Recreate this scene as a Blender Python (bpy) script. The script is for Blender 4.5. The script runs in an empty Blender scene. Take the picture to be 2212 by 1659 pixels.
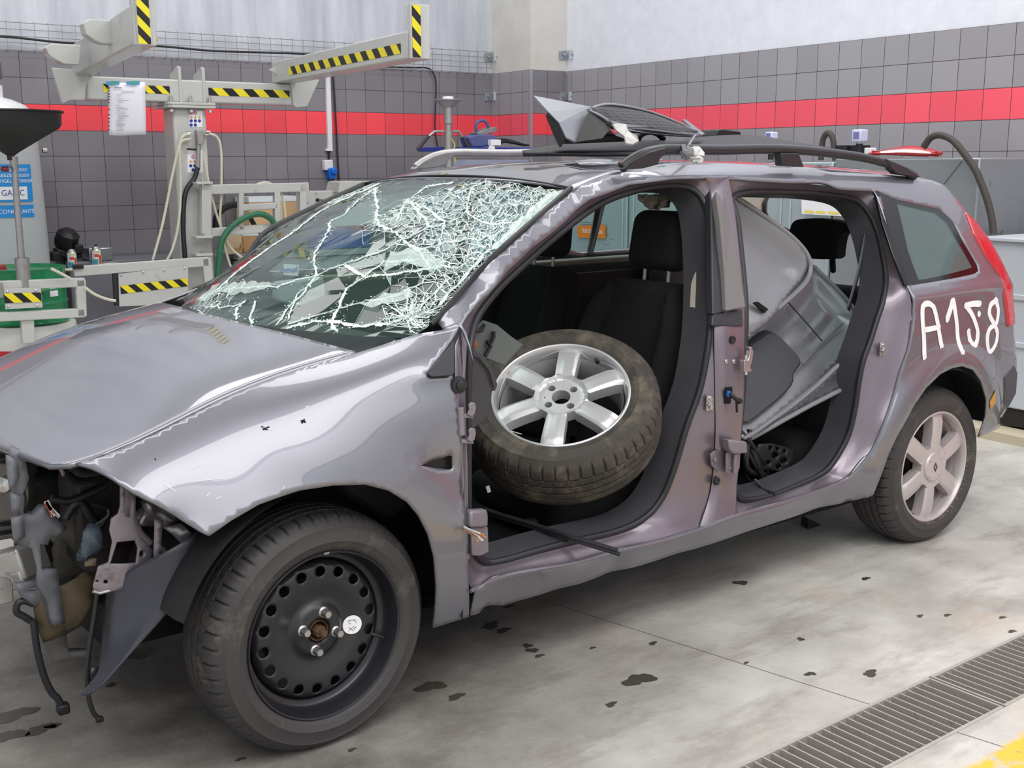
import bpy, bmesh, math, random
from mathutils import Vector, Matrix, geometry
PI = math.pi
# ------------------------------------------------------------------ camera
SC = bpy.context.scene
FPX = 2477.35
CAM = Vector((-1.2889, -3.3121, 1.4819)); YAW, PITCH, ROLL = 0.6513, 0.1896, -0.0031
def cam_axes():
    sy, cy, sp, cp = math.sin(YAW), math.cos(YAW), math.sin(PITCH), math.cos(PITCH)
    fwd = Vector((sy*cp, cy*cp, -sp)); right = Vector((cy, -sy, 0)); up = right.cross(fwd)
    cr, sr = math.cos(ROLL), math.sin(ROLL)
    return right*cr+up*sr, -right*sr+up*cr, fwd
RIGHT, UP, FWD = cam_axes()
cd = bpy.data.cameras.new('camera'); cam = bpy.data.objects.new('camera', cd); SC.collection.objects.link(cam)
cd.sensor_width = 36.0; cd.lens = FPX*36.0/2212.0; cd.clip_start = 0.05; cd.clip_end = 100
M = Matrix((RIGHT, UP, -FWD)).transposed().to_4x4(); M.translation = CAM; cam.matrix_world = M
SC.camera = cam
# ------------------------------------------------------------------ world, daylight, exposure
w = bpy.data.worlds.new('daylight'); SC.world = w; w.use_nodes = True
bg = w.node_tree.nodes['Background']; bg.inputs[0].default_value = (0.90, 0.95, 1.0, 1); bg.inputs[1].default_value = 0.88
def skylight(name, loc, sx, sy, power, col=(1, 1, 1), rot=(0, 0, 0)):
    l = bpy.data.lights.new(name, 'AREA'); l.shape = 'RECTANGLE'; l.size = sx; l.size_y = sy; l.energy = power; l.color = col
    o = bpy.data.objects.new(name, l); o.location = loc; o.rotation_euler = rot; SC.collection.objects.link(o); return o
SKY = [(-1.6, -4.2, 8.0, 2.8, 900), (1.0, 1.4, 9.0, 1.6, 560), (1.5, -8.4, 12.0, 5.0, 1000), (1.0, 5.0, 8.0, 1.0, 300), (4.4, -1.5, 1.0, 6.0, 260)]  # the widest panel, far behind the camera, is added to brighten pillar and fender
for sx_, sy_, lx_, ly_, pw_ in SKY:
    skylight('skylight_and_fill_lamp', (sx_, sy_, 5.93), lx_, ly_, pw_*0.42, (1.0, 0.99, 0.97))
SC.view_settings.view_transform = 'Standard'; SC.view_settings.look = 'None'
SC.view_settings.exposure = 0.10; SC.view_settings.gamma = 1.0; SC.view_settings.use_curve_mapping = False
# ------------------------------------------------------------------ pixel rays -> points of the place
def ray(px, py):
    return (RIGHT*((px-1106.0)/FPX) - UP*((py-829.5)/FPX) + FWD)
TH = -0.04281738
U = Vector((math.cos(TH), math.sin(TH), 0)); N = Vector((-math.sin(TH), math.cos(TH), 0)); Z = Vector((0, 0, 1))
def at_y(px, py, y): d = ray(px, py); return CAM + d*((y-CAM.y)/d.y)
def at_x(px, py, x): d = ray(px, py); return CAM + d*((x-CAM.x)/d.x)
def at_z(px, py, z): d = ray(px, py); return CAM + d*((z-CAM.z)/d.z)
def at_n(px, py, n): d = ray(px, py); return CAM + d*((n-CAM.dot(N))/d.dot(N))
def at_u(px, py, u): d = ray(px, py); return CAM + d*((u-CAM.dot(U))/d.dot(U))
def at_d(px, py, dep): return CAM + ray(px, py)*dep
def W(u, n, z): return U*u + N*n + Z*z
# ------------------------------------------------------------------ materials
def lin(c):
    out = []
    for v in c[:3]:
        v = v/255.0
        out.append(v/12.92 if v <= 0.04045 else ((v+0.055)/1.055)**2.4)
    return (*out, 1.0)
MATS = {}
def mat(name, rgb, rough=0.5, metal=0.0, coat=0.0, coat_rough=0.04, noise=None, bump=None, spec=0.5, trans=0.0, alpha=1.0, emit=0.0, dirt=None, ior=1.45):
    if name in MATS: return MATS[name]
    m = bpy.data.materials.new(name); m.use_nodes = True; nt = m.node_tree; b = nt.nodes['Principled BSDF']
    b.inputs['Base Color'].default_value = lin(rgb); b.inputs['Roughness'].default_value = rough; b.inputs['Metallic'].default_value = metal
    b.inputs['Coat Weight'].default_value = coat; b.inputs['Coat Roughness'].default_value = coat_rough
    b.inputs['Specular IOR Level'].default_value = spec; b.inputs['Transmission Weight'].default_value = trans; b.inputs['Alpha'].default_value = alpha; b.inputs['IOR'].default_value = ior
    if emit: b.inputs['Emission Color'].default_value = lin(rgb); b.inputs['Emission Strength'].default_value = emit
    if noise or bump or dirt: tc = nt.nodes.new('ShaderNodeTexCoord')
    src = None
    if noise:
        n = nt.nodes.new('ShaderNodeTexNoise'); n.inputs['Scale'].default_value = noise[0]; n.inputs['Detail'].default_value = 6
        nt.links.new(tc.outputs['Object'], n.inputs['Vector'])
        mx = nt.nodes.new('ShaderNodeMix'); mx.data_type = 'RGBA'
        a = noise[1]; c = lin(rgb)
        mx.inputs[6].default_value = tuple(v*(1-a) for v in c[:3])+(1,); mx.inputs[7].default_value = tuple(min(1, v*(1+a)) for v in c[:3])+(1,)
        nt.links.new(n.outputs['Fac'], mx.inputs[0]); nt.links.new(mx.outputs[2], b.inputs['Base Color']); src = mx
    if dirt:   # (rgb, scale, low, high): stains with a shape of their own
        n2 = nt.nodes.new('ShaderNodeTexNoise'); n2.inputs['Scale'].default_value = dirt[1]; n2.inputs['Detail'].default_value = 8; n2.inputs['Roughness'].default_value = 0.7
        nt.links.new(tc.outputs['Object'], n2.inputs['Vector'])
        mr = nt.nodes.new('ShaderNodeMapRange'); mr.inputs[1].default_value = dirt[2]; mr.inputs[2].default_value = dirt[3]; nt.links.new(n2.outputs['Fac'], mr.inputs[0])
        mx2 = nt.nodes.new('ShaderNodeMix'); mx2.data_type = 'RGBA'; mx2.inputs[6].default_value = lin(rgb); mx2.inputs[7].default_value = lin(dirt[0])
        if src: nt.links.new(src.outputs[2], mx2.inputs[6])
        nt.links.new(mr.outputs[0], mx2.inputs[0]); nt.links.new(mx2.outputs[2], b.inputs['Base Color'])
    if bump:
        nb = nt.nodes.new('ShaderNodeTexNoise'); nb.inputs['Scale'].default_value = bump[0]; nb.inputs['Detail'].default_value = 5
        nt.links.new(tc.outputs['Object'], nb.inputs['Vector'])
        bp = nt.nodes.new('ShaderNodeBump'); bp.inputs['Strength'].default_value = bump[1]; bp.inputs['Distance'].default_value = 0.01
        nt.links.new(nb.outputs['Fac'], bp.inputs['Height']); nt.links.new(bp.outputs[0], b.inputs['Normal'])
    MATS[name] = m; return m
paint = mat('metallic_grey_paint', (129, 129, 138), 0.42, 0.75, coat=1.0, coat_rough=0.03, noise=(900, 0.10))
paint_dull = mat('inner_grey_paint', (126, 116, 126), 0.38, 0.65, coat=0.6, coat_rough=0.12, noise=(6, 0.08))
bare = mat('bare_purple_grey_steel', (136, 128, 136), 0.5, 0.5, noise=(14, 0.15), dirt=((70, 62, 58), 9, 0.58, 0.7))
black = mat('black_plastic', (26, 26, 29), 0.45, noise=(60, 0.2))
blackgloss = mat('glossy_black_plastic', (14, 14, 16), 0.14)
greyplastic = mat('dark_grey_plastic', (62, 61, 66), 0.38, noise=(40, 0.1), bump=(500, 0.06))
charcoal = mat('charcoal_plastic', (45, 45, 50), 0.34, noise=(40, 0.1))
rubber = mat('black_rubber_seal', (38, 38, 42), 0.42)
tyre_m = mat('dusty_tyre_rubber', (62, 60, 60), 0.6, noise=(5, 0.12), dirt=((104, 98, 90), 11, 0.56, 0.80), bump=(160, 0.12))
tyre_mud = mat('muddy_tyre_rubber', (66, 61, 57), 0.7, noise=(5, 0.15), dirt=((128, 118, 100), 9, 0.50, 0.78), bump=(160, 0.15))
steelwheel = mat('black_painted_steel', (34, 35, 40), 0.36, 0.0, coat=0.3, coat_rough=0.3, noise=(7, 0.15))
alloy = mat('silver_alloy', (206, 205, 207), 0.33, 0.45, noise=(12, 0.06), dirt=((150, 118, 82), 6.5, 0.63, 0.74))
alloy_b = mat('dusty_silver_alloy', (196, 188, 188), 0.38, 0.4, noise=(12, 0.08), dirt=((120, 95, 80), 8, 0.62, 0.78))
chrome = mat('zinc_plated_steel', (200, 197, 196), 0.22, 0.9, noise=(30, 0.15))
galv = mat('worn_steel', (165, 163, 163), 0.38, 0.7, noise=(20, 0.2))
rust = mat('rusty_brown_steel', (96, 72, 52), 0.7, 0.2, noise=(20, 0.35))
fabric = mat('dark_seat_fabric', (23, 23, 25), 0.95, noise=(220, 0.35), bump=(420, 0.25))
darkcloth = mat('black_carpet', (13, 13, 14), 0.95, noise=(90, 0.3))
beige = mat('pale_grey_lining', (176, 168, 156), 0.85, noise=(30, 0.05))
rigpaint = mat('pale_grey_machine_paint', (188, 189, 186), 0.38, 0.0, coat=0.15, noise=(7, 0.05), dirt=((140, 138, 132), 5, 0.62, 0.76))
white = mat('white_paper', (236, 236, 240), 0.7)
whiteplastic = mat('white_plastic', (226, 226, 230), 0.4)
redlens = mat('red_lamp_lens', (196, 40, 52), 0.12, coat=0.6)
blueplastic = mat('blue_plastic', (20, 108, 205), 0.35)
cardboard = mat('brown_cardboard', (205, 172, 130), 0.8, noise=(9, 0.08))
creamcable = mat('cream_hose', (202, 199, 180), 0.5, noise=(20, 0.08))
# ------------------------------------------------------------------ mesh builder
COL = SC.collection
class MB:
    def __init__(s): s.v = []; s.f = []; s.m = []
    def add(s, vs, fs, mi=0):
        o = len(s.v); s.v += [Vector(v) for v in vs]
        for f in fs: s.f.append(tuple(i+o for i in f)); s.m.append(mi)
        return s
    def hexa(s, p, mi=0):   # 4 bottom (ccw), 4 top
        return s.add(p, [(3, 2, 1, 0), (4, 5, 6, 7), (0, 1, 5, 4), (1, 2, 6, 5), (2, 3, 7, 6), (3, 0, 4, 7)], mi)
    def box(s, c, size, ax=None, mi=0):
        X, Y, Zz = ax if ax else (Vector((1, 0, 0)), Vector((0, 1, 0)), Vector((0, 0, 1)))
        c = Vector(c); a, b, d = X*size[0]/2, Y*size[1]/2, Zz*size[2]/2
        return s.hexa([c-a-b-d, c+a-b-d, c+a+b-d, c-a+b-d, c-a-b+d, c+a-b+d, c+a+b+d, c-a+b+d], mi)
    def bar(s, p0, p1, wd, ht, up=Z, mi=0):
        p0, p1 = Vector(p0), Vector(p1); d = (p1-p0); L = d.length; d.normalize(); sd = d.cross(Vector(up)).normalized(); u2 = sd.cross(d)
        return s.box((p0+p1)/2, (L, wd, ht), (d, sd, u2), mi)
    def prism(s, poly, ext, mi=0):   # polygon of 3D points extruded by vector
        n = len(poly); e = Vector(ext); P = [Vector(q) for q in poly]
        nrm = Vector((0, 0, 0))
        for i in range(n): nrm += (P[i]-P[0]).cross(P[(i+1) % n]-P[0])
        if nrm.dot(e) > 0: P.reverse()
        return s.add(P+[q+e for q in P], [tuple(range(n)), tuple(range(2*n-1, n-1, -1))]+[((i+1) % n, i, i+n, (i+1) % n+n) for i in range(n)], mi)
    def tube(s, pts, r, seg=10, closed=False, caps=True, mi=0, flat=None):
        P = [Vector(q) for q in pts]; n = len(P); R = r if isinstance(r, (list, tuple)) else [r]*n
        rings = []; prev = None
        for i in range(n):
            if closed: t = P[(i+1) % n]-P[i-1]
            else: t = P[min(i+1, n-1)]-P[max(i-1, 0)]
            t.normalize()
            if prev is None:
                a = Vector((0, 0, 1)) if abs(t.z) < 0.9 else Vector((1, 0, 0)); a = (a-t*a.dot(t)).normalized()
            else:
                a = prev-t*prev.dot(t); a = a.normalized() if a.length > 1e-6 else t.orthogonal().normalized()
            prev = a; b = t.cross(a); fl = flat if flat else (1, 1)
            rings.append([P[i]+(a*math.cos(2*PI*k/seg)*fl[0]+b*math.sin(2*PI*k/seg)*fl[1])*R[i] for k in range(seg)])
        o = len(s.v); vs = [q for g in rings for q in g]; fs = []
        for i in range(n if closed else n-1):
            j = (i+1) % n
            for k in range(seg): fs.append((i*seg+k, i*seg+(k+1) % seg, j*seg+(k+1) % seg, j*seg+k))
        if caps and not closed: fs += [tuple(range(seg-1, -1, -1)), tuple((n-1)*seg+k for k in range(seg))]
        return s.add(vs, fs, mi)
    def cyl(s, p0, p1, r0, r1=None, seg=24, mi=0): return s.tube([p0, p1], [r0, r0 if r1 is None else r1], seg, mi=mi)
    def lathe(s, prof, org=(0, 0, 0), axis=Z, seg=48, mi=0, rx=None, closed=False, cap0=False, cap1=False):
        A = Vector(axis).normalized(); X = (Vector(rx) if rx else A.orthogonal()); X = (X-A*X.dot(A)).normalized(); Y = A.cross(X); O = Vector(org); n = len(prof)
        vs = [O+A*h+(X*math.cos(2*PI*k/seg)+Y*math.sin(2*PI*k/seg))*r for r, h in prof for k in range(seg)]; fs = []
        for i in range(n if closed else n-1):
            j = (i+1) % n
            for k in range(seg): fs.append((i*seg+k, i*seg+(k+1) % seg, j*seg+(k+1) % seg, j*seg+k))
        if cap0: fs.append(tuple(range(seg-1, -1, -1)))
        if cap1: fs.append(tuple((n-1)*seg+k for k in range(seg)))
        return s.add(vs, fs, mi)
    def grid(s, rows, mi=0, cu=False, cv=False):
        n, k = len(rows), len(rows[0]); fs = []
        for i in range(n if cu else n-1):
            for j in range(k if cv else k-1):
                fs.append((i*k+j, i*k+(j+1) % k, ((i+1) % n)*k+(j+1) % k, ((i+1) % n)*k+j))
        return s.add([q for r in rows for q in r], fs, mi)
    def xf(s, M):
        s.v = [M @ q for q in s.v]; return s
    def build(s, name, mats, parent=None, ang=40, bevel=0, seg=2, solid=None, sub=0, fix=True):
        me = bpy.data.meshes.new(name); me.from_pydata(s.v, [], s.f)
        mats = mats if isinstance(mats, (list, tuple)) else [mats]
        for m in mats: me.materials.append(m)
        for p, mi in zip(me.polygons, s.m): p.material_index = mi
        if fix:
            bm = bmesh.new(); bm.from_mesh(me); bmesh.ops.recalc_face_normals(bm, faces=bm.faces); bm.to_mesh(me); bm.free()
        me.polygons.foreach_set('use_smooth', [ang > 0]*len(me.polygons))
        if ang > 0: me.set_sharp_from_angle(angle=math.radians(ang))
        o = bpy.data.objects.new(name, me); COL.objects.link(o)
        if parent is not None: o.parent = parent; o.matrix_parent_inverse = parent_mat(parent).inverted()
        if solid: md = o.modifiers.new('thickness', 'SOLIDIFY'); md.thickness = solid[0]; md.offset = solid[1]
        if sub: md = o.modifiers.new('smooth', 'SUBSURF'); md.levels = sub; md.render_levels = sub
        if bevel: md = o.modifiers.new('edges', 'BEVEL'); md.width = bevel; md.segments = seg; md.limit_method = 'ANGLE'; md.angle_limit = math.radians(40)
        return o
def parent_mat(o):
    m = Matrix.LocRotScale(o.location, o.rotation_euler, o.scale)
    return (parent_mat(o.parent) @ o.matrix_parent_inverse @ m) if o.parent else m
def tag(o, label=None, cat=None, group=None, kind=None):
    if label: o['label'] = label
    if cat: o['category'] = cat
    if group: o['group'] = group
    if kind or cat: o['kind'] = kind or 'thing'
    return o
def thing(name, label, cat, loc=(0, 0, 0), group=None):
    o = bpy.data.objects.new(name, None); COL.objects.link(o); o.location = loc; o.empty_display_size = 0.1
    return tag(o, label, cat, group)
def copy_tree(o, loc=None, label=None, group=None):
    c = o.copy(); COL.objects.link(c)
    if loc is not None: c.location = loc
    if label: c['label'] = label
    if group: c['group'] = group
    for ch in list(o.children):
        d = ch.copy(); COL.objects.link(d); d.parent = c
        for g in list(ch.children):
            e = g.copy(); COL.objects.link(e); e.parent = d
    return c
def spline(pts, per=8, closed=False):   # Catmull-Rom through points
    P = [Vector(q) for q in pts]; n = len(P); out = []
    for i in range(n if closed else n-1):
        p0 = P[(i-1) % n] if closed or i > 0 else P[0]*2-P[1]; p1 = P[i]; p2 = P[(i+1) % n]; p3 = P[(i+2) % n] if closed or i+2 < n else p2*2-p1
        for k in range(per):
            t = k/per; out.append(0.5*((2*p1)+(p2-p0)*t+(2*p0-5*p1+4*p2-p3)*t*t+(3*p1-p0-3*p2+p3)*t**3))
    if not closed: out.append(P[-1])
    return out
def interp(xs, ys, x):   # smooth monotone (Fritsch-Carlson) interpolation
    n = len(xs)
    if x <= xs[0]: return ys[0]+(ys[1]-ys[0])/(xs[1]-xs[0])*(x-xs[0])
    if x >= xs[-1]: return ys[-1]+(ys[-1]-ys[-2])/(xs[-1]-xs[-2])*(x-xs[-1])
    i = 0
    while x > xs[i+1]: i += 1
    def sl(k): return (ys[k+1]-ys[k])/(xs[k+1]-xs[k])
    def tn(k):
        if k == 0: return sl(0)
        if k == n-1: return sl(n-2)
        a, b = sl(k-1), sl(k)
        return 0.0 if a*b <= 0 else 2*a*b/(a+b)
    h = xs[i+1]-xs[i]; t = (x-xs[i])/h; m0, m1 = tn(i)*h, tn(i+1)*h
    return (2*t**3-3*t*t+1)*ys[i]+(t**3-2*t*t+t)*m0+(-2*t**3+3*t*t)*ys[i+1]+(t**3-t*t)*m1
def inpoly(x, y, P):
    c = False; n = len(P); j = n-1
    for i in range(n):
        if (P[i][1] > y) != (P[j][1] > y) and x < (P[j][0]-P[i][0])*(y-P[i][1])/(P[j][1]-P[i][1])+P[i][0]: c = not c
        j = i
    return c
def dens(P, step, closed=True):
    out = []; n = len(P)
    for i in range(n if closed else n-1):
        a, b = Vector(P[i]), Vector(P[(i+1) % n]); k = max(1, int(math.ceil((b-a).length/step)))
        out += [a.lerp(b, j/k) for j in range(k)]
    if not closed: out.append(Vector(P[-1]))
    return out
def cdt(outer, holes, step, inner=None):
    """triangulate a 2D region with holes on a fine grid; returns 2D verts, triangles"""
    loops = [dens([Vector(q[:2]) for q in L], step) for L in [outer]+list(holes)]
    vs = []; es = []
    for L in loops:
        o = len(vs); vs += L; es += [(o+i, o+(i+1) % len(L)) for i in range(len(L))]
    nb = len(vs); x0 = min(q.x for q in loops[0]); x1 = max(q.x for q in loops[0]); y0 = min(q.y for q in loops[0]); y1 = max(q.y for q in loops[0])
    cell = {}
    for q in vs: cell.setdefault((int(q.x//step), int(q.y//step)), []).append(q)
    def near(x, y):
        i, j = int(x//step), int(y//step)
        for a in (-1, 0, 1):
            for b in (-1, 0, 1):
                for q in cell.get((i+a, j+b), ()):
                    if (q.x-x)**2+(q.y-y)**2 < (0.55*step)**2: return True
        return False
    r = 0; y = y0
    while y < y1:
        x = x0+(step/2 if r % 2 else 0)
        while x < x1:
            if not near(x, y) and inpoly(x, y, loops[0]) and not any(inpoly(x, y, h) for h in loops[1:]): vs.append(Vector((x, y)))
            x += step
        y += step*0.866; r += 1
    if inner: vs += [Vector(q) for q in inner]
    V, E, F, *_ = geometry.delaunay_2d_cdt(vs, es, [], 0, 1e-7)
    out = []
    for f in F:
        cx = sum(V[i].x for i in f)/len(f); cy = sum(V[i].y for i in f)/len(f)
        if inpoly(cx, cy, loops[0]) and not any(inpoly(cx, cy, h) for h in loops[1:]): out.append(tuple(f))
    return V, out
def smooth01(a, b, x):
    t = min(1, max(0, (x-a)/(b-a))); return t*t*(3-2*t)
# ------------------------------------------------------------------ the room
NL, UR, UC, NC = 6.351, 5.817, 5.383, 5.69
ZS = 1.754        # underside of the red tile course
def nodes(m): return m.node_tree.nodes, m.node_tree.links
def tile_mat(name, grey, red, phase, axis):
    m = mat(name, grey, 0.22, coat=0.0); nd, lk = nodes(m); b = nd['Principled BSDF']
    g = nd.new('ShaderNodeNewGeometry'); 
    def dotn(vec):
        d = nd.new('ShaderNodeVectorMath'); d.operation = 'DOT_PRODUCT'; d.inputs[1].default_value = vec; lk.new(g.outputs['Position'], d.inputs[0]); return d.outputs['Value']
    def math_(op, a, c=None):
        q = nd.new('ShaderNodeMath'); q.operation = op
        for i, v in enumerate((a, c)):
            if v is None: continue
            if isinstance(v, (int, float)): q.inputs[i].default_value = v
            else: lk.new(v, q.inputs[i])
        return q.outputs[0]
    a = math_('DIVIDE', math_('SUBTRACT', dotn(axis), phase), 0.2); z = math_('DIVIDE', math_('SUBTRACT', dotn((0, 0, 1)), ZS), 0.2)
    def edge(v):
        f = math_('FRACT', v); return math_('MINIMUM', f, math_('SUBTRACT', 1.0, f))
    e = math_('MINIMUM', edge(a), edge(z)); grout = math_('LESS_THAN', e, 0.0105)
    cid = nd.new('ShaderNodeCombineXYZ'); lk.new(math_('FLOOR', a), cid.inputs[0]); lk.new(math_('FLOOR', z), cid.inputs[1])
    wn = nd.new('ShaderNodeTexWhiteNoise'); lk.new(cid.outputs[0], wn.inputs['Vector'])
    isred = math_('COMPARE', z, 0.5); isred.node.inputs[2].default_value = 0.5
    mx = nd.new('ShaderNodeMix'); mx.data_type = 'RGBA'; mx.inputs[6].default_value = lin(grey); mx.inputs[7].default_value = lin(red); lk.new(isred, mx.inputs[0])
    hsv = nd.new('ShaderNodeHueSaturation'); lk.new(mx.outputs[2], hsv.inputs['Color']); lk.new(math_('ADD', 0.93, math_('MULTIPLY', wn.outputs['Value'], 0.14)), hsv.inputs['Value'])
    m2 = nd.new('ShaderNodeMix'); m2.data_type = 'RGBA'; m2.inputs[7].default_value = lin((58, 50, 52)); lk.new(hsv.outputs[0], m2.inputs[6]); lk.new(grout, m2.inputs[0]); lk.new(m2.outputs[2], b.inputs['Base Color'])
    r = math_('ADD', 0.2, math_('MULTIPLY', grout, 0.6)); lk.new(r, b.inputs['Roughness'])
    bp = nd.new('ShaderNodeBump'); bp.inputs['Strength'].default_value = 0.5; bp.inputs['Distance'].default_value = 0.002; lk.new(math_('MINIMUM', e, 0.03), bp.inputs['Height']); 
    ns = nd.new('ShaderNodeTexNoise'); ns.inputs['Scale'].default_value = 3.0
    bp2 = nd.new('ShaderNodeBump'); bp2.inputs['Strength'].default_value = 0.06; bp2.inputs['Distance'].default_value = 0.05; lk.new(ns.outputs['Fac'], bp2.inputs['Height']); lk.new(bp.outputs[0], bp2.inputs['Normal']); lk.new(bp2.outputs[0], b.inputs['Normal'])
    return m
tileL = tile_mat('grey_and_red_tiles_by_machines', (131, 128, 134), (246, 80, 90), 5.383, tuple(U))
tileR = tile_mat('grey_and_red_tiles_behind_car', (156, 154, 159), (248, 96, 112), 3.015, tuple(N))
def schlick(nd, lk):
    lw = nd.new('ShaderNodeLayerWeight'); lw.inputs['Blend'].default_value = 0.5; p = nd.new('ShaderNodeMath'); p.operation = 'POWER'; p.inputs[1].default_value = 5.0; lk.new(lw.outputs['Facing'], p.inputs[0])
    m = nd.new('ShaderNodeMath'); m.operation = 'MULTIPLY_ADD'; m.inputs[1].default_value = 0.9; m.inputs[2].default_value = 0.045; lk.new(p.outputs[0], m.inputs[0]); return m.outputs[0]
def streaky(name, c0, c1, scale, rough=0.9):
    m = mat(name, c0, rough); nd, lk = nodes(m); b = nd['Principled BSDF']
    tc = nd.new('ShaderNodeTexCoord'); mp = nd.new('ShaderNodeMapping'); mp.inputs['Scale'].default_value = scale; lk.new(tc.outputs['Object'], mp.inputs[0])
    n = nd.new('ShaderNodeTexNoise'); n.inputs['Scale'].default_value = 1.0; n.inputs['Detail'].default_value = 9; n.inputs['Roughness'].default_value = 0.65; lk.new(mp.outputs[0], n.inputs['Vector'])
    r = nd.new('ShaderNodeMapRange'); r.inputs[1].default_value = 0.32; r.inputs[2].default_value = 0.68; lk.new(n.outputs['Fac'], r.inputs[0])
    n2 = nd.new('ShaderNodeTexNoise'); n2.inputs['Scale'].default_value = 2.2; n2.inputs['Detail'].default_value = 8; lk.new(tc.outputs['Object'], n2.inputs['Vector'])
    ad = nd.new('ShaderNodeMath'); ad.operation = 'MULTIPLY_ADD'; ad.inputs[1].default_value = 0.6; lk.new(r.outputs[0], ad.inputs[0]); 
    m3 = nd.new('ShaderNodeMath'); m3.operation = 'MULTIPLY'; m3.inputs[1].default_value = 0.5; lk.new(n2.outputs['Fac'], m3.inputs[0]); lk.new(m3.outputs[0], ad.inputs[2])
    mx = nd.new('ShaderNodeMix'); mx.data_type = 'RGBA'; mx.inputs[6].default_value = lin(c0); mx.inputs[7].default_value = lin(c1); lk.new(ad.outputs[0], mx.inputs[0]); lk.new(mx.outputs[2], b.inputs['Base Color'])
    bp = nd.new('ShaderNodeBump'); bp.inputs['Strength'].default_value = 0.4; bp.inputs['Distance'].default_value = 0.01; lk.new(n2.outputs['Fac'], bp.inputs['Height']); lk.new(bp.outputs[0], b.inputs['Normal'])
    return m
concL = streaky('streaked_pale_concrete', (156, 160, 170), (218, 221, 229), (5.0, 5.0, 0.5))
concR = streaky('pale_rough_render', (214, 216, 226), (232, 234, 242), (9, 9, 9))
concC = streaky('beige_column_concrete', (196, 193, 186), (218, 216, 210), (3, 3, 3))
steelceil = mat('grey_roof_sheeting', (120, 124, 130), 0.7)
def wall_slab(name, pts, thick, m, z0, z1, kind='structure'):   # plan outline (u,n) -> upright prism
    b = MB(); b.prism([W(u, n, z0) for u, n in pts], Z*(z1-z0)); return tag(b.build(name, m, ang=0), kind=kind)
wall_slab('wall_left', [(-9, NL+0.012), (UC+0.5, NL+0.012), (UC+0.5, NL+0.25), (-9, NL+0.25)], 0, concL, 0, 6.2)
wall_slab('trim_1', [(-9, NL), (UC-0.001, NL), (UC-0.001, NL+0.012), (-9, NL+0.012)], 0, tileL, 0, ZS+0.6)
wall_slab('wall_right', [(UR+0.012, -7), (UR+0.25, -7), (UR+0.25, NL+0.2), (UR+0.012, NL+0.2)], 0, concR, 0, 6.2)
wall_slab('trim_2', [(UR, -7), (UR+0.012, -7), (UR+0.012, NC-0.012), (UR, NC-0.012)], 0, tileR, 0, ZS+0.6)
wall_slab('column', [(UC+0.012, NC+0.012), (UR+0.02, NC+0.012), (UR+0.02, NL+0.1), (UC+0.012, NL+0.1)], 0, concC, 0, 6.2)
wall_slab('trim_3', [(UC, NC+0.02), (UC+0.012, NC+0.02), (UC+0.012, NL), (UC, NL)], 0, tileR, 0, ZS+0.6)
wall_slab('trim_4', [(UC+0.02, NC), (UR, NC), (UR, NC+0.012), (UC+0.02, NC+0.012)], 0, tileL, 0, ZS+0.6)
wall_slab('trim_5', [(UC-0.004, NC-0.004), (UC+0.024, NC-0.004), (UC+0.024, NC+0.02), (UC+0.012, NC+0.03), (UC-0.004, NC+0.024)], 0, mat('aluminium_corner_strip', (176, 176, 182), 0.4, 0.5), 0, ZS+0.605)
cb = MB(); cb.box((0, -1, 6.12), (24, 22, 0.12)); tag(cb.build('ceiling', steelceil, ang=0), kind='structure')
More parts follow.
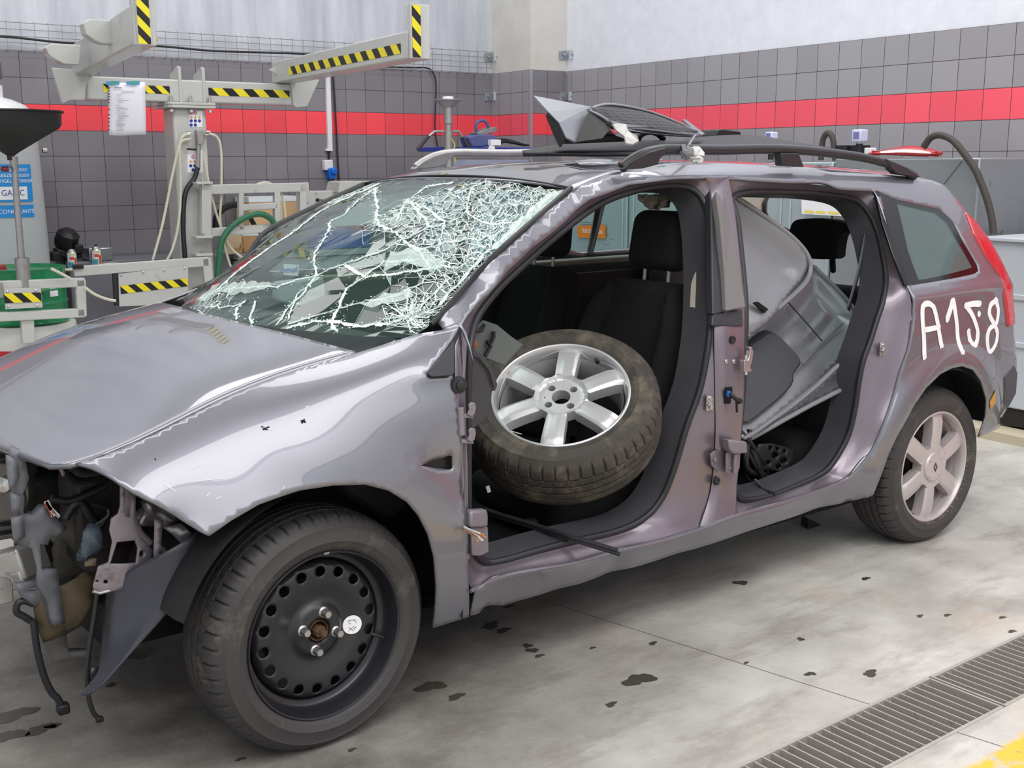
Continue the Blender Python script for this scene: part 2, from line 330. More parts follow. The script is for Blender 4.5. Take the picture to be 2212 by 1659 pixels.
# floor with a drain channel
DY0, DY1 = -1.792, -1.552
fl = mat('stained_concrete_floor', (186, 181, 178), 0.55)
def floor_mat():
    nd, lk = nodes(fl); b = nd['Principled BSDF']; g = nd.new('ShaderNodeNewGeometry'); sp = nd.new('ShaderNodeSeparateXYZ'); lk.new(g.outputs['Position'], sp.inputs[0])
    def noise(s, d=8, r=0.6, sc=None):
        n = nd.new('ShaderNodeTexNoise'); n.inputs['Scale'].default_value = s; n.inputs['Detail'].default_value = d; n.inputs['Roughness'].default_value = r
        if sc:
            mp = nd.new('ShaderNodeMapping'); mp.inputs['Scale'].default_value = sc; lk.new(g.outputs['Position'], mp.inputs[0]); lk.new(mp.outputs[0], n.inputs['Vector'])
        else: lk.new(g.outputs['Position'], n.inputs['Vector'])
        return n.outputs['Fac']
    def mr(v, a, c, lo=0.0, hi=1.0):
        q = nd.new('ShaderNodeMapRange'); q.inputs[1].default_value = a; q.inputs[2].default_value = c; q.inputs[3].default_value = lo; q.inputs[4].default_value = hi; lk.new(v, q.inputs[0]); return q.outputs[0]
    def mx(f, a, c):
        q = nd.new('ShaderNodeMix'); q.data_type = 'RGBA'
        for i, v in ((6, a), (7, c)):
            if isinstance(v, tuple): q.inputs[i].default_value = lin(v)
            else: lk.new(v, q.inputs[i])
        lk.new(f, q.inputs[0]); return q.outputs[2]
    def mm(op, a, c):
        q = nd.new('ShaderNodeMath'); q.operation = op
        for i, v in enumerate((a, c)):
            if isinstance(v, (int, float)): q.inputs[i].default_value = v
            else: lk.new(v, q.inputs[i])
        return q.outputs[0]
    c = mx(mr(noise(2.0), 0.35, 0.65), (170, 166, 160), (203, 200, 195))
    c = mx(mr(noise(6.0, 10, 0.7, (0.35, 1.0, 1.0)), 0.50, 0.68, 0, 0.75), c, (146, 138, 133))
    c = mx(mr(noise(1.3), 0.56, 0.70, 0, 0.45), c, (196, 168, 138))
    # grime near the front of the car, where oil has soaked into the slab
    dx = mm('ADD', sp.outputs[0], 0.3); dy = mm('ADD', sp.outputs[1], 0.2)
    rr = mm('SQRT', mm('ADD', mm('MULTIPLY', dx, dx), mm('MULTIPLY', dy, dy)), 0)
    grime = mm('MULTIPLY', mr(rr, 0.9, 2.3, 1, 0), mr(noise(3.5, 9, 0.7), 0.3, 0.65, 0.55, 1.0))
    c = mx(mm('MULTIPLY', grime, 0.88), c, (88, 83, 78))
    c = mx(mr(noise(38, 4, 0.6), 0.70, 0.78, 0, 0.6), c, (80, 74, 70))
    # saw-cut joint across the slab
    j = mm('ABSOLUTE', mm('SUBTRACT', mm('ADD', sp.outputs[0], mm('MULTIPLY', sp.outputs[1], 0.199)), 0.9925), 0)
    j = mm('MULTIPLY', mm('LESS_THAN', j, 0.0022), mm('LESS_THAN', sp.outputs[1], 0.6)); c = mx(j, c, (96, 84, 80))
    # worn yellow paint beyond the drain
    ye = mm('MULTIPLY', mr(mm('ADD', sp.outputs[1], mm('MULTIPLY', noise(7), 0.10)), -1.845, -1.87), mr(noise(12, 9, 0.75), 0.62, 0.54))
    ye = mm('MULTIPLY', ye, mm('LESS_THAN', sp.outputs[1], -1.7)); ye = mm('MULTIPLY', ye, mm('GREATER_THAN', sp.outputs[1], -2.35)); c = mx(ye, c, (226, 184, 62))
    lk.new(c, b.inputs['Base Color'])
    lk.new(mr(noise(4), 0.3, 0.7, 0.42, 0.68), b.inputs['Roughness'])
    bp = nd.new('ShaderNodeBump'); bp.inputs['Strength'].default_value = 0.25; bp.inputs['Distance'].default_value = 0.01; lk.new(noise(40, 6), bp.inputs['Height']); lk.new(bp.outputs[0], b.inputs['Normal'])
floor_mat()
fb = MB()
fb.add([(-12, DY1, 0), (12, DY1, 0), (12, 8, 0), (-12, 8, 0)], [(0, 1, 2, 3)]); fb.add([(-12, -12, 0), (12, -12, 0), (12, DY0, 0), (-12, DY0, 0)], [(0, 1, 2, 3)])
fb.add([(-12, DY1, 0), (12, DY1, 0), (12, DY1, -0.25), (-12, DY1, -0.25)], [(0, 1, 2, 3)]); fb.add([(-12, DY0, 0), (12, DY0, 0), (12, DY0, -0.25), (-12, DY0, -0.25)], [(3, 2, 1, 0)])
fb.add([(-12, DY0, -0.25), (12, DY0, -0.25), (12, DY1, -0.25), (-12, DY1, -0.25)], [(0, 1, 2, 3)])
for xa, xb in ((-12, .498), (2.674, 12)): fb.add([(xa, DY0, 0), (xb, DY0, 0), (xb, DY1, 0), (xa, DY1, 0)], [(0, 1, 2, 3)])
tag(fb.build('floor', fl, ang=0, fix=False), kind='structure')
gratem = mat('galvanised_grate', (176, 170, 164), 0.5, 0.35, noise=(20, 0.15), dirt=((120, 96, 78), 9, 0.6, 0.75))
def grate(x0, x1, label):
    t = thing('drain_grate', label, 'drain grate', ((x0+x1)/2, (DY0+DY1)/2, 0), 'steel drain grates in the floor channel')
    f = MB(); 
    for y in (DY0+0.006, DY1-0.006): f.box(((x0+x1)/2, y, -0.017), (x1-x0, 0.011, 0.036))
    for x in (x0+0.004, x1-0.004): f.box((x, (DY0+DY1)/2, -0.017), (0.007, DY1-DY0-0.022, 0.036))
    f.build('frame', gratem, t, ang=0)
    s = MB(); x = x0+0.033
    while x < x1-0.015:
        bend = 0.006*math.exp(-((x-1.02)/0.02)**2)
        s.box((x+bend, (DY0+DY1)/2, -0.017), (0.0045, DY1-DY0-0.022, 0.032)); x += 0.0345
    s.build('bars', gratem, t, ang=0); return t
grate(0.50, 1.582, 'nearer steel drain grate at the bottom edge beside yellow paint')
grate(1.590, 2.672, 'steel drain grate farther along the channel, at right edge')
# drips and oil patches on the slab
oil = mat('dark_oil_patch', (72, 68, 62), 0.35, noise=(30, 0.25))
sb = MB(); rnd = random.Random(4)
for px, py, rx in [(930, 1483, 30), (985, 1505, 18), (1150, 1405, 14), (1165, 1417, 10), (1320, 1522, 13), (1600, 1259, 16), (1380, 1468, 34), (1087, 1362, 16), (1410, 1390, 10), (1100, 1310, 12), (1730, 1381, 9), (1750, 1456, 12), (2046, 1329, 8), (1987, 1331, 8), (2165, 1334, 8), (2186, 1364, 9), (1612, 1432, 6), (30, 1545, 40), (90, 1575, 30), (20, 1590, 34), (110, 1570, 12), (300, 1412, 30), (1880, 1455, 18), (1870, 1250, 10), (520, 1640, 10), (760, 1620, 9), (240, 1480, 12), (1060, 1352, 22), (1140, 1395, 12), (1280, 1400, 7)]:
    c = at_z(px, py, 0); R = rx/FPX*(c-CAM).dot(FWD); k = 44; ph = rnd.random()*9
    ring = [c+Vector((math.cos(a), 0.75*math.sin(a), 0))*R*(1+0.22*math.sin(2*a+ph)+0.16*math.sin(3*a+2*ph)+0.10*math.sin(5*a+3*ph)+0.05*math.sin(9*a+ph)) for a in [2*PI*i/k for i in range(k)]]
    sb.add([q+Z*0.0012 for q in ring], [tuple(range(k))])
tag(sb.build('oil_stains', oil, ang=0, fix=False), 'dark oil drips and wet patches scattered on the concrete floor', 'stain', kind='stuff')

# red and grey banner added out of view for red reflections in the rear quarter
bnr = thing('added_wall_banner', 'added red banner with pale arcs, unseen, for red reflections in the rear quarter', 'banner', W(UR-.01, -2.6, 1.0))
b = MB(); b.prism([W(UR-.008, -0.9, .5), W(UR-.008, -4.6, .5), W(UR-.008, -4.6, 2.25), W(UR-.008, -0.9, 2.25)], U*.004); b.build('banner_sheet', mat('banner_red', (206, 30, 44), .45), bnr, ang=0)
for r0, r1, mm_ in ((.55, .75, 'banner_grey'), (1.0, 1.35, 'banner_white')):
    b = MB(); k = 24; b.grid([[W(UR-.012, -2.3+r*math.cos(PI*i/k), .5+r*math.sin(PI*i/k)) for i in range(k+1)] for r in (r0, r1)]); b.build('banner_arc', mat(mm_, (150, 150, 154) if 'grey' in mm_ else (222, 222, 226), .45), bnr, ang=0, fix=False)
# ------------------------------------------------------------------ body surface of the car: half width as a function of length and height
XS = [-0.62, -0.50, -0.20, 0.10, 0.30, 0.45, 0.70, 1.00, 1.50, 2.00, 2.45, 2.80, 3.05, 3.25, 3.42, 3.56]
def tab(*v):
    """natural cubic spline through the stations, so the flank reflects without ripples"""
    n = len(XS); h = [XS[i+1]-XS[i] for i in range(n-1)]; al = [0]+[3*((v[i+1]-v[i])/h[i]-(v[i]-v[i-1])/h[i-1]) for i in range(1, n-1)]
    l = [1]*n; mu = [0]*n; zz = [0]*n; c = [0]*n
    for i in range(1, n-1):
        l[i] = 2*(XS[i+1]-XS[i-1])-h[i-1]*mu[i-1]; mu[i] = h[i]/l[i]; zz[i] = (al[i]-h[i-1]*zz[i-1])/l[i]
    for i in range(n-2, -1, -1): c[i] = zz[i]-mu[i]*c[i+1]
    def f(x):
        x = min(max(x, XS[0]), XS[-1]); i = 0
        while i < n-2 and x > XS[i+1]: i += 1
        d = x-XS[i]; b = (v[i+1]-v[i])/h[i]-h[i]*(c[i+1]+2*c[i])/3
        return v[i]+b*d+c[i]*d*d+(c[i+1]-c[i])/(3*h[i])*d**3
    return f
taper = tab(.095, .062, .022, 0, 0, 0, 0, 0, 0, 0, 0, .006, .026, .058, .105, .19)
z4 = tab(.650, .670, .760, .860, .915, .945, .95, .95, .955, .96, .97, .97, .97, .97, .97, .97)
w4 = tab(.868, .868, .868, .868, .868, .868, .868, .868, .868, .868, .866, .864, .862, .86, .86, .86)
zm = tab(.735, .750, .855, .945, .985, 1.005, 1.005, 1.005, 1.0, 1.0, 1.015, 1.015, 1.015, 1.015, 1.015, 1.015)
wm = tab(.835, .830, .810, .805, .825, .842, .846, .85, .852, .852, .85, .846, .842, .84, .84, .84)
z5 = tab(.800, .818, .918, .985, 1.022, 1.055, 1.055, 1.05, 1.045, 1.045, 1.055, 1.06, 1.065, 1.07, 1.07, 1.07)
w5 = tab(.760, .742, .722, .702, .745, .795, .822, .826, .83, .83, .828, .824, .82, .818, .818, .818)
gz = tab(0, 0, 0, 0, 0, 0, 0, 0, .012, .012, 0, -.012, -.022, -.035, -.06, -.1)   # rise of the roof line
def lines(x):
    t = taper(x); a, b, c, d, e, f = z4(x), w4(x)-t, zm(x), wm(x)-t, z5(x), w5(x)-t
    zs = [.12, .20, .27, .36, .55, min(.72, a-.05), a, c, e]; ws = [.74-t, .80-t, .838-t, .860-t, .882-t, .884-t, b, d, f]
    if x > 0.42:
        k = smooth01(0.42, 0.6, x); g = gz(x)
        zs += [1.20, 1.34+g, 1.41+g, 1.45+g, 1.475+g]; ws += [(.752-t)*k+(.45)*(1-k), (.675-t*.9)*k+.3*(1-k), (.622-t*.8)*k+.2*(1-k), (.575-t*.7)*k+.1*(1-k), (.50-t*.6)*k+.05*(1-k)]
    else:
        zs += [e+.05, e+.12]; ws += [f-.30, f-.55]
    return zs, ws
_cache = {}
def hw0(x, z):
    k = round(x, 3)
    if k not in _cache: _cache[k] = lines(k)
    zs, ws = _cache[k]; return interp(zs, ws, z)
AX = ((0.0, 0.305, 0.392), (2.686, 0.305, 0.378))   # axles: x, z, arch radius
def hw(x, z):
    h = hw0(x, z)
    for ax, az, R in AX:
        d = math.hypot(x-ax, z-az)-R
        if d < 0.2 and z > 0.15: h += 0.026*(1-smooth01(0.065, 0.13, d)) - 0.006*math.exp(-((d-0.14)/0.04)**2)
    return h
def dents(x, z): return 0.0
def on_body(px, py, off=0.0, lo=-1.05, hi=-0.2):
    """point where the view ray meets the left flank, pushed inward by off"""
    d = ray(px, py); prev = None; k = 90
    for i in range(k+1):
        y = lo+(hi-lo)*i/k; P = CAM+d*((y-CAM.y)/d.y); g = -P.y-(hw(P.x, P.z)-off)
        if prev is not None and g < 0 <= prev[1]:
            a, b = prev[0], y
            for _ in range(22):
                m = (a+b)/2; P = CAM+d*((m-CAM.y)/d.y)
                if -P.y-(hw(P.x, P.z)-off) >= 0: a = m
                else: b = m
            return CAM+d*((a-CAM.y)/d.y)
        prev = (y, g)
    return CAM+d*((-0.6-CAM.y)/d.y)
_arc = {}
def arc(x):
    k = round(x/.004)
    if k not in _arc:
        zs = [.10+.004*i for i in range(365)]; hs_ = [hw(k*.004, z) for z in zs]; s = [0.0]
        for i in range(1, len(zs)): s.append(s[-1]+math.hypot(.004, hs_[i]-hs_[i-1]))
        _arc[k] = (zs, s)
    return _arc[k]
def z2s(x, z):
    k = math.floor(x/.004); f = x/.004-k; return _z2s(k*.004, z)*(1-f)+_z2s((k+1)*.004, z)*f
def s2z(x, v):
    k = math.floor(x/.004); f = x/.004-k; return _s2z(k*.004, v)*(1-f)+_s2z((k+1)*.004, v)*f
def _z2s(x, z):
    zs, s = arc(x); t = max(0, min(len(zs)-1.001, (z-.10)/.004)); i = int(t); return s[i]+(s[i+1]-s[i])*(t-i)
def _s2z(x, v):
    zs, s = arc(x); lo, hi = 0, len(s)-1
    if v <= 0: return zs[0]
    if v >= s[-1]: return zs[-1]
    while hi-lo > 1:
        m = (lo+hi)//2
        if s[m] <= v: lo = m
        else: hi = m
    return zs[lo]+.004*(v-s[lo])/(s[hi]-s[lo])
def relax(V, F, it=8):
    """even out the inner points of a panel; border points stay"""
    nb = [set() for _ in V]; cnt = {}
    for f in F:
        for i in range(3):
            a, b = f[i], f[(i+1) % 3]; nb[a].add(b); nb[b].add(a); k = (min(a, b), max(a, b)); cnt[k] = cnt.get(k, 0)+1
    bd = set(i for k, c in cnt.items() if c == 1 for i in k)
    inner = [(i, list(nb[i])) for i in range(len(V)) if i not in bd and nb[i]]
    for _ in range(it):
        new = list(V)
        for i, L in inner: new[i] = V[i]*.45+sum((V[j] for j in L), Vector())*(.55/len(L))
        V = new
    return V
def flank(name, outer, holes, mats, parent, off=0.0, step=0.022, thick=0.008, fn=None, side=-1, px=True, it=8):
    def cv(L): return [(x, z2s(x, z)) for x, z in ([(q.x, q.z) for q in (on_body(a, b, off) for a, b in L)] if px else L)]
    V, F = cdt(cv(outer), [cv(h) for h in holes], step)
    vs = []
    for q in V:
        z = s2z(q.x, q.y); vs.append(Vector((q.x, side*(hw(q.x, z)-off), z)))
    vs = relax(vs, F, it)
    if fn: vs = [q+Vector((0, side*fn(q.x, q.z), 0)) for q in vs]
    fs = []
    for f in F:
        n = (vs[f[1]]-vs[f[0]]).cross(vs[f[2]]-vs[f[0]]); fs.append(f if n.y*side > 0 else tuple(reversed(f)))
    b = MB(); b.add(vs, fs); o = b.build(name, mats, parent, ang=50, fix=False)
    if thick: md = o.modifiers.new('thickness', 'SOLIDIFY'); md.thickness = thick; md.offset = -1
    return o
car = thing('estate_car', 'wrecked grey estate car without doors or bumper, windscreen shattered', 'car', (1.35, 0, 0))
FENDER = [(160, 1000), (200, 1011), (260, 1046), (330, 1086), (369, 1109), (432, 1148), (452, 1158), (500, 1124), (560, 1090), (650, 1060), (720, 1049), (790, 1047), (840, 1060), (880, 1085), (905, 1115), (925, 1155), (938, 1205), (943, 1270), (935, 1357),
          (1012, 1333), (1010, 1230), (1006, 1100), (1000, 980), (990, 860), (982, 812), (926, 815), (930, 800), (982, 725), (993, 703), (950, 714), (900, 722), (840, 740)]
GAP = [(x, z5(x)) for x in (.19, .15, .08, 0, -.08, -.16, -.24, -.32, -.40, -.47, -.54)]
FXZ = [(q.x, q.z) for q in (on_body(a, b) for a, b in FENDER[1:])]+GAP
VENT = [(908, 1006), (972, 984), (977, 986), (978, 1012), (972, 1014)]
def fender_fn(x, z):
    # scallop running back towards the door and a soft dent on the crown
    return -0.010*math.exp(-((z-0.90-0.15*(x-0.2))/0.05)**2)*smooth01(-0.15, 0.30, x) - 0.006*math.exp(-((x+0.12)**2+(z-0.74)**2)/0.006)
flank('front_fender', FXZ, [[(q.x, q.z) for q in (on_body(a, b) for a, b in VENT)]], paint, car, fn=fender_fn, step=0.016, px=False, it=45)
vi = MB(); vi.prism([on_body(a, b, 0.02) for a, b in [(905, 1006), (972, 980), (981, 986), (982, 1016), (970, 1018)]], (0, 0.02, 0)); vi.build('side_vent', black, car, ang=0)
# --- outer skin of the body side with the joined door opening cut out
OF = [(1006, 1150, .02, 1010, 1130), (1010, 1230, .01, 1016, 1180), (1025, 1272, 0, 1045, 1212), (1087, 1244, 0, 1085, 1210), (1165, 1228, 0, 1155, 1190), (1241, 1215, 0, 1230, 1170), (1345, 1186, 0, 1330, 1147), (1430, 1167, 0, 1390, 1118),
      (1510, 1143, .01, 1428, 1075), (1535, 1060, .045, 1455, 1010), (1545, 960, .05, 1480, 925), (1545, 860, .05, 1510, 840), (1543, 760, .05, 1527, 750), (1543, 690, .05, 1533, 680), (1543, 600, .05, 1535, 590), (1540, 500, .05, 1530, 490), (1535, 420, .04, 1518, 435),
      (1524, 384, 0, 1490, 407), (1454, 385, 0, 1440, 401), (1363, 398, 0, 1370, 412), (1277, 429, 0, 1290, 443), (1183, 509, 0, 1198, 512), (1100, 582, 0, 1112, 588), (1057, 630, 0, 1066, 634), (1017, 673, 0, 1032, 680), (998, 702, 0, 1018, 720),
      (1000, 760, .02, 1012, 770), (1003, 850, .03, 1010, 860), (1005, 1000, .03, 1009, 1010)]
OR_ = [(1590, 1113, .01, 1600, 1078), (1650, 1097, 0, 1655, 1073), (1702, 1082, 0, 1705, 1055), (1799, 1049, 0, 1770, 1025), (1837, 1028, 0, 1800, 995), (1880, 978, 0, 1830, 940), (1910, 912, 0, 1845, 880), (1930, 856, 0, 1852, 830), (1946, 800, 0, 1862, 780), (1963, 750, 0, 1878, 735),
       (1973, 691, 0, 1892, 690), (1968, 640, 0, 1905, 650), (1957, 612, 0, 1912, 600), (1940, 560, 0, 1905, 550), (1920, 500, 0, 1893, 500), (1900, 440, 0, 1875, 460), (1888, 412, 0, 1845, 432), (1800, 402, 0, 1780, 419), (1700, 394, 0, 1700, 415), (1620, 389, 0, 1620, 415), (1572, 385, 0, 1580, 430),
       (1585, 450, .045, 1590, 470), (1597, 550, .05, 1600, 560), (1607, 650, .05, 1608, 660), (1607, 760, .05, 1606, 770), (1605, 860, .05, 1600, 870), (1598, 960, .05, 1590, 965), (1590, 1050, .045, 1582, 1045)]
o3 = lambda q: on_body(q[0], q[1], q[2])
s3 = lambda q: on_body(q[3], q[4], .075)
HOLE = [q[:2] for q in OF[1:9]] + [q[:2] for q in OR_[0:21]] + [q[:2] for q in OF[17:26]]
DOORX = HOLE
SKIN = [(1016, 1330), (1097, 1310), (1203, 1272), (1365, 1227), (1504, 1187), (1677, 1125), (1735, 1109), (1794, 1094), (1844, 1081), (1887, 1068), (1895, 1048), (1908, 1015), (1920, 980), (1938, 942), (1956, 911), (1976, 874), (2001, 838), (2032, 808), (2057, 795), (2080, 791), (2103, 799), (2120, 823), (2132, 863), (2130, 901), (2115, 944),
        (2165, 900), (2190, 850), (2197, 790), (2190, 720), (2188, 650), (2178, 597), (2133, 510), (2087, 457), (2062, 424), (2041, 400), (2011, 389), (1980, 384), (1904, 377), (1726, 361), (1657, 358), (1556, 353), (1480, 353), (1429, 358), (1356, 367), (1320, 375), (1267, 395), (1236, 408),
        (1150, 480), (1070, 550), (940, 693), (960, 712), (993, 704)]
QUARTER = [(1899, 414), (1935, 430), (2030, 452), (2060, 480), (2080, 520), (2112, 575), (2114, 585), (2106, 591), (1964, 617), (1940, 555), (1915, 480)]
def skin_fn(x, z):
    d = 0.0
    # crumpled cant rail over the front door and knocked sill
    if 1.0 < z: 
        for cx, cz, a, s in ((0.86, 1.32, .006, .07), (0.98, 1.385, -.010, .05), (1.10, 1.42, .007, .05), (1.24, 1.44, -.008, .06), (0.76, 1.26, -.005, .06), (1.40, 1.45, .005, .06), (1.62, 1.45, -.004, .06)): d += a*math.exp(-((x-cx)**2+(z-cz)**2)/(s*s))
    if z < 0.34:
        for cx, a, s in ((0.62, -.012, .06), (0.85, .008, .06), (1.0, -.014, .05), (1.3, -.010, .10), (1.75, .010, .12), (2.0, -.014, .08)): d += a*math.exp(-((x-cx)/s)**2)*smooth01(0.36, 0.28, z)
    # crease from the belt to the lamp and the shoulder over the rear wheel
    if x > 2.4 and z < 1.1: d += 0.008*math.exp(-((z-0.99)/0.03)**2)
    return d
# skin = outline minus (door opening); the A-pillar foot joins outline and opening so both loops are simple
skin_o = flank('body_side_skin', SKIN, [HOLE, QUARTER], paint, car, fn=skin_fn, step=0.02)
from mathutils.bvhtree import BVHTree
_sk = BVHTree.FromPolygons([v.co.copy() for v in skin_o.data.vertices], [tuple(p.vertices) for p in skin_o.data.polygons])
def on_skin(px, py, lift=.001):   # point on the built skin itself, lifted by a hair
    h = _sk.ray_cast(CAM, ray(px, py).normalized())
    return h[0]-ray(px, py).normalized()*lift if h[0] else on_body(px, py, -lift)
# far flank: same outline mirrored, doors shut, windows cut
def xz(L): return [(q.x, q.z) for q in (on_body(a, b) for a, b in L)]
FWIN = [[(0.66, 1.075), (0.80, 1.20), (1.03, 1.355), (1.20, 1.385), (1.50, 1.395), (1.52, 1.07)], [(1.60, 1.07), (1.58, 1.395), (2.24, 1.385), (2.31, 1.07)], [(2.345, 1.07), (2.30, 1.38), (2.75, 1.365), (2.88, 1.33), (3.02, 1.09)]]
ARCHS = [(1880, 1068)]
flank('far_body_side', xz(SKIN[:-3])+[(0.42, 1.03), (0.43, 0.26)], FWIN, paint, car, side=1, px=False, step=0.035)
flank('far_front_fender', FXZ, [], paint, car, side=1, px=False, step=0.03)
glass_g = mat('green_tinted_glass', (255, 255, 255), 0.05)
def glass_mat(m, tint, gloss=0.08):
    nd, lk = nodes(m); out = nd['Material Output']
    tr = nd.new('ShaderNodeBsdfTransparent'); tr.inputs[0].default_value = (*tint, 1); gl = nd.new('ShaderNodeBsdfGlossy'); gl.inputs['Roughness'].default_value = 0.02
    mx = nd.new('ShaderNodeMixShader'); lk.new(schlick(nd, lk), mx.inputs[0]); lk.new(tr.outputs[0], mx.inputs[1]); lk.new(gl.outputs[0], mx.inputs[2]); lk.new(mx.outputs[0], out.inputs['Surface'])
glass_mat(glass_g, (0.62, 0.80, 0.76), 0.0)
for L in FWIN: flank('side_window', L, [], glass_g, car, side=1, px=False, step=0.06, off=0.006, thick=0)
# ------------------------------------------------------------------ door opening: stepped jambs, seals, pillar
jm = MB(); trim = MB()
for LP, nm in ((OF, 'front'), (OR_, 'rear')):
    A = spline([o3(q) for q in LP], 5, True); B = spline([s3(q) for q in LP], 5, True)
    rows = []
    for t, e in ((0, .004), (.12, .022), (.35, .030), (.62, .052), (.80, .066), (1, .075)):
        row = []
        for a, b in zip(A, B):
            q = a.lerp(b, t); row.append(Vector((q.x, a.y+(b.y-a.y)*min(1, e/.075) if t > 0 else a.y+.004, q.z)))
        rows.append(row)
    jm.grid(rows, cv=True)
    rows = []
    c = sum(B, Vector())/len(B)
    for dy, sc in ((0.0, 1.0), (.015, .985), (.05, .975), (.10, .955)):
        rows.append([Vector((c.x+(q.x-c.x)*sc, q.y+dy, c.z+(q.z-c.z)*sc)) for q in B])
    trim.grid(rows, cv=True)
    sl = MB(); sl.tube([Vector((q.x, q.y-.004, q.z)) for q in B], 0.011, 10, closed=True); sl.build('door_seal', rubber, car)
    if nm == 'front': SEALF = B
    else: SEALR = B
jm.build('door_jamb', paint_dull, car, ang=60); trim.build('sill_trim', greyplastic, car, ang=60)
LB = [OF[i] for i in range(8, 18)]; RB = [OR_[0]]+[OR_[i] for i in range(27, 19, -1)]+[(1572, 385, 0)]
la = spline([o3(q) for q in LB], 6); ra = spline([o3(q) for q in RB], 6)
bp = MB(); rows = []
for a, b in zip(la, ra):
    row = []
    for t, e in ((0, 0), (.10, -.012), (.25, -.016), (.55, -.014), (.85, -.016), (.95, -.010), (1, 0)): q = a.lerp(b, t); row.append(Vector((q.x, q.y+e, q.z)))
    rows.append(row)
bp.grid(rows); bp.build('centre_pillar', paint_dull, car, ang=60)
def plate(name, px, off, th, m, parent, bevel=0.004, per=0, fn=None):
    P = [on_body(a, b, off) for a, b in px]
    if per: P = spline(P, per, True)
    b = MB(); b.prism(P, (0, th, 0)); return b.build(name, m, parent, ang=35, bevel=bevel)
plate('pillar_trim', [(1557, 383), (1578, 480), (1600, 590), (1612, 664), (1569, 672), (1566, 590), (1556, 480), (1541, 384)], .012, .03, mat('grained_pillar_trim_lit', (112, 107, 108), 0.55, bump=(700, 0.1)), car)  # black trim given a lighter tone, as this face is lit
plate('pillar_trim_shaded_side', [(1533, 386), (1548, 384), (1562, 480), (1569, 590), (1570, 672), (1540, 680), (1538, 590), (1536, 480)], .028, .03, charcoal, car)  # side of the same trim, darker colour painted for its shade
plate('pillar_trim_foot', [(1540, 676), (1604, 668), (1606, 705), (1538, 704)], .034, .02, charcoal, car)
b = MB(); b.tube(spline([on_body(a, c, -.001) for a, c in [(1016, 1277), (1087, 1245), (1165, 1229), (1241, 1216), (1345, 1187), (1430, 1168), (1510, 1143), (1600, 1110), (1702, 1082), (1799, 1049), (1837, 1029), (1880, 979), (1910, 913), (1930, 857), (1946, 801), (1963, 751), (1972, 692)]], 5), .006, 8); b.build('sill_flange', paint, car)
# hinges, strikers, plugs
def screw(b, c, r=.008, h=.006, ax=Vector((0, -1, 0))):
    b.cyl(c, c+ax*h, r, r*.9, 12)
def hinge(px, name):
    b = MB(); q = [on_body(a, c, .034) for a, c in px]; return b
hb = MB(); o = .03
hb.prism([on_body(a, b, .036) for a, b in [(1560, 770), (1612, 768), (1614, 800), (1562, 797)]], (0, .008, 0))
for a, b in ((1567, 781), (1584, 781)): screw(hb, on_body(a, b, .036))
hb.prism([on_body(a, b, .02) for a, b in [(1598, 776), (1608, 777), (1612, 756), (1609, 748), (1615, 748), (1619, 758), (1616, 778), (1612, 792), (1616, 800), (1600, 802)]], (0, -.018, 0))
hb.cyl(on_body(1611, 768, .01), on_body(1611, 810, .01), .006); hb.build('upper_hinge', chrome, car, bevel=.0015)
hb = MB(); hb.prism([on_body(a, b, .036) for a, b in [(1536, 982), (1545, 974), (1570, 976), (1570, 1016), (1550, 1018), (1538, 1006)]], (0, .008, 0)); screw(hb, on_body(1544, 993, .036), .009)
hb.build('lower_hinge', bare, car, bevel=.0015)
hb = MB(); hb.prism([on_body(a, b, .02) for a, b in [(1558, 946), (1597, 950), (1598, 975), (1568, 977), (1559, 968)]], (0, -.035, 0)); hb.build('hinge_cap', bare, car, bevel=.006)
hb = MB(); hb.prism([on_body(a, b, .012) for a, b in [(1567, 978), (1598, 974), (1596, 1010), (1588, 1028), (1566, 1020)]], (0, -.004, 0)); hb.cyl(on_body(1588, 980, 0), on_body(1586, 1022, 0), .007); hb.cyl(on_body(1577, 1010, 0), on_body(1577, 1012, -.01), .004); hb.build('hinge_knuckle', bare, car, bevel=.0015)
def striker(px, py, off):
    b = MB(); c = on_body(px, py, off); b.box(c, (.03, .006, .05)); 
    for dz in (.014, -.014): screw(b, c+Vector((.002, -.003, dz)), .0085, .006)
    b.tube([c+Vector((-.006, -.003, .008)), c+Vector((-.02, -.022, .006)), c+Vector((-.03, -.024, 0)), c+Vector((-.02, -.022, -.006)), c+Vector((-.006, -.003, -.008))], .004, 8); b.build('door_striker', chrome, car, bevel=.003)
striker(1532, 870, .055); striker(1905, 754, .045)
for px, py, r, of in ((1581, 734, .012, .036), (1547, 1039, .013, .036)):
    b = MB(); c = on_body(px, py, of); b.lathe([(r*.35, .004), (r*.5, .006), (r*.6, .008), (r, .007), (r*1.1, 0)], c, (0, -1, 0), 20, cap0=True); b.build('rubber_plug', rubber, car)
b = MB(); b.prism([on_body(a, c, .031) for a, c in [(1568, 837), (1582, 836), (1582, 850), (1578, 872), (1566, 872), (1565, 850)]], (0, .02, 0)); b.build('wiring_slot', mat('dark_void', (6, 6, 7), 0.9), car, ang=0)
b = MB(); P = [on_body(1573, 848, .02), on_body(1580, 853, 0), on_body(1588, 860, -.01), on_body(1594, 866, -.012)]; b.tube(P, .007); b.lathe([(.0, .011), (.008, .008), (.011, 0), (.008, -.008), (0, -.011)], on_body(1597, 866, -.012), (0, 1, 0), 14); b.tube([on_body(1591, 868, 0), on_body(1592, 890, .005)], .004); b.build('check_strap', black, car)
b = MB(); b.box(on_body(1574, 851, .012), (.012, .012, .018)); b.build('wiring_plug', blueplastic, car, bevel=.003)
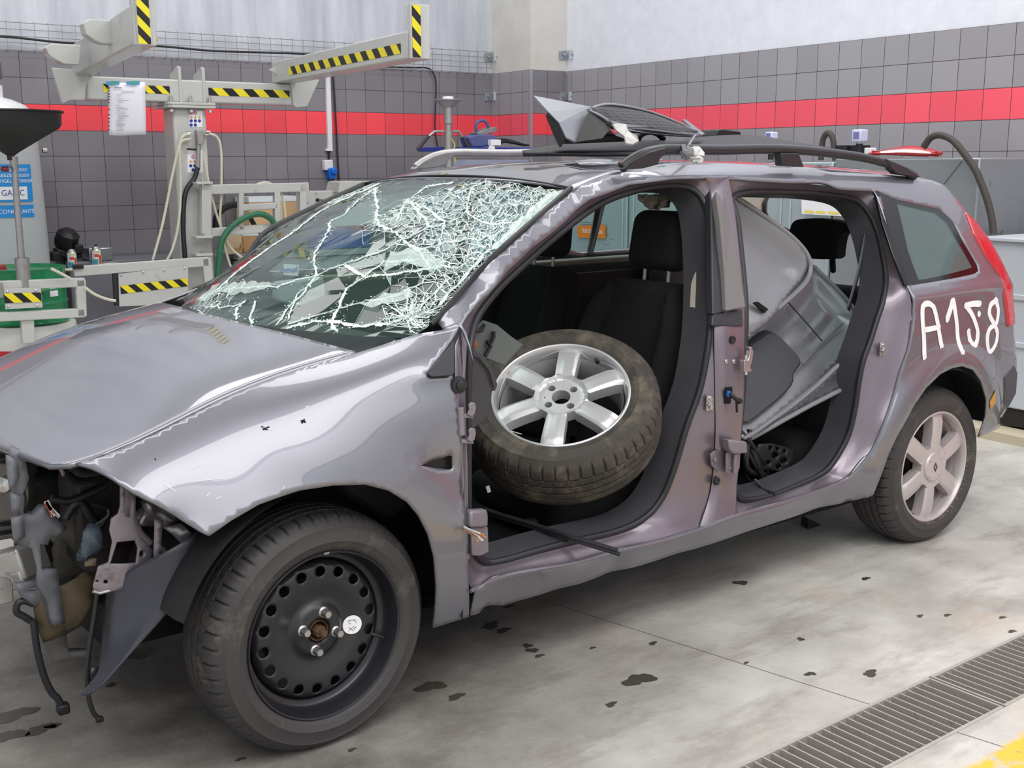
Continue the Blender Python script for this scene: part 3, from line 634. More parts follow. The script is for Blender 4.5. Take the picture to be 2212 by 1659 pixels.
# front door hinges on the A pillar, mirror base, grommet, cut wires
plate('hinge_pillar', [(984, 745), (1000, 705), (1012, 720), (1008, 760), (1004, 830), (1008, 900), (1012, 1000), (1014, 1190), (1018, 1210), (1000, 1210), (996, 1000), (984, 860)], .03, .04, paint_dull, car)
b = MB()
for y0 in (868, 923):
    sg = 1 if y0 == 868 else 1
    b.prism([on_body(a, c, -.004) for a, c in [(1007, y0+26), (1012, y0+16), (1010, y0+6), (1016, y0), (1024, y0+2), (1026, y0+12), (1023, y0+26), (1016, y0+32)]], (0, -.006, 0))
    b.prism([on_body(a, c, .012) for a, c in [(990, y0+24), (1016, y0+26), (1016, y0+34), (990, y0+32)]], (0, -.016, 0))
b.cyl(on_body(994, 880, .0), on_body(997, 940, .0), .010); b.build('front_hinge', bare, car, bevel=.0015)
b = MB(); c = on_body(992, 832, .004); b.lathe([(.010, .014), (.013, .012), (.014, .006), (.022, .004), (.024, -.006)], c, (-.1, -1, 0), 24, cap0=True); b.build('wiring_grommet', rubber, car)
plate('mirror_base', [(982, 737), (983, 806), (976, 812), (934, 815), (927, 811), (930, 802)], -.004, .012, charcoal, car, bevel=.003)
b = MB(); b.prism([on_body(a, c, .01) for a, c in [(1003, 1098), (1040, 1096), (1042, 1112), (1041, 1134), (1004, 1136)]], (0, -.03, 0)); b.build('hinge_cap', bare, car, bevel=.008)
b = MB(); b.prism([on_body(a, c, .018) for a, c in [(1008, 1136), (1044, 1134), (1046, 1188), (1030, 1196), (1010, 1196)]], (0, -.022, 0)); b.build('check_strap_bracket', bare, car, bevel=.003)
rnd = random.Random(3)
for k in range(9):
    b = MB(); e = on_body(1046+rnd.uniform(-14, 8), 1152+k*2.4+rnd.uniform(-3, 3), -.055); s0 = on_body(1002, 1138+k*.8, .0)
    b.tube(spline([s0, s0.lerp(e, .5)+Vector((0, -.012, rnd.uniform(-.004, .006))), e], 4), .0022, 6); b.build('cut_wire', [mat('white_wire', (214, 206, 200), .5), mat('orange_wire', (196, 128, 70), .5), mat('grey_wire', (150, 146, 148), .5)][k % 3], car)
# ------------------------------------------------------------------ bonnet
def hood_pt(u, v):
    av = abs(v); xf = -.645+.058*av**2.5; xr = .075+.112*av**2.2; x = xf+(xr-xf)*u
    xc = max(-.60, min(.3, x)); wd = (w5(xc)-taper(xc)-.004); wd = min(wd, .705) if x > -.2 else wd
    if x < -.545: wd = .676-(-.545-x)*1.15 if x > -.60 else .613-.05*(-.60-x)
    ze = z5(xc) - (max(0, -.60-x))*.35
    cr = .052*smooth01(-.72, -.15, x)+.004
    z = ze+cr*(1-av**2.4)
    return Vector((x, v*wd, z))
NU, NV = 44, 60
b = MB(); b.grid([[hood_pt(i/NU, -1+2*j/NV) for j in range(NV+1)] for i in range(NU+1)])
b.build('bonnet', paint, car, ang=60, solid=(.012, -1))
b = MB(); b.tube([(x, -(w5(x)-taper(x))+.001, z5(x)-.006) for x in [.20-.02*i for i in range(37)]], .0055, 8); b.build('bonnet_gap', black, car)
# ------------------------------------------------------------------ roof
DITCH = [(1236, 408), (1267, 395), (1320, 375), (1356, 367), (1429, 358), (1480, 353), (1556, 353), (1657, 358), (1726, 361), (1904, 377), (1980, 384), (2011, 389)]
dl = spline([on_body(a, b, 0) for a, b in DITCH], 6)
zc = lambda x: interp([.95, 1.1, 1.4, 1.75, 2.3, 2.8, 3.1], [1.430, 1.462, 1.488, 1.497, 1.490, 1.468, 1.445], x)
rows = []
for q in dl:
    f = smooth01(.9, 1.6, q.x); row = []
    for j in range(31):
        v = -1+2*j/30; xo = -.022*(1-f)*(1-v*v); x = q.x+xo
        z = q.z+(zc(x)-q.z)*(1-abs(v)**2.6)
        if v < 0: z += -.018*math.exp(-((x-1.33)**2+(v+.62)**2*.25)/.012) + .010*math.exp(-((x-1.22)**2+(v+.55)**2*.25)/.004)
        row.append(Vector((x, v*abs(q.y), z)))
    rows.append(row)
b = MB(); b.grid(rows); b.build('roof_panel', paint, car, ang=60, solid=(.008, -1))
b = MB(); b.grid([[Vector((q.x, q.y*.97, q.z-.035)) for q in r[1:-1]] for r in rows[3:-6]]); b.build('headlining', beige, car, ang=60, solid=(.01, -1))
ft = MB(); q0 = on_body(1290, 347, 0); q0 = Vector((1.20, -.42, 1.476))
ft.add([q0+Vector(d) for d in ((0, 0, .002), (.02, .06, .014), (.10, .05, .020), (.17, .0, .016), (.13, -.035, .004), (.06, -.02, .003))], [(0, 1, 2, 3, 4, 5)]); ft.build('torn_roof_flap', paint, car, solid=(.003, 0))
# ------------------------------------------------------------------ windscreen surface
WE = spline([on_body(a, b, .006) for a, b in [(900, 733), (940, 696), (1005, 625), (1070, 553), (1150, 481), (1234, 408)]], 6)
WC0, WC1 = Vector((.10, 0, 1.022)), Vector((.992, 0, 1.440))
def ws_pt(t, v, lift=0.0):
    k = t*(len(WE)-1); i = min(int(k), len(WE)-2); E = WE[i].lerp(WE[i+1], k-i)
    C = WC0.lerp(WC1, t)+Vector((-.020, 0, .035))*math.sin(PI*t); g = 1-abs(v)**2.2
    return Vector((E.x+(C.x-E.x)*g, E.y*-v, E.z+(C.z-E.z)*g+lift))
# fabric of later parts: pixel -> windscreen parameters
def ws_uv(px, py):
    d = ray(px, py); best = None; t, v = .5, 0.
    for _ in range(30):
        P = ws_pt(t, v); e = 1e-3; Pt = (ws_pt(t+e, v)-P)/e; Pv = (ws_pt(t, v+e)-P)/e
        # solve P+Pt*a+Pv*b = CAM + d*s
        Mx = Matrix((Pt, Pv, -d)).transposed()
        try: sol = Mx.inverted() @ (CAM-P)
        except ValueError: break
        a, bb = max(-.25, min(.25, sol[0])), max(-.4, min(.4, sol[1])); t = max(0.001, min(.998, t+a)); v = max(-1.1, min(1.1, v+bb))
    return t, v
gk = MB(); gk.tube([q+Vector((-.004, -.004, .004)) for q in WE[5:]], .008, 8); gk.tube([Vector((q.x, -q.y, q.z)) for q in WE], .011, 8)
gk.tube([ws_pt(.997, -1+j/15, .004) for j in range(31)], .004, 8); gk.build('windscreen_gasket', rubber, car)
# ------------------------------------------------------------------ rear quarter window, lamp, bumper
flank('quarter_window', QUARTER, [], glass_g, car, off=.004, step=.05, thick=0)
QI = [(1937, 440), (2020, 460), (2045, 480), (2070, 525), (2100, 578), (1985, 606), (1962, 545)]
flank('window_border', QUARTER, [QI], mat('black_glass_border', (16, 16, 20), 0.08), car, off=.002, step=.03, thick=0)
plate('door_frame_strip', [(1889, 411), (1900, 413), (1918, 480), (1942, 555), (1966, 617), (1956, 619), (1932, 556), (1908, 485)], -.002, .012, blackgloss, car)
TL = [(2087, 458), (2110, 480), (2140, 520), (2180, 598), (2189, 640), (2193, 700), (2180, 706), (2172, 640), (2163, 598), (2128, 548), (2105, 505)]
flank('tail_lamp', TL, [], redlens, car, off=-.007, step=.015, thick=.02)
plate('bumper_guard', [(2172, 815), (2193, 790), (2199, 805), (2196, 850), (2180, 880), (2168, 872)], -.006, .05, greyplastic, car, bevel=.006)
# ------------------------------------------------------------------ wheels (local frame: +Z points outward, origin at the outer face)
def wheel_matrix(c, n, roll=0.0):
    n = Vector(n).normalized(); up = Z-n*n.z; up.normalize(); x = up.cross(n)
    m = Matrix((x, up, n)).transposed().to_4x4() @ Matrix.Rotation(roll, 4, 'Z'); m.translation = Vector(c); return m
def tyre(M, m, parent, flat=True, tread='rib', seg=400):
    prof = [(.2195, -.016), (.226, -.007), (.236, -.001), (.247, .002), (.249, .0035), (.252, .002), (.266, .002), (.280, -.003), (.2825, -.002), (.286, -.006), (.2955, -.014), (.3045, -.0245), (.3065, -.027), (.310, -.034), (.3130, -.046), (.3145, -.058), (.3148, -.0605), (.3085, -.0615), (.3085, -.0675), (.3152, -.0685), (.3160, -.082), (.3160, -.0875), (.3090, -.0885), (.3090, -.0965), (.3163, -.0975), (.3163, -.1085), (.3163, -.1185), (.3090, -.1195), (.3090, -.1275), (.3160, -.1285), (.3152, -.1475), (.3085, -.1485), (.3085, -.1545), (.3148, -.1555), (.3130, -.170), (.3065, -.189), (.2955, -.201), (.280, -.211), (.26, -.215), (.236, -.213), (.2195, -.200)]
    b = MB(); rows = []
    n = len(prof)
    for k in range(seg):
        a = 2*PI*k/seg; row = []
        for i, (r, h) in enumerate(prof):
            rr = r
            blk = (k % 8) == 0
            if 11 <= i <= 16 and blk: rr -= .0075
            if i in (12, 13, 14, 15) and tread == 'block' and (k % 8) == 4: rr -= .002
            sk = (k+int(abs(h)*220)) % 8
            if 19 <= i <= 21 and sk == 0: rr -= .004
            if 24 <= i <= 26 and (k-int(abs(h)*300)) % 10 == 0: rr -= .003
            row.append(Vector((rr*math.cos(a), rr*math.sin(a), h)))
        rows.append(row)
    b.grid(rows, cu=True); b.xf(M)
    if flat:
        for q in b.v:
            if q.z < 0.0015: q.z = 0.0015
    return b.build('tyre', m, parent, ang=50)
def rim_lathe(b, prof, seg=96): b.lathe(prof, (0, 0, 0), Z, seg)
def alloy_wheel(M, m, parent, cap=True, name='alloy_wheel', spoke0=PI/2):
    b = MB()
    rim_lathe(b, [(.2205, -.020), (.2225, -.014), (.2215, -.009), (.2180, -.007), (.2140, -.009), (.2115, -.014), (.2085, -.020), (.2060, -.032), (.2030, -.060), (.1960, -.090), (.1960, -.160), (.2080, -.185), (.2205, -.200), (.2180, -.205), (.200, -.190), (.188, -.160), (.188, -.090), (.198, -.050)])
    hw_ = .0315; wins = []
    for i in range(6):
        a0 = spoke0+i*PI/3; a1 = a0+PI/3; ro = .2035
        L = []
        e0, e1 = a0+math.asin((hw_+.004)/ro), a1-math.asin((hw_+.004)/ro)
        for k in range(9): a = e0+(e1-e0)*k/8; L.append((ro*math.cos(a), ro*math.sin(a)))
        ri = .086
        f1, f0 = a1-math.asin(hw_/ri), a0+math.asin(hw_/ri)
        if f0 > f1: f0 = f1 = (a0+a1)/2
        for k in range(4): a = f1+(f0-f1)*k/3; L.append(((ri-.002*math.sin(PI*k/3))*math.cos(a), (ri-.002*math.sin(PI*k/3))*math.sin(a)))
        wins.append(L)
    outer = [(.2095*math.cos(2*PI*k/120), .2095*math.sin(2*PI*k/120)) for k in range(120)]
    holes = list(wins)
    if not cap:
        holes.append([(.030*math.cos(2*PI*k/28), .030*math.sin(2*PI*k/28)) for k in range(28)])
        for i in range(4):
            a = spoke0+PI/4+i*PI/2; holes.append([(.050*math.cos(a)+.0125*math.cos(2*PI*k/18), .050*math.sin(a)+.0125*math.sin(2*PI*k/18)) for k in range(18)])
        a = spoke0+PI/2+.1; holes.append([(.052*math.cos(a)+.003*math.cos(2*PI*k/8), .052*math.sin(a)+.003*math.sin(2*PI*k/8)) for k in range(8)])
    V, F = cdt(outer, holes, .0075)
    def h(x, y):
        r = math.hypot(x, y); a = (math.atan2(y, x)-spoke0+PI/6) % (PI/3)-PI/6; d = r*math.sin(a)
        z = -.017+.005*math.sin(PI*min(1, max(0, (r-.06)/.16)))-.005*smooth01(.18, .2095, r)
        if not cap and r < .084: z -= .011*smooth01(.084, .074, r)
        if r > .088:
            # each spoke: a flat face and a chamfer that widens towards the rim, as a twisted facet
            if d > .012-.02*(.2-r): z -= (d-(.012-.02*(.2-r)))*.26
            if d < -.024: z -= (-.024-d)*.8
        return z
    top = [Vector((q.x, q.y, h(q.x, q.y))) for q in V]; no = len(top); bd = {}
    for f in F:
        for i in range(3):
            k = (f[i], f[(i+1) % 3]); bd[k] = 1
    fs = [tuple(f) for f in F]; vs = list(top); mp = {}
    for (i, j) in list(bd):
        if (j, i) not in bd:
            for q in (i, j):
                if q not in mp:
                    mp[q] = len(vs); p = top[q]; vs.append(Vector((p.x*.985, p.y*.985, p.z-.040)))
            fs.append((j, i, mp[i], mp[j]))
    b.add(vs, fs); b.xf(M); o = b.build(name, m, parent, ang=28, fix=False)
    return o
def brake(M, parent):
    b = MB(); b.lathe([(.0, -.075), (.075, -.075), (.075, -.10), (.132, -.10), (.132, -.125), (0, -.125)], (0, 0, 0), Z, 48); b.xf(M); return b.build('brake_disc', mat('rusted_brake_disc', (58, 50, 46), 0.6, 0.4, noise=(30, .3)), parent)
# --- front wheel: black steel disc with eighteen round holes
FW = wheel_matrix((0, -.852, .305), (.045, -1, 0), 0.0)
def steel_z(r): return interp([.0, .029, .036, .046, .060, .070, .080, .100, .13, .158, .172, .180, .187], [-.052, -.052, -.047, -.049, -.050, -.058, -.064, -.060, -.052, -.050, -.054, -.064, -.076], r)
def steel_wheel(M, parent):
    b = MB()
    rim_lathe(b, [(.2190, -.020), (.2220, -.015), (.2222, -.010), (.2195, -.0065), (.2160, -.008), (.2140, -.014), (.2120, -.028), (.2080, -.044), (.2060, -.060), (.2000, -.066), (.1900, -.068), (.1860, -.074), (.1860, -.16), (.2080, -.185), (.2205, -.200)])
    holes = []
    for i in range(18):
        a = 2*PI*(i+.3)/18; c = (.158*math.cos(a), .158*math.sin(a)); holes.append([(c[0]+.0142*math.cos(2*PI*k/24), c[1]+.0142*math.sin(2*PI*k/24)) for k in range(24)])
    holes.append([(.029*math.cos(2*PI*k/32), .029*math.sin(2*PI*k/32)) for k in range(32)])
    V, F = cdt([(.1865*math.cos(2*PI*k/140), .1865*math.sin(2*PI*k/140)) for k in range(140)], holes, .007)
    PR = ([.0, .029, .036, .046, .060, .070, .080, .100, .13, .158, .172, .180, .187], [-.052, -.052, -.047, -.049, -.050, -.058, -.064, -.060, -.052, -.050, -.054, -.064, -.076])
    def hh(x, y):
        r = math.hypot(x, y); z = interp(PR[0], PR[1], r)
        for i in range(4):
            a = PI*.5-.28+i*PI/2; d = math.hypot(x-.05*math.cos(a), y-.05*math.sin(a)); z += .005*math.exp(-(d/.014)**2)
        return z
    b.add([Vector((q.x, q.y, hh(q.x, q.y))) for q in V], F); b.xf(M)
    o = b.build('front_wheel', steelwheel, parent, ang=40, solid=(.004, -1)); return o
fw = steel_wheel(FW, car); tyre(FW, tyre_m, fw, tread='block'); brake(FW, fw)
for i in range(4):
    a = PI*.5-.28+i*PI/2; p = (.05*math.cos(a), .05*math.sin(a)); b = MB()
    b.lathe([(.0145, -.050), (.0145, -.046), (.0105, -.043)], (p[0], p[1], 0), Z, 20); b.lathe([(.0105, -.046), (.0105, -.024), (.0095, -.022)], (p[0], p[1], 0), Z, 6, cap1=True); b.xf(FW); b.build('wheel_bolt', chrome, fw, ang=30)
b = MB(); b.lathe([(.029, -.058), (.027, -.048), (.024, -.052), (.024, -.075), (0, -.075)], (0, 0, 0), Z, 32); b.lathe([(.016, -.07), (.016, -.04), (.014, -.037)], (0, 0, 0), Z, 6, cap1=True); b.lathe([(.009, -.04), (.009, -.022), (.008, -.020)], (0, 0, 0), Z, 16, cap1=True); b.xf(FW); b.build('hub_nut', rust, fw, ang=30)
b = MB(); c = (.104, -.014); sz = lambda x, y, l: Vector((x, y, steel_z(math.hypot(x, y))+l)); b.grid([[sz(c[0]+r*math.cos(2*PI*k/40), c[1]+r*math.sin(2*PI*k/40), .0012) for k in range(40)] for r in (.0002, .006, .012, .018, .0255)], cv=True)
b.xf(FW); st = b.build('round_sticker', white, fw, ang=0)
b = MB(); zz = -.0555
def strk(b, pts, wd):
    for i in range(len(pts)-1):
        p, q = sz(*pts[i], .002), sz(*pts[i+1], .002); d = (q-p).normalized(); n = Vector((-d.y, d.x, 0))*wd; b.add([p-n, q-n, q+n, p+n], [(0, 1, 2, 3)])
K = lambda L: [(c[0]+x*.001, c[1]+y*.001) for x, y in L]
strk(b, K([(-10, 12), (-2, 13), (6, 12)]), .0007); strk(b, K([(-8, 12), (-8, 4), (-2, 3)]), .0005); strk(b, K([(8, 12), (10, 4), (12, 4)]), .0005); strk(b, K([(8, 13), (4, 12)]), .0009)
strk(b, K([(-11, -16), (5, -4)]), .0005); strk(b, K([(-10, -5), (3, -18)]), .0005); strk(b, K([(6, -8), (9, -8), (9, -11)]), .0008); strk(b, K([(2, -10), (6, -15)]), .0006)
b.xf(FW); b.build('sticker_print', mat('black_print', (28, 28, 30), .6), fw, ang=0)
b = MB(); b.tube([FW @ Vector((.165, -.058, -.062)), FW @ Vector((.178, -.063, -.050)), FW @ Vector((.186, -.066, -.030))], .0045, 10); b.build('tyre_valve', rubber, fw)
b = MB(); 
for k in range(3): a = PI/2+.02+.03*k; 
b.hexa([FW @ Vector(q) for q in ((-.004, .2160, -.010), (.012, .2155, -.010), (.012, .2225, -.006), (-.004, .223, -.006), (-.004, .2160, -.004), (.012, .2155, -.004), (.012, .2225, -.001), (-.004, .223, -.001))]); b.build('balance_weight', chrome, fw, ang=0, bevel=.001)
# --- rear wheel: six-spoke alloy with a centre cap
RW = wheel_matrix((2.686, -.852, .305), (0, -1, 0), 0.0)
rw = alloy_wheel(RW, alloy_b, car, True, 'rear_wheel', PI/2-.10); tyre(RW, tyre_m, rw); brake(RW, rw)
b = MB(); b.lathe([(.060, -.030), (.060, -.014), (.056, -.009), (.048, -.0075), (.03, -.007), (0, -.007)], (0, 0, 0), Z, 40)
for i in range(4):
    a = PI/4+i*PI/2; b.lathe([(.006, -.012), (.006, -.005), (.003, -.003)], (.046*math.cos(a), .046*math.sin(a), 0), Z, 12, cap1=True)
b.xf(RW); b.build('centre_cap', alloy_b, rw, ang=35)
b = MB()   # diamond emblem on the cap: an outlined rhombus
for sgn in (1, -1):
    b.add([Vector(q) for q in ((0, sgn*.0185, -.0055), (sgn*.0125, 0, -.0055), (sgn*.0075, 0, -.0055), (0, sgn*.011, -.0055))], [(0, 1, 2, 3)])
    b.add([Vector(q) for q in ((0, sgn*.0185, -.0055), (-sgn*.0125, 0, -.0055), (-sgn*.0075, 0, -.0055), (0, sgn*.011, -.0055))], [(0, 1, 2, 3)])
b.xf(RW); b.build('diamond_emblem', mat('emblem_grey', (70, 66, 68), .3, .6), rw, ang=0, solid=(.0015, 1))
b = MB(); rnd = random.Random(8)   # dry grass caught between tyre and rim
for k in range(60):
    a = rnd.uniform(-2.2, .25); r = .221; p = Vector((r*math.cos(a), r*math.sin(a), -.004)); L = rnd.uniform(.006, .016)
    q = p+Vector((math.cos(a)*L*.6, math.sin(a)*L*.6, L*.7)); n = Vector((-math.sin(a), math.cos(a), 0))*.0007; b.add([p-n, p+n, q], [(0, 1, 2)])
b.xf(RW); tag(b.build('dry_grass', mat('dry_grass', (176, 154, 116), .9), rw, ang=0, fix=False), 'bits of dry grass caught in the tyre bead', kind='stuff')
# far side wheels
for ax, mk in ((0.0, 'front'), (2.686, 'rear')):
    M2 = wheel_matrix((ax, .852, .305), (0, 1, 0)); o = alloy_wheel(M2, alloy_b, car, True, 'far_wheel'); tyre(M2, tyre_m, o, seg=120)
# wheel housings and underbody
for ax, az, R in AX:
    for sd in (-1, 1):
        b = MB(); rows = []
        for k in range(41):
            a = PI*((-.04 if ax < 1 else .10)+(.93 if ax < 1 else .93)*k/40); r = R+.012 if ax < 1 else R+.01
            rows.append([Vector((ax+(r+dr)*math.cos(a), sd*y, az+(r+dr)*math.sin(a))) for y, dr in ((.868, 0), (.84, .012), (.70, .02), (.50, .02))]+[Vector((ax+.1*math.cos(a), sd*.50, az+.1*math.sin(a)))])
        b.grid(rows); b.build('wheel_arch_liner', mat('black_arch_liner', (20, 20, 22), .55, noise=(30, .2)), car, ang=60)
b = MB(); b.box((1.33, 0, .235), (2.0, 1.50, .05)); b.box((2.9, 0, .42), (1.1, 1.3, .05)); b.box((.02, 0, .30), (.9, .9, .12)); b.build('floor_pan', darkcloth, car, ang=0)
b = MB(); b.tube([(.6, .1, .19), (1.2, .12, .18), (1.9, .15, .19), (2.3, .2, .24)], .03); b.tube([(2.3, -.50, .28), (2.686, -.6, .30), (2.686, .6, .30), (2.3, .5, .28)], .035); b.build('exhaust_and_axle', mat('dirty_underbody', (44, 40, 38), .7), car)
b = MB(); c = at_y(1755, 1165, -.45); b.prism([at_y(a, d, -.45) for a, d in [(1745, 1120), (1785, 1140), (1788, 1185), (1772, 1190), (1745, 1170)]], (.02, .05, 0)); b.build('jacking_bracket', mat('dirty_underbody', (44, 40, 38), .7), car, ang=0)
# ------------------------------------------------------------------ loose wheel lying in the driver's seat
LW = wheel_matrix((.986, -.579, .777), (-.4403, -.3886, .8094), 0.0)
lw = alloy_wheel(LW, alloy, None, False, 'loose_wheel', PI/2-.02); tag(lw, 'spare alloy wheel with muddy tyre lying tilted in the front door opening', 'wheel')
tyre(LW, tyre_mud, lw, flat=False)
b = MB(); b.lathe([(.032, -.045), (.03, -.055), (.0, -.055)], (0, 0, 0), Z, 30); b.xf(LW); 
b = MB(); p = LW @ Vector((.10, .165, -.035)); q = LW @ Vector((.095, .155, -.012)); b.cyl(p, q, .0065, .006, 12); b.build('tyre_valve', rubber, lw)
# ------------------------------------------------------------------ cabin
def soft(name, pts8, m, parent, bev=.05, seg=5):
    b = MB(); b.hexa(pts8); return b.build(name, m, parent, ang=70, bevel=bev, seg=seg)
def slab8(x0, z0, x1, z1, y0, y1, th, w2=0):   # leaning cushion: front line (x0,z0)->(x1,z1), thickness th backwards
    d = Vector((x1-x0, 0, z1-z0)).normalized(); n = Vector((d.z, 0, -d.x))*th
    f = lambda x, y, z: Vector((x, y, z))
    return [f(x0, y0, z0), f(x0, y1, z0), f(x0, y1, z0)+n, f(x0, y0, z0)+n, f(x1, y0+w2, z1), f(x1, y1-w2, z1), f(x1, y1-w2, z1)+n, f(x1, y0+w2, z1)+n]
def seat(name, yc, dx):
    t = soft(name, slab8(.98+dx, .50, 1.42+dx, .46, yc-.25, yc+.25, -.0) if 0 else [Vector(q) for q in ((.95+dx, yc-.25, .30), (1.45+dx, yc-.25, .30), (1.45+dx, yc+.25, .30), (.95+dx, yc+.25, .30), (.93+dx, yc-.25, .44), (1.45+dx, yc-.25, .40), (1.45+dx, yc+.25, .40), (.93+dx, yc+.25, .44))], fabric, car, .05)
    bk = soft('backrest', slab8(1.36+dx, .42, 1.545+dx, 1.085, yc-.245, yc+.245, .13, .035), fabric, t, .055)
    for sd in (-1, 1):   # side bolsters with piping seams
        b = MB(); b.tube(spline([(1.375+dx, yc+sd*.20, .50), (1.41+dx, yc+sd*.215, .72), (1.49+dx, yc+sd*.20, .92), (1.54+dx, yc+sd*.15, 1.05)], 6), [.03]*2+[.045]*14+[.03]*3, 12); b.build('bolster', fabric, t)
    hr = soft('headrest', slab8(1.555+dx, 1.115, 1.585+dx, 1.325, yc-.135, yc+.135, .105, .012), fabric, t, .05)
    for sd in (-.06, .06): b = MB(); b.cyl((1.60+dx, yc+sd, 1.05), (1.61+dx, yc+sd, 1.16), .007); b.build('headrest_post', galv, t)
    return t
seat('driver_seat', -.37, 0.0); seat('passenger_seat', .37, .08)
rb = soft('rear_bench', [Vector(q) for q in ((2.10, -.62, .28), (2.62, -.62, .28), (2.62, .62, .28), (2.10, .62, .28), (2.08, -.62, .46), (2.62, -.62, .42), (2.62, .62, .42), (2.08, .62, .46))], fabric, car, .05)
soft('backrest', slab8(2.60, .40, 2.74, .985, -.60, .60, .13), fabric, rb, .05)
HRP = [(1702, 512), (1708, 484), (1722, 474), (1760, 472), (1805, 477), (1832, 486), (1842, 494), (1838, 502), (1818, 504), (1810, 520), (1806, 545), (1798, 560), (1722, 556), (1704, 538)]
b = MB(); b.prism(spline([at_x(a, c, 2.66) for a, c in HRP], 3, True), (.07, 0, 0)); b.cyl(at_x(1798, 552, 2.70), at_x(1800, 590, 2.70), .012); b.build('headrest', fabric, rb, bevel=.012)
b = MB(); b.prism(spline([at_x(a-150, c+8, 2.80) for a, c in HRP], 3, True), (.07, 0, 0)); b.build('headrest', fabric, rb, bevel=.012)
# seat belt from the rear pillar
def ribbon(name, pts, wdt, m, parent, side=Vector((1, 0, 0)), th=.002):
    P = spline(pts, 6); b = MB(); rows = [[q-side*wdt/2, q+side*wdt/2] for q in P]; b.grid(rows); return b.build(name, m, parent, ang=60, solid=(th, 0))
ribbon('seat_belt', [on_body(1871, 505, .13), on_body(1856, 580, .16), on_body(1832, 670, .22)], .045, mat('grey_webbing', (92, 94, 98), .8), car, Vector((.8, .3, -.3)))
b = MB(); b.prism([on_body(a, c, .15) for a, c in [(1845, 436), (1868, 455), (1888, 530), (1900, 600), (1910, 660), (1880, 730), (1872, 640), (1872, 560), (1858, 480)]], (0, .03, 0)); b.build('pillar_lining', black, car, bevel=.004)
b = MB(); b.prism([on_body(a, c, .13) for a, c in [(1490, 436), (1512, 470), (1520, 560), (1518, 640), (1510, 672), (1500, 664), (1505, 560), (1500, 480)]], (0, .02, 0)); b.build('pillar_lining', beige, car)
b = MB(); b.prism([at_y(a, c, .64) for a, c in [(1560, 415), (1658, 425), (1652, 442), (1650, 455), (1662, 482), (1640, 486), (1560, 450)]], (0, .04, 0)); b.build('tailgate_pillar_lining', beige, car, bevel=.006)
b = MB(); b.tube([at_y(a, c, .63) for a, c in [(1658, 425), (1651, 440), (1651, 455), (1665, 487), (1678, 500)]], .010); b.build('tailgate_seal', rubber, car)
# far doors, inner side: window ledge and door card
b = MB(); b.box((1.55, .765, .74), (2.2, .03, .50)); b.build('door_card', charcoal, car, bevel=.01)
b = MB(); b.box((1.9, .752, 1.035), (2.2, .06, .03)); b.build('window_ledge', mat('olive_grey_ledge', (120, 116, 104), .5), car, bevel=.008)
for sy in (-.70, .70): b = MB(); b.box((2.95, sy, .72), (.7, .03, .62)); b.build("luggage_side_trim", black, car, bevel=.01)
# dashboard
b = MB(); prof = [(.16, .60), (.16, .95), (.20, .975), (.30, 1.005), (.44, .985), (.56, .93), (.62, .84), (.60, .70), (.50, .58), (.30, .50)]
b.prism([Vector((x, -.66, z)) for x, z in prof], (0, 1.32, 0)); dash = b.build('dashboard', mat('dashboard_plastic', (36, 36, 40), .55, bump=(300, .1)), car, bevel=.02)
b = MB(); b.prism([at_y(a, c, -.705) for a, c in [(1008, 748), (1030, 756), (1052, 775), (1068, 802), (1076, 832), (1070, 846), (1063, 842), (1060, 880), (1046, 912), (1008, 936)]], (0, .04, 0)); b.build('dashboard_end_cap', greyplastic, dash, bevel=.004)
b = MB(); b.tube([at_y(a, c, -.712) for a, c in [(1008, 764), (1035, 775), (1056, 802), (1066, 838)]], .0025); b.build('cap_groove', black, dash)
b = MB(); b.prism([at_y(a, c, -.56) for a, c in [(1018, 726), (1046, 692), (1075, 702), (1104, 726), (1130, 744), (1090, 790), (1040, 770), (1020, 780)]], (0, .012, 0)); b.build('broken_vent_panel', mat('grey_green_plastic', (98, 104, 102), .5), dash, bevel=.003)
b = MB(); b.lathe([(0, .012), (.010, .008), (.014, 0)], at_y(1022, 744, -.565), (0, -1, 0), 16); b.build('orange_cap', mat('orange_plastic', (178, 84, 40), .5), dash)
for P in ([(1025, 716), (1040, 714), (1046, 700)], [(1060, 742), (1066, 728), (1066, 716)], [(1048, 770), (1060, 748), (1052, 738)]):
    b = MB(); b.tube([at_y(a, c, -.572) for a, c in P], .006); b.build('panel_slot', black, dash)
b = MB(); b.tube([(.60, -.37, .80), (.72, -.37, .86)], .04, 16); b.build('steering_column', black, dash)
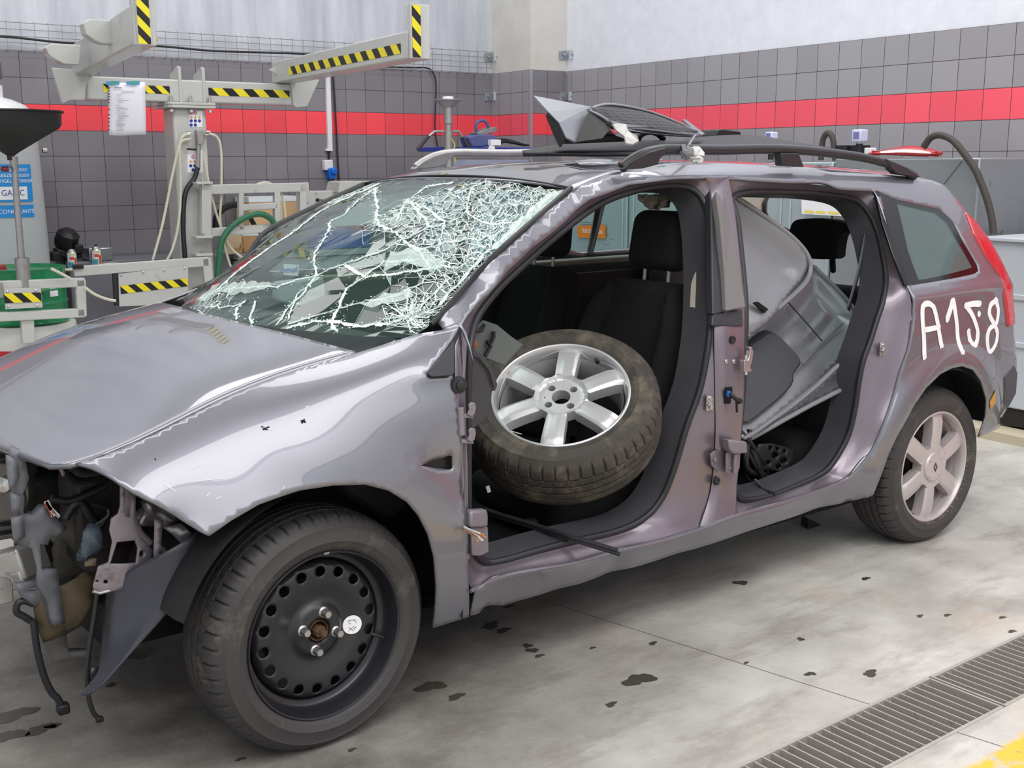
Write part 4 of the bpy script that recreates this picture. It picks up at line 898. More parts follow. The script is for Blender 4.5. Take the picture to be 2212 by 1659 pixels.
# pale curtain airbag hanging from the lining
b = MB(); rnd = random.Random(2); rows = []
for i in range(7):
    t = i/6; rows.append([at_y(1378+80*j/9+6*math.sin(j*2), 420+(12+22*math.sin(PI*j/9))*t+2*math.sin(j*3+i), -.15+.02*math.sin(j*2.3+i)) for j in range(10)])
b.grid(rows); b.build('hanging_airbag', mat('pale_airbag_cloth', (206, 202, 184), .9), car, ang=80, solid=(.004, 0))
b = MB(); b.prism([at_y(a, c, .30) for a, c in [(600, 610), (700, 598), (706, 640), (640, 668), (600, 650)]], (0, .05, .0)); b.build('airbag_cover', mat('pale_grey_plastic', (150, 158, 158), .5), car, bevel=.01)
st = MB(); st.prism([at_y(a, c, .60) for a, c in [(613, 570), (646, 572), (644, 596), (613, 594)]], (0, .002, 0)); st.build('inspection_sticker', white, car, ang=0)
def text_mesh(name, body, loc, right, up, size, m, parent=None, ext=.0006, align='CENTER', sx=1.0):
    cu = bpy.data.curves.new(name, 'FONT'); cu.body = body; cu.size = size; cu.align_x = align; cu.align_y = 'CENTER'; cu.extrude = ext
    tmp = bpy.data.objects.new('tmp_text', cu); COL.objects.link(tmp); dg = bpy.context.evaluated_depsgraph_get(); me = bpy.data.meshes.new_from_object(tmp.evaluated_get(dg)); bpy.data.objects.remove(tmp)
    r = Vector(right).normalized(); u = Vector(up); u = (u-r*u.dot(r)).normalized(); n = r.cross(u)
    me.transform(Matrix((r*sx, u, n)).transposed().to_4x4() @ Matrix.Identity(4)); me.transform(Matrix.Translation(Vector(loc))); me.materials.clear(); me.materials.append(m); me.name = name
    o = bpy.data.objects.new(name, me); COL.objects.link(o)
    if parent: o.parent = parent; o.matrix_parent_inverse = parent_mat(parent).inverted()
    return o
text_mesh('sticker_text', 'mmol', at_y(624, 583, .596), (1, 0, 0), Z, .032, mat('blue_print', (60, 130, 200), .6), car)
# sprayed stock number on the rear quarter
SPRAY = [[(1997, 772), (1996, 730), (1993, 690), (1994, 662), (2004, 655), (2016, 662), (2024, 690), (2029, 720), (2034, 748)], [(2000, 712), (2028, 706)], [(2046, 690), (2054, 665), (2059, 648), (2063, 670), (2067, 700), (2070, 735), (2080, 762)],
         [(2086, 660), (2100, 656), (2116, 656)], [(2088, 662), (2098, 676), (2106, 694), (2112, 716), (2110, 738), (2104, 746), (2096, 736), (2092, 716)], [(2114, 677), (2115, 679)],
         [(2150, 648), (2139, 660), (2138, 680), (2150, 700), (2156, 672), (2152, 650)], [(2148, 700), (2136, 712), (2133, 738), (2138, 758), (2150, 742), (2154, 718), (2149, 702)]]
sp = MB()
for S in SPRAY:
    P = [on_skin(q.x, q.y, .0025) for q in spline([Vector((a, c, 0)) for a, c in S], 6)]
    wd = .0125 if len(S) > 2 else .011
    rows = []
    for i, q in enumerate(P):
        d = (P[min(i+1, len(P)-1)]-P[max(i-1, 0)]).normalized(); n = d.cross(Vector((0, -1, .2))).normalized()
        rows.append([q-n*wd, q-n*wd*.5, q+n*wd*.5, q+n*wd])
    sp.grid(rows)
    for q in (P[0], P[-1]):
        k = 12; sp.add([q+Vector((math.cos(2*PI*j/k)*wd, -.001, math.sin(2*PI*j/k)*wd)) for j in range(k)], [tuple(range(k))])
for (a, c) in (): 
    q = on_body(a, c, -.002); k = 14; sp.add([q+Vector((math.cos(2*PI*j/k)*.013, 0, math.sin(2*PI*j/k)*.013)) for j in range(k)], [tuple(range(k))])
sp.build('spray_painted_number', mat('white_spray_paint', (238, 238, 240), .55), car, ang=0, fix=False)
b = MB(); b.add([on_body(a, c, -.002) for a, c in [(2138, 868), (2150, 845), (2158, 830), (2163, 840), (2150, 872), (2140, 885)]], [(0, 1, 2, 3, 4, 5)]); b.build('orange_paint_scuff', mat('orange_scuff', (190, 140, 60), .6), car, ang=0)
# ------------------------------------------------------------------ roof rails
def rail(sd):
    px = [(1342, 363), (1362, 347), (1392, 331), (1432, 323), (1490, 323), (1560, 324), (1650, 322), (1700, 323), (1760, 327), (1850, 338), (1905, 350), (1945, 364), (1976, 381)]
    P = spline([at_y(a, c, -.60) for a, c in px], 5); n = len(P); b = MB()
    R = [.017]*n
    b.tube([Vector((q.x, sd*-q.y, q.z)) for q in P], R, 12, flat=(1.0, 1.0))
    for L in ([(1334, 367), (1350, 350), (1392, 328), (1430, 318), (1432, 330), (1418, 342), (1412, 356), (1380, 364)], [(1677, 330), (1716, 330), (1728, 361), (1681, 358)], [(1905, 343), (1950, 361), (1981, 383), (1930, 376), (1918, 365)]):
        Q = [at_y(a, c, -.60) for a, c in L]; b.prism([Vector((q.x, sd*(.585), q.z)) for q in Q], (0, sd*.035, 0))
    return b.build('roof_rail', mat('black_rail', (44, 44, 48), .3, bump=(300, .05)) if sd < 0 else galv, car, bevel=.004)
rail(-1); rail(1)
# ------------------------------------------------------------------ smashed front end
def sheet(name, px, y, th, m, parent, holes=(), bulge=0.0, lean=0.0, bevel=0, step=.02, rnd=0.0, wav=25):
    """a plate standing in the plane y = const (leaning), outline with holes, optionally dished and crumpled"""
    P = [at_y(a, c, y) for a, c in px]; H = [[at_y(a, c, y) for a, c in h] for h in holes]
    cx = sum(q.x for q in P)/len(P); cz = sum(q.z for q in P)/len(P); ex = max(abs(q.x-cx) for q in P); ez = max(abs(q.z-cz) for q in P)
    V, F = cdt([(q.x, q.z) for q in P], [[(q.x, q.z) for q in h] for h in H], step)
    vs = []
    for q in V:
        u, v = (q.x-cx)/ex, (q.y-cz)/ez; d = bulge*(1-min(1, u*u*.7+v*v*.3)) + rnd*(math.sin(wav*q.x+1.3)*math.cos(wav*1.3*q.y)+.5*math.sin(wav*2.3*q.x+wav*1.7*q.y))
        vs.append(Vector((q.x, y-d+lean*(q.y-cz), q.y)))
    fs = [f if (vs[f[1]]-vs[f[0]]).cross(vs[f[2]]-vs[f[0]]).y < 0 else tuple(reversed(f)) for f in F]
    b = MB(); b.add(vs, fs); return b.build(name, m, parent, ang=50, solid=(th, -1), fix=False, bevel=bevel)
crush = mat('scuffed_grey_plastic', (104, 106, 112), .5, noise=(10, .25), dirt=((140, 140, 144), 14, .66, .74))
sheet('front_carrier', [(18, 968), (52, 985), (58, 1030), (40, 1062), (44, 1110), (62, 1112), (92, 1084), (100, 1100), (140, 1136), (122, 1152), (104, 1152), (98, 1172), (80, 1170), (82, 1226), (116, 1222), (128, 1290), (138, 1342), (112, 1345), (104, 1300), (76, 1262), (66, 1180), (36, 1170), (22, 1080)], -.46, .03, crush, car, bulge=.03, rnd=.008)
sheet('carrier_rib', [(20, 985), (42, 1000), (44, 1030), (20, 1062)], -.50, .012, crush, car, rnd=.01); sheet('carrier_rib', [(22, 1064), (44, 1072), (42, 1108), (24, 1106)], -.50, .012, crush, car, rnd=.01); sheet('carrier_rib', [(26, 1120), (50, 1112), (56, 1160), (34, 1176)], -.50, .012, crush, car, rnd=.01)
sheet('undertray', [(64, 1290), (120, 1255), (190, 1226), (212, 1228), (190, 1290), (168, 1342), (130, 1362), (88, 1384), (72, 1345)], -.40, .015, mat('mud_brown_tray', (92, 80, 62), .6, noise=(8, .3), dirt=((44, 42, 42), 6, .5, .62)), car, bulge=.05, rnd=.006)
sheet('undertray_flange', [(32, 1262), (70, 1256), (110, 1262), (128, 1296), (76, 1310), (44, 1288)], -.43, .012, crush, car, rnd=.004, holes=[[(60, 1272), (80, 1270), (82, 1276), (62, 1277)]])
sheet('splash_panel', [(128, 1130), (196, 1108), (216, 1130), (214, 1220), (190, 1236), (120, 1250), (112, 1190)], -.30, .012, mat('olive_splash_panel', (70, 66, 58), .6, noise=(9, .3)), car, bulge=.02, rnd=.006)
arc_ = lambda cx, cy, r, n=14, ry=None: [(cx+r*math.cos(2*PI*k/n), cy+(ry or r)*math.sin(2*PI*k/n)) for k in range(n)]
sheet('headlamp_bracket', [(256, 1040), (266, 1044), (264, 1108), (276, 1112), (280, 1060), (290, 1060), (284, 1120), (300, 1160), (328, 1186), (327, 1204), (318, 1226), (298, 1246), (262, 1268), (214, 1280), (201, 1276), (199, 1264), (208, 1222), (228, 1212), (236, 1166), (230, 1142), (234, 1116), (248, 1106), (254, 1090)], -.665, .010, bare, car, bulge=.025,
      holes=[[(246, 1166), (286, 1162), (294, 1180), (290, 1212), (232, 1214)], arc_(302, 1192, 7), arc_(224, 1254, 4.5), arc_(207, 1254, 2.5)], step=.012, bevel=.002)
b = MB(); b.tube([at_y(a, c, -.675) for a, c in [(201, 1277), (215, 1281), (262, 1269), (298, 1247), (319, 1226)]], .005); b.build('bracket_lip', chrome, car)
b = MB(); b.tube([at_y(a, c, -.66) for a, c in [(282, 1050), (280, 1100), (288, 1134), (302, 1156), (322, 1174)]], [.014, .014, .014, .012, .012], 12); b.build('bracket_tube', bare, car)
sheet('headlamp_stay', [(332, 1120), (350, 1122), (344, 1176), (356, 1184), (363, 1196), (356, 1210), (344, 1215), (333, 1210), (330, 1196)], -.69, .006, bare, car, holes=[arc_(347, 1196, 5)], step=.012, bulge=.01)
sheet('inner_wing_rail', [(314, 1074), (330, 1088), (370, 1110), (384, 1126), (372, 1140), (356, 1140), (340, 1130), (334, 1140), (312, 1138), (302, 1130), (316, 1108)], -.66, .03, mat('crumpled_silver_steel', (150, 146, 150), .35, .7, noise=(20, .2)), car, rnd=.010, wav=50)
sheet('inner_wing_rail', [(352, 1140), (380, 1128), (408, 1146), (424, 1160), (412, 1178), (398, 1196), (384, 1170), (366, 1150)], -.70, .02, mat('crumpled_silver_steel', (150, 146, 150), .35, .7), car, rnd=.010, wav=40, bulge=.02)
sheet('panel_clip', [(399, 1178), (410, 1172), (413, 1180), (406, 1196), (399, 1192)], -.74, .010, mat('cream_clip', (206, 196, 170), .5), car, holes=[arc_(406, 1184, 2.5)])
lm = mat('dark_blue_grey_liner', (54, 55, 64), .35, noise=(6, .15), bump=(8, .4))
b = MB(); L0 = spline([at_y(a, c, -.60) for a, c in [(232, 1268), (226, 1330), (220, 1400), (210, 1470), (208, 1484)]], 5); L1 = spline([at_y(a, c, -.76) for a, c in [(426, 1150), (410, 1236), (372, 1310), (300, 1392), (222, 1480)]], 5)
rows = []
for a_, c_ in zip(L0, L1): rows.append([a_.lerp(c_, t)+Vector((-.05, -.03, 0))*math.sin(PI*t)+Vector((0, -.02, 0))*math.sin(3*PI*t)*.4 for t in [k/14 for k in range(15)]])
b.grid(rows); b.build('torn_arch_liner', lm, car, ang=70, solid=(.004, 0))
sheet('liner_tab', [(186, 1460), (196, 1446), (212, 1438), (214, 1484), (200, 1480)], -.60, .004, lm, car, rnd=.004)
sheet('taped_plug', [(178, 1150), (196, 1132), (214, 1136), (222, 1150), (218, 1180), (214, 1204), (196, 1206), (190, 1212), (178, 1196)], -.58, .03, mat('blue_grey_tape', (76, 86, 96), .45, bump=(60, .4)), car, rnd=.012, wav=45)
sheet('card_tag', [(184, 1208), (208, 1206), (208, 1222), (184, 1224)], -.56, .004, mat('kraft_tag', (140, 124, 106), .8), car)
# cross member stub and tow eye, cables
ali = mat('scratched_aluminium', (186, 184, 180), .4, .6, noise=(14, .2), dirt=((110, 106, 100), 12, .6, .7))
b = MB(); p0, p1 = at_y(76, 1206, -.30), at_y(-70, 1246, -.10); b.bar(p0, p1, .10, .085); b.build('front_cross_member', ali, car, bevel=.008)
b = MB(); p0, p1 = at_y(72, 1240, -.31), at_y(-70, 1284, -.11); b.bar(p0, p1, .08, .045); b.build('front_cross_member', ali, car, bevel=.006)
b = MB(); q = [at_y(a, c, -.34) for a, c in [(-40, 1236), (22, 1250), (28, 1262), (30, 1300), (-40, 1318)]]; b.prism(q, (0, .008, 0)); q = [at_y(a, c, -.34) for a, c in [(22, 1250), (72, 1262), (74, 1272), (30, 1268)]]; b.prism(q, (0, .1, 0)); b.build('chassis_leg', ali, car, bevel=.003)
def cable(name, px, y, r, m, parent, seg=10):
    b = MB(); b.tube(spline([at_y(a, c, (y if not isinstance(y, (list, tuple)) else y[i])) for i, (a, c) in enumerate(px)], 8), r, seg); return b.build(name, m, parent)
cable('tow_loop', [(72, 1304), (52, 1298), (38, 1304), (36, 1322), (52, 1332), (74, 1346)], -.42, .009, rubber, car)
cable('dangling_hose', [(72, 1340), (78, 1390), (86, 1430), (97, 1466), (112, 1496), (124, 1508), (132, 1524)], -.44, .009, rubber, car)
b = MB(); b.box(at_y(136, 1530, -.44), (.03, .03, .028)); b.build('hose_plug', black, car, bevel=.006)
cable('dangling_cable', [(210, 1282), (204, 1330), (196, 1380), (190, 1430), (188, 1470), (192, 1510), (202, 1540), (214, 1552)], -.60, .006, rubber, car)
b = MB(); b.box(at_y(215, 1554, -.60), (.018, .014, .014)); b.build('cable_end', black, car, bevel=.003)
cable('wiring_loom', [(110, 1078), (150, 1082), (190, 1068), (228, 1050)], -.5, .010, black, car); cable('wiring_loom', [(140, 1120), (158, 1092), (176, 1088), (192, 1110), (214, 1140)], -.5, .012, black, car)
cable('wiring_loom', [(196, 1088), (220, 1094), (238, 1104), (214, 1140), (176, 1165)], -.52, .005, black, car); cable('wiring_loom', [(180, 1150), (230, 1118), (234, 1100)], -.55, .004, greyplastic, car)
cable('oil_dipstick', [(128, 1004), (150, 1052)], -.40, .005, mat('pale_pink_plastic', (178, 150, 146), .5), car)
rnd = random.Random(12)
for k in range(10): cable('cut_wire', [(100+rnd.uniform(-3, 3), 1084+rnd.uniform(-3, 3)), (108+rnd.uniform(-3, 3), 1098), (118+rnd.uniform(-6, 10), 1112+rnd.uniform(-4, 6))], -.52, .0035, [mat('white_wire', (214, 206, 200), .5), mat('red_wire', (190, 70, 66), .5), mat('grey_wire', (150, 146, 148), .5)][k % 3], car, 6)
for k in range(5): cable('engine_hose', [(150+rnd.uniform(-20, 90), 1030+rnd.uniform(-10, 20)), (190+rnd.uniform(-20, 40), 1060+rnd.uniform(-20, 30)), (240+rnd.uniform(-40, 20), 1080+rnd.uniform(-30, 20))], -.35, .016, [black, mat('brown_hose', (92, 66, 44), .6), mat('olive_hose', (70, 66, 44), .6)][k % 3], car)
b = MB(); b.box((-.20, -.05, .60), (.55, .85, .28)); b.cyl((-.50, -.3, .62), (-.50, .2, .62), .08); b.box((-.42, -.42, .62), (.16, .14, .20)); b.box((-.44, .2, .52), (.1, .5, .3)); b.build('engine_block', mat('oily_engine', (40, 37, 36), .5, .3, noise=(10, .4)), car, bevel=.02)
b = MB(); b.lathe([(.0, .02), (.075, .02), (.08, 0), (.08, -.05), (.05, -.06)], at_y(12, 1060, -.25), (-1, -1, .1), 24)
for k in range(10): b.box(at_y(-10+rnd.uniform(-10, 40), 990+k*18, -.22), (.16, .05, .012))
b.build('radiator_parts', mat('dirty_grey_metal', (96, 92, 90), .5, .4, noise=(20, .4)), car, bevel=.003)
b = MB(); b.lathe([(.0, .02), (.018, .014), (.022, 0), (.018, -.03)], at_y(10, 1046, -.40), (-.6, -1, .1), 16); b.build('hose_union', chrome, car)
sheet('skid_bracket', [(94, 1382), (144, 1358), (148, 1408), (190, 1404), (206, 1412), (150, 1424), (122, 1434), (112, 1416), (98, 1404)], -.36, .03, mat('dusty_grey_bracket', (104, 102, 100), .6, noise=(12, .2)), car, rnd=.006)

# scratches, chips and glue marks on the wing
_fe = BVHTree.FromPolygons([v.co.copy() for v in bpy.data.objects['front_fender'].data.vertices], [tuple(p.vertices) for p in bpy.data.objects['front_fender'].data.polygons])
def on_wing(px, py, lift=.0012):
    d = ray(px, py).normalized(); h = _fe.ray_cast(CAM, d); return h[0]-d*lift if h[0] else on_body(px, py, -lift)
def marks(name, strokes, wd, m):
    b = MB()
    for S in strokes:
        P = [on_wing(*q) for q in S]
        for i in range(len(P)-1):
            d = (P[i+1]-P[i]).normalized(); n = d.cross(Vector((0, -1, .3))).normalized()*wd; b.add([P[i]-n, P[i+1]-n*.6, P[i+1]+n*.6, P[i]+n], [(0, 1, 2, 3)])
    return b.build(name, m, car, ang=0, fix=False)
scr = mat('bare_scratch', (214, 216, 222), .5); chip = mat('black_chip', (18, 18, 20), .8)
marks('paint_scratches', [[(420, 1040), (452, 1036), (486, 1033)], [(446, 1072), (454, 1064)], [(466, 1078), (480, 1072)], [(418, 1012), (434, 1002)], [(560, 925), (572, 924), (590, 930)], [(846, 742), (852, 735)], [(866, 738), (880, 730)], [(905, 728), (925, 722)], [(610, 1056), (614, 1050)], [(660, 880), (668, 876)], [(356, 1046), (380, 1062)]], .0014, scr)
marks('paint_chips', [[(650, 910), (656, 908), (660, 913)], [(652, 914), (658, 905)], [(564, 922), (578, 928)], [(568, 928), (582, 922)], [(334, 992), (337, 992)]], .0030, chip)
marks('glue_residue', [[(640, 806), (646, 800)], [(656, 800), (664, 793)], [(672, 794), (690, 786)], [(698, 788), (704, 780)], [(714, 782), (736, 772)]], .0028, scr)
# ------------------------------------------------------------------ shattered windscreen
wsg = mat('crazed_windscreen_glass', (255, 255, 255), .05)
def wsg_nodes():
    nd, lk = nodes(wsg); out = nd['Material Output']
    tr = nd.new('ShaderNodeBsdfTransparent'); tr.inputs[0].default_value = (.76, .88, .84, 1); gl = nd.new('ShaderNodeBsdfGlossy'); gl.inputs['Roughness'].default_value = .03
    df = nd.new('ShaderNodeBsdfDiffuse'); df.inputs[0].default_value = lin((170, 222, 206)); m0 = nd.new('ShaderNodeMixShader'); m0.inputs[0].default_value = .05; lk.new(tr.outputs[0], m0.inputs[1]); lk.new(df.outputs[0], m0.inputs[2])
    mx = nd.new('ShaderNodeMixShader'); lk.new(schlick(nd, lk), mx.inputs[0]); lk.new(m0.outputs[0], mx.inputs[1]); lk.new(gl.outputs[0], mx.inputs[2]); lk.new(mx.outputs[0], out.inputs['Surface'])
wsg_nodes()
def crack_mat(name, rgb, op):
    m = mat(name, rgb, .3); nd, lk = nodes(m); out = nd['Material Output']; b = nd['Principled BSDF']; tr = nd.new('ShaderNodeBsdfTransparent'); tr.inputs[0].default_value = (.85, .95, .92, 1)
    mx = nd.new('ShaderNodeMixShader'); mx.inputs[0].default_value = op; lk.new(tr.outputs[0], mx.inputs[1]); lk.new(b.outputs[0], mx.inputs[2]); lk.new(mx.outputs[0], out.inputs['Surface']); return m
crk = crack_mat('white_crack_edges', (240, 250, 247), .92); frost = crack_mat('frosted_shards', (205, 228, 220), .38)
CR = [([(433, 646), (492, 625), (598, 621), (641, 606), (682, 597), (742, 573), (831, 542), (869, 517), (930, 484)], .006), ([(598, 710), (613, 677), (659, 631), (682, 598), (682, 547), (709, 502), (715, 479), (745, 464), (813, 406)], .007),
      ([(558, 729), (603, 709), (654, 692), (725, 671), (780, 654), (856, 636), (910, 612), (960, 560)], .004), ([(704, 755), (717, 704), (725, 679), (750, 626), (806, 585), (831, 565), (900, 560)], .009), ([(570, 730), (618, 711), (679, 695), (725, 697), (780, 707), (831, 699), (882, 671)], .014),
      ([(470, 628), (512, 588), (565, 548), (644, 496), (717, 444), (820, 398)], .012), ([(499, 708), (512, 666), (532, 651)], .010), ([(537, 718), (540, 687), (553, 651)], .007), ([(813, 408), (816, 451), (813, 471), (818, 487), (844, 497), (871, 515), (905, 540)], .010),
      ([(860, 470), (880, 434), (926, 403), (980, 395)], .008), ([(880, 434), (926, 454), (960, 470), (1007, 446), (1052, 467), (1118, 472)], .008), ([(1052, 467), (1090, 430), (1136, 434), (1160, 412)], .006), ([(960, 470), (950, 520), (905, 540)], .007), ([(950, 520), (1010, 505), (1065, 500), (1118, 472)], .007),
      ([(1192, 418), (1150, 448), (1128, 470), (1065, 532), (1010, 590), (950, 655)], .016), ([(905, 540), (930, 580), (990, 575), (1040, 545)], .006), ([(882, 671), (930, 640), (975, 600)], .012), ([(455, 660), (480, 668), (530, 655)], .005), ([(625, 690), (640, 640), (690, 600)], .004), ([(745, 573), (790, 600), (860, 590), (930, 580)], .012),
      ([(1007, 446), (1020, 405), (1050, 392)], .006), ([(930, 484), (880, 434)], .008), ([(930, 484), (960, 470)], .008)]
bc = (882, 671)
rnd = random.Random(21)
for k in range(30):
    a = rnd.uniform(0, 2*PI); L = rnd.uniform(28, 80); CR.append(([bc, (bc[0]+L*math.cos(a), bc[1]+.75*L*math.sin(a))], .0022))
SX, SY = .66, .80
def to2(px): t, v = ws_uv(*px); return Vector((v*SX, t*SY))
def p3(q, lift=0.0): return ws_pt(max(0, min(1, q.y/SY)), q.x/SX, lift)
def inside(q): return -.985*SX < q.x < .985*SX and .005 < q.y < .985*SY
dense = [to2(q) for q in ((1010, 430), (1100, 430), (940, 440), (1060, 490), (980, 520), (1150, 430))]
low = [to2(q) for q in ((882, 671), (470, 640), (760, 420), (1000, 590), (930, 520), (860, 470))]
def dn(q):
    return min(1, sum(math.exp(-((q-c).length/.11)**2) for c in dense)+.45*sum(math.exp(-((q-c).length/.09)**2) for c in low))
vs = []; es = []; wid = {}
def addv(q):
    vs.append(Vector(q)); return len(vs)-1
k = 48; ring = []
for i in range(k): ring.append(addv((-.985*SX+1.97*SX*i/k, .005)))
for i in range(k//2): ring.append(addv((.985*SX, .005+.98*SY*i/(k//2))))
for i in range(k): ring.append(addv((.985*SX-1.97*SX*i/k, .985*SY)))
for i in range(k//2): ring.append(addv((-.985*SX, .985*SY-.98*SY*i/(k//2))))
es += [(ring[i], ring[(i+1) % len(ring)]) for i in range(len(ring))]
lines2 = []
for L, wd in CR:
    P = [to2(q) for q in L]; P = dens([Vector((q.x, q.y)) for q in P], .022, False)
    for i in range(1, len(P)-1): P[i] += Vector((rnd.uniform(-1, 1), rnd.uniform(-1, 1)))*.0035
    P = [q for q in P if inside(q)]
    if len(P) < 2: continue
    lines2.append((P, wd)); ids = [addv(q) for q in P]; es += list(zip(ids, ids[1:]))
n = 0
while n < 1500:
    q = Vector((rnd.uniform(-.98, .98)*SX, rnd.uniform(.01, .98)*SY))
    if rnd.random() < dn(q)+.012: addv(q); n += 1
V, E, F, *_ = geometry.delaunay_2d_cdt(vs, es, [], 0, 1e-6)
nrm = Vector((-.46, 0, .89)); imp = to2(bc); imp2 = to2((1040, 460))
lf = [(rnd.uniform(-1, 1)*(.0012+.0055*dn(q))-.018*math.exp(-((q-imp).length/.08)**2)-.03*math.exp(-((q-imp2).length/.16)**2)) for q in V]
P3 = [p3(q, l) for q, l in zip(V, lf)]
b = MB(); b.add(P3, F)
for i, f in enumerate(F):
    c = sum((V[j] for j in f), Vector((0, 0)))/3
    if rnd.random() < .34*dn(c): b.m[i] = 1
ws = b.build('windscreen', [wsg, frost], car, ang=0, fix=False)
def rib(b, p, q, w0, w1, lift=.0022):
    d = q-p
    if d.length < 1e-5: return
    s = d.cross(nrm).normalized(); o = nrm*lift; b.add([p-s*w0+o, q-s*w1+o, q+s*w1+o, p+s*w0+o], [(0, 1, 2, 3)])
b = MB(); seen = set()
for f in F:
    for i in range(3):
        a, c = f[i], f[(i+1) % 3]; key = (min(a, c), max(a, c))
        if key in seen: continue
        seen.add(key); m = (V[a]+V[c])/2; g = dn(m)
        if g > .18 and rnd.random() < .72: rib(b, P3[a], P3[c], rnd.uniform(.0003, .0015)*(2.2 if rnd.random() < .12 else 1), rnd.uniform(.0003, .0012))
        elif g > .05 and rnd.random() < .25: rib(b, P3[a], P3[c], .0006, .0004)
b.build('fine_cracks', crk, ws, ang=0, fix=False)
from mathutils.kdtree import KDTree
kd = KDTree(len(V)); [kd.insert((q.x, q.y, 0), i) for i, q in enumerate(V)]; kd.balance()
def near3(q): return P3[kd.find((q.x, q.y, 0))[1]]
b = MB()
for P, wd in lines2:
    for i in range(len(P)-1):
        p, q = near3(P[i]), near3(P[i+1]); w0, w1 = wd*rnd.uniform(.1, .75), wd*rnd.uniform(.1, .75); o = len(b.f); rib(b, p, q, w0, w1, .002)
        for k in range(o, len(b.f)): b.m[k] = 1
        for _ in range(2): j0, j1 = [Vector((.89, 0, .46))*rnd.uniform(-1, 1)*wd*.35+Vector((0, 1, 0))*rnd.uniform(-1, 1)*wd*.35 for _ in (0, 1)]; rib(b, p+j0, q+j1, rnd.uniform(.0003, .0014), rnd.uniform(.0003, .0014), .004)
        for _ in range(3 if wd > .003 else 1):
            t = rnd.random(); c = p.lerp(q, t); a = rnd.uniform(0, 2*PI); L = rnd.uniform(.006, .028)*(1 if wd > .005 else .5); e = c+(Vector((.89, 0, .46))*math.cos(a)+Vector((0, 1, 0))*math.sin(a))*L; rib(b, c, e, .0008, .0002, .004)
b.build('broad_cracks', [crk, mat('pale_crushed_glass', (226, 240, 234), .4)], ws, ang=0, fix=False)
b = MB()   # crumbs of glass along the cracks
for P, wd in lines2:
    for _ in range(int(len(P)*2.2)):
        q = rnd.choice(P)+Vector((rnd.gauss(0, .010), rnd.gauss(0, .010)))
        if not inside(q): continue
        c = p3(q, .003); r = rnd.uniform(.001, .0032); b.add([c+Vector((r, 0, 0)), c+Vector((-r, r, 0)), c+Vector((-r, -r, 0)), c+Vector((0, 0, r))], [(0, 1, 2), (0, 1, 3), (1, 2, 3), (2, 0, 3)])
mk_ = crack_mat('crushed_glass_highlight', (232, 246, 241), .42)   # crushed flaps, milky colour painted in for white highlights on the glass
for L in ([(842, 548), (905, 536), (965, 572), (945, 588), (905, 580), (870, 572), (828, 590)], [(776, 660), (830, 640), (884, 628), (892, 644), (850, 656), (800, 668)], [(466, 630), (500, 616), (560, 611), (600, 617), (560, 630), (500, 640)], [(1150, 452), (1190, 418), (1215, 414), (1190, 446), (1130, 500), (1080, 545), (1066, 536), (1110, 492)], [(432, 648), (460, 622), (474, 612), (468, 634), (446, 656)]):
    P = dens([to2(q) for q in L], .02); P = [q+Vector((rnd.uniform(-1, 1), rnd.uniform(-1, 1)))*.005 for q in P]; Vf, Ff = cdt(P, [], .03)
    fl_ = MB(); fl_.add([p3(q, .005+rnd.uniform(-.004, .004)) for q in Vf], Ff); fl_.build('crushed_highlight_flap', mk_, ws, ang=0, fix=False)
tag(b.build('glass_crumbs', crk, ws, ang=0), kind='stuff')
# ------------------------------------------------------------------ trim panels stuffed through the rear door opening
def planar(px, pl):
    y0, kx, kz, xr, zr = pl; y = y0
    for _ in range(12): P = at_y(px[0], px[1], y); y = y0+kx*(P.x-xr)+kz*(P.z-zr)
    return at_y(px[0], px[1], y)
def moulded(name, px, pl, m, prof, th=.006, parent=None, step=.016, per=4, fn=None):
    O = [planar(q, pl) for q in px]; O = spline(O, per, True) if per else O; L = [(q.x, q.z) for q in O]
    V, F = cdt(L, [], step); DL = dens([Vector(q) for q in L], .012)
    b = MB(); vs = []
    for q in V:
        d = min((q-o).length for o in DL); y = pl[0]+pl[1]*(q.x-pl[3])+pl[2]*(q.y-pl[4]); h = interp(prof[0], prof[1], min(d, prof[0][-1])); h += fn(q.x, q.y) if fn else 0
        vs.append(Vector((q.x, y-h, q.y)))
    fs = [f if (vs[f[1]]-vs[f[0]]).cross(vs[f[2]]-vs[f[0]]).y < 0 else tuple(reversed(f)) for f in F]
    b.add(vs, fs); o = b.build(name, m, parent, ang=40, solid=(th, -1), fix=False)
    r = MB(); r.tube(O, .009, 8, closed=True); r.build('rolled_rim', satin_rim, o); return o, O
satin = mat('satin_charcoal_moulding', (116, 116, 122), .24, spec=.9, coat=.6, coat_rough=.16, noise=(4, .12), bump=(500, .04))
satin_rim = mat('pale_rim_plastic', (128, 128, 134), .25)
pA = (-.58, -.10, .25, 1.9, 1.0)
mA, oA = moulded('door_trim_panel', [(1572, 420), (1600, 432), (1680, 487), (1722, 522), (1744, 550), (1751, 575), (1746, 600), (1730, 622), (1690, 658), (1640, 702), (1600, 738), (1560, 770), (1550, 600)], pA, satin, ([0, .02, .04, .07, .11, .2], [0, 0, -.006, -.016, -.020, -.022]), fn=lambda x, z: .020*math.sin(14*(x*.62+z*.78)))
tag(mA, 'upper of three dark moulded door trim panels, rounded tip near rear headrest', 'trim panel', 'door trim panels in the rear opening')
b = MB(); b.prism([planar(q, (-.61, -.10, .25, 1.9, 1.0)) for q in [(1630, 655), (1638, 652), (1660, 668), (1652, 676)]], (0, .01, 0)); b.build('slot', mat('dark_void', (6, 6, 7), .9), mA, ang=0)
pB = (-.47, -.12, .70, 1.95, .85)
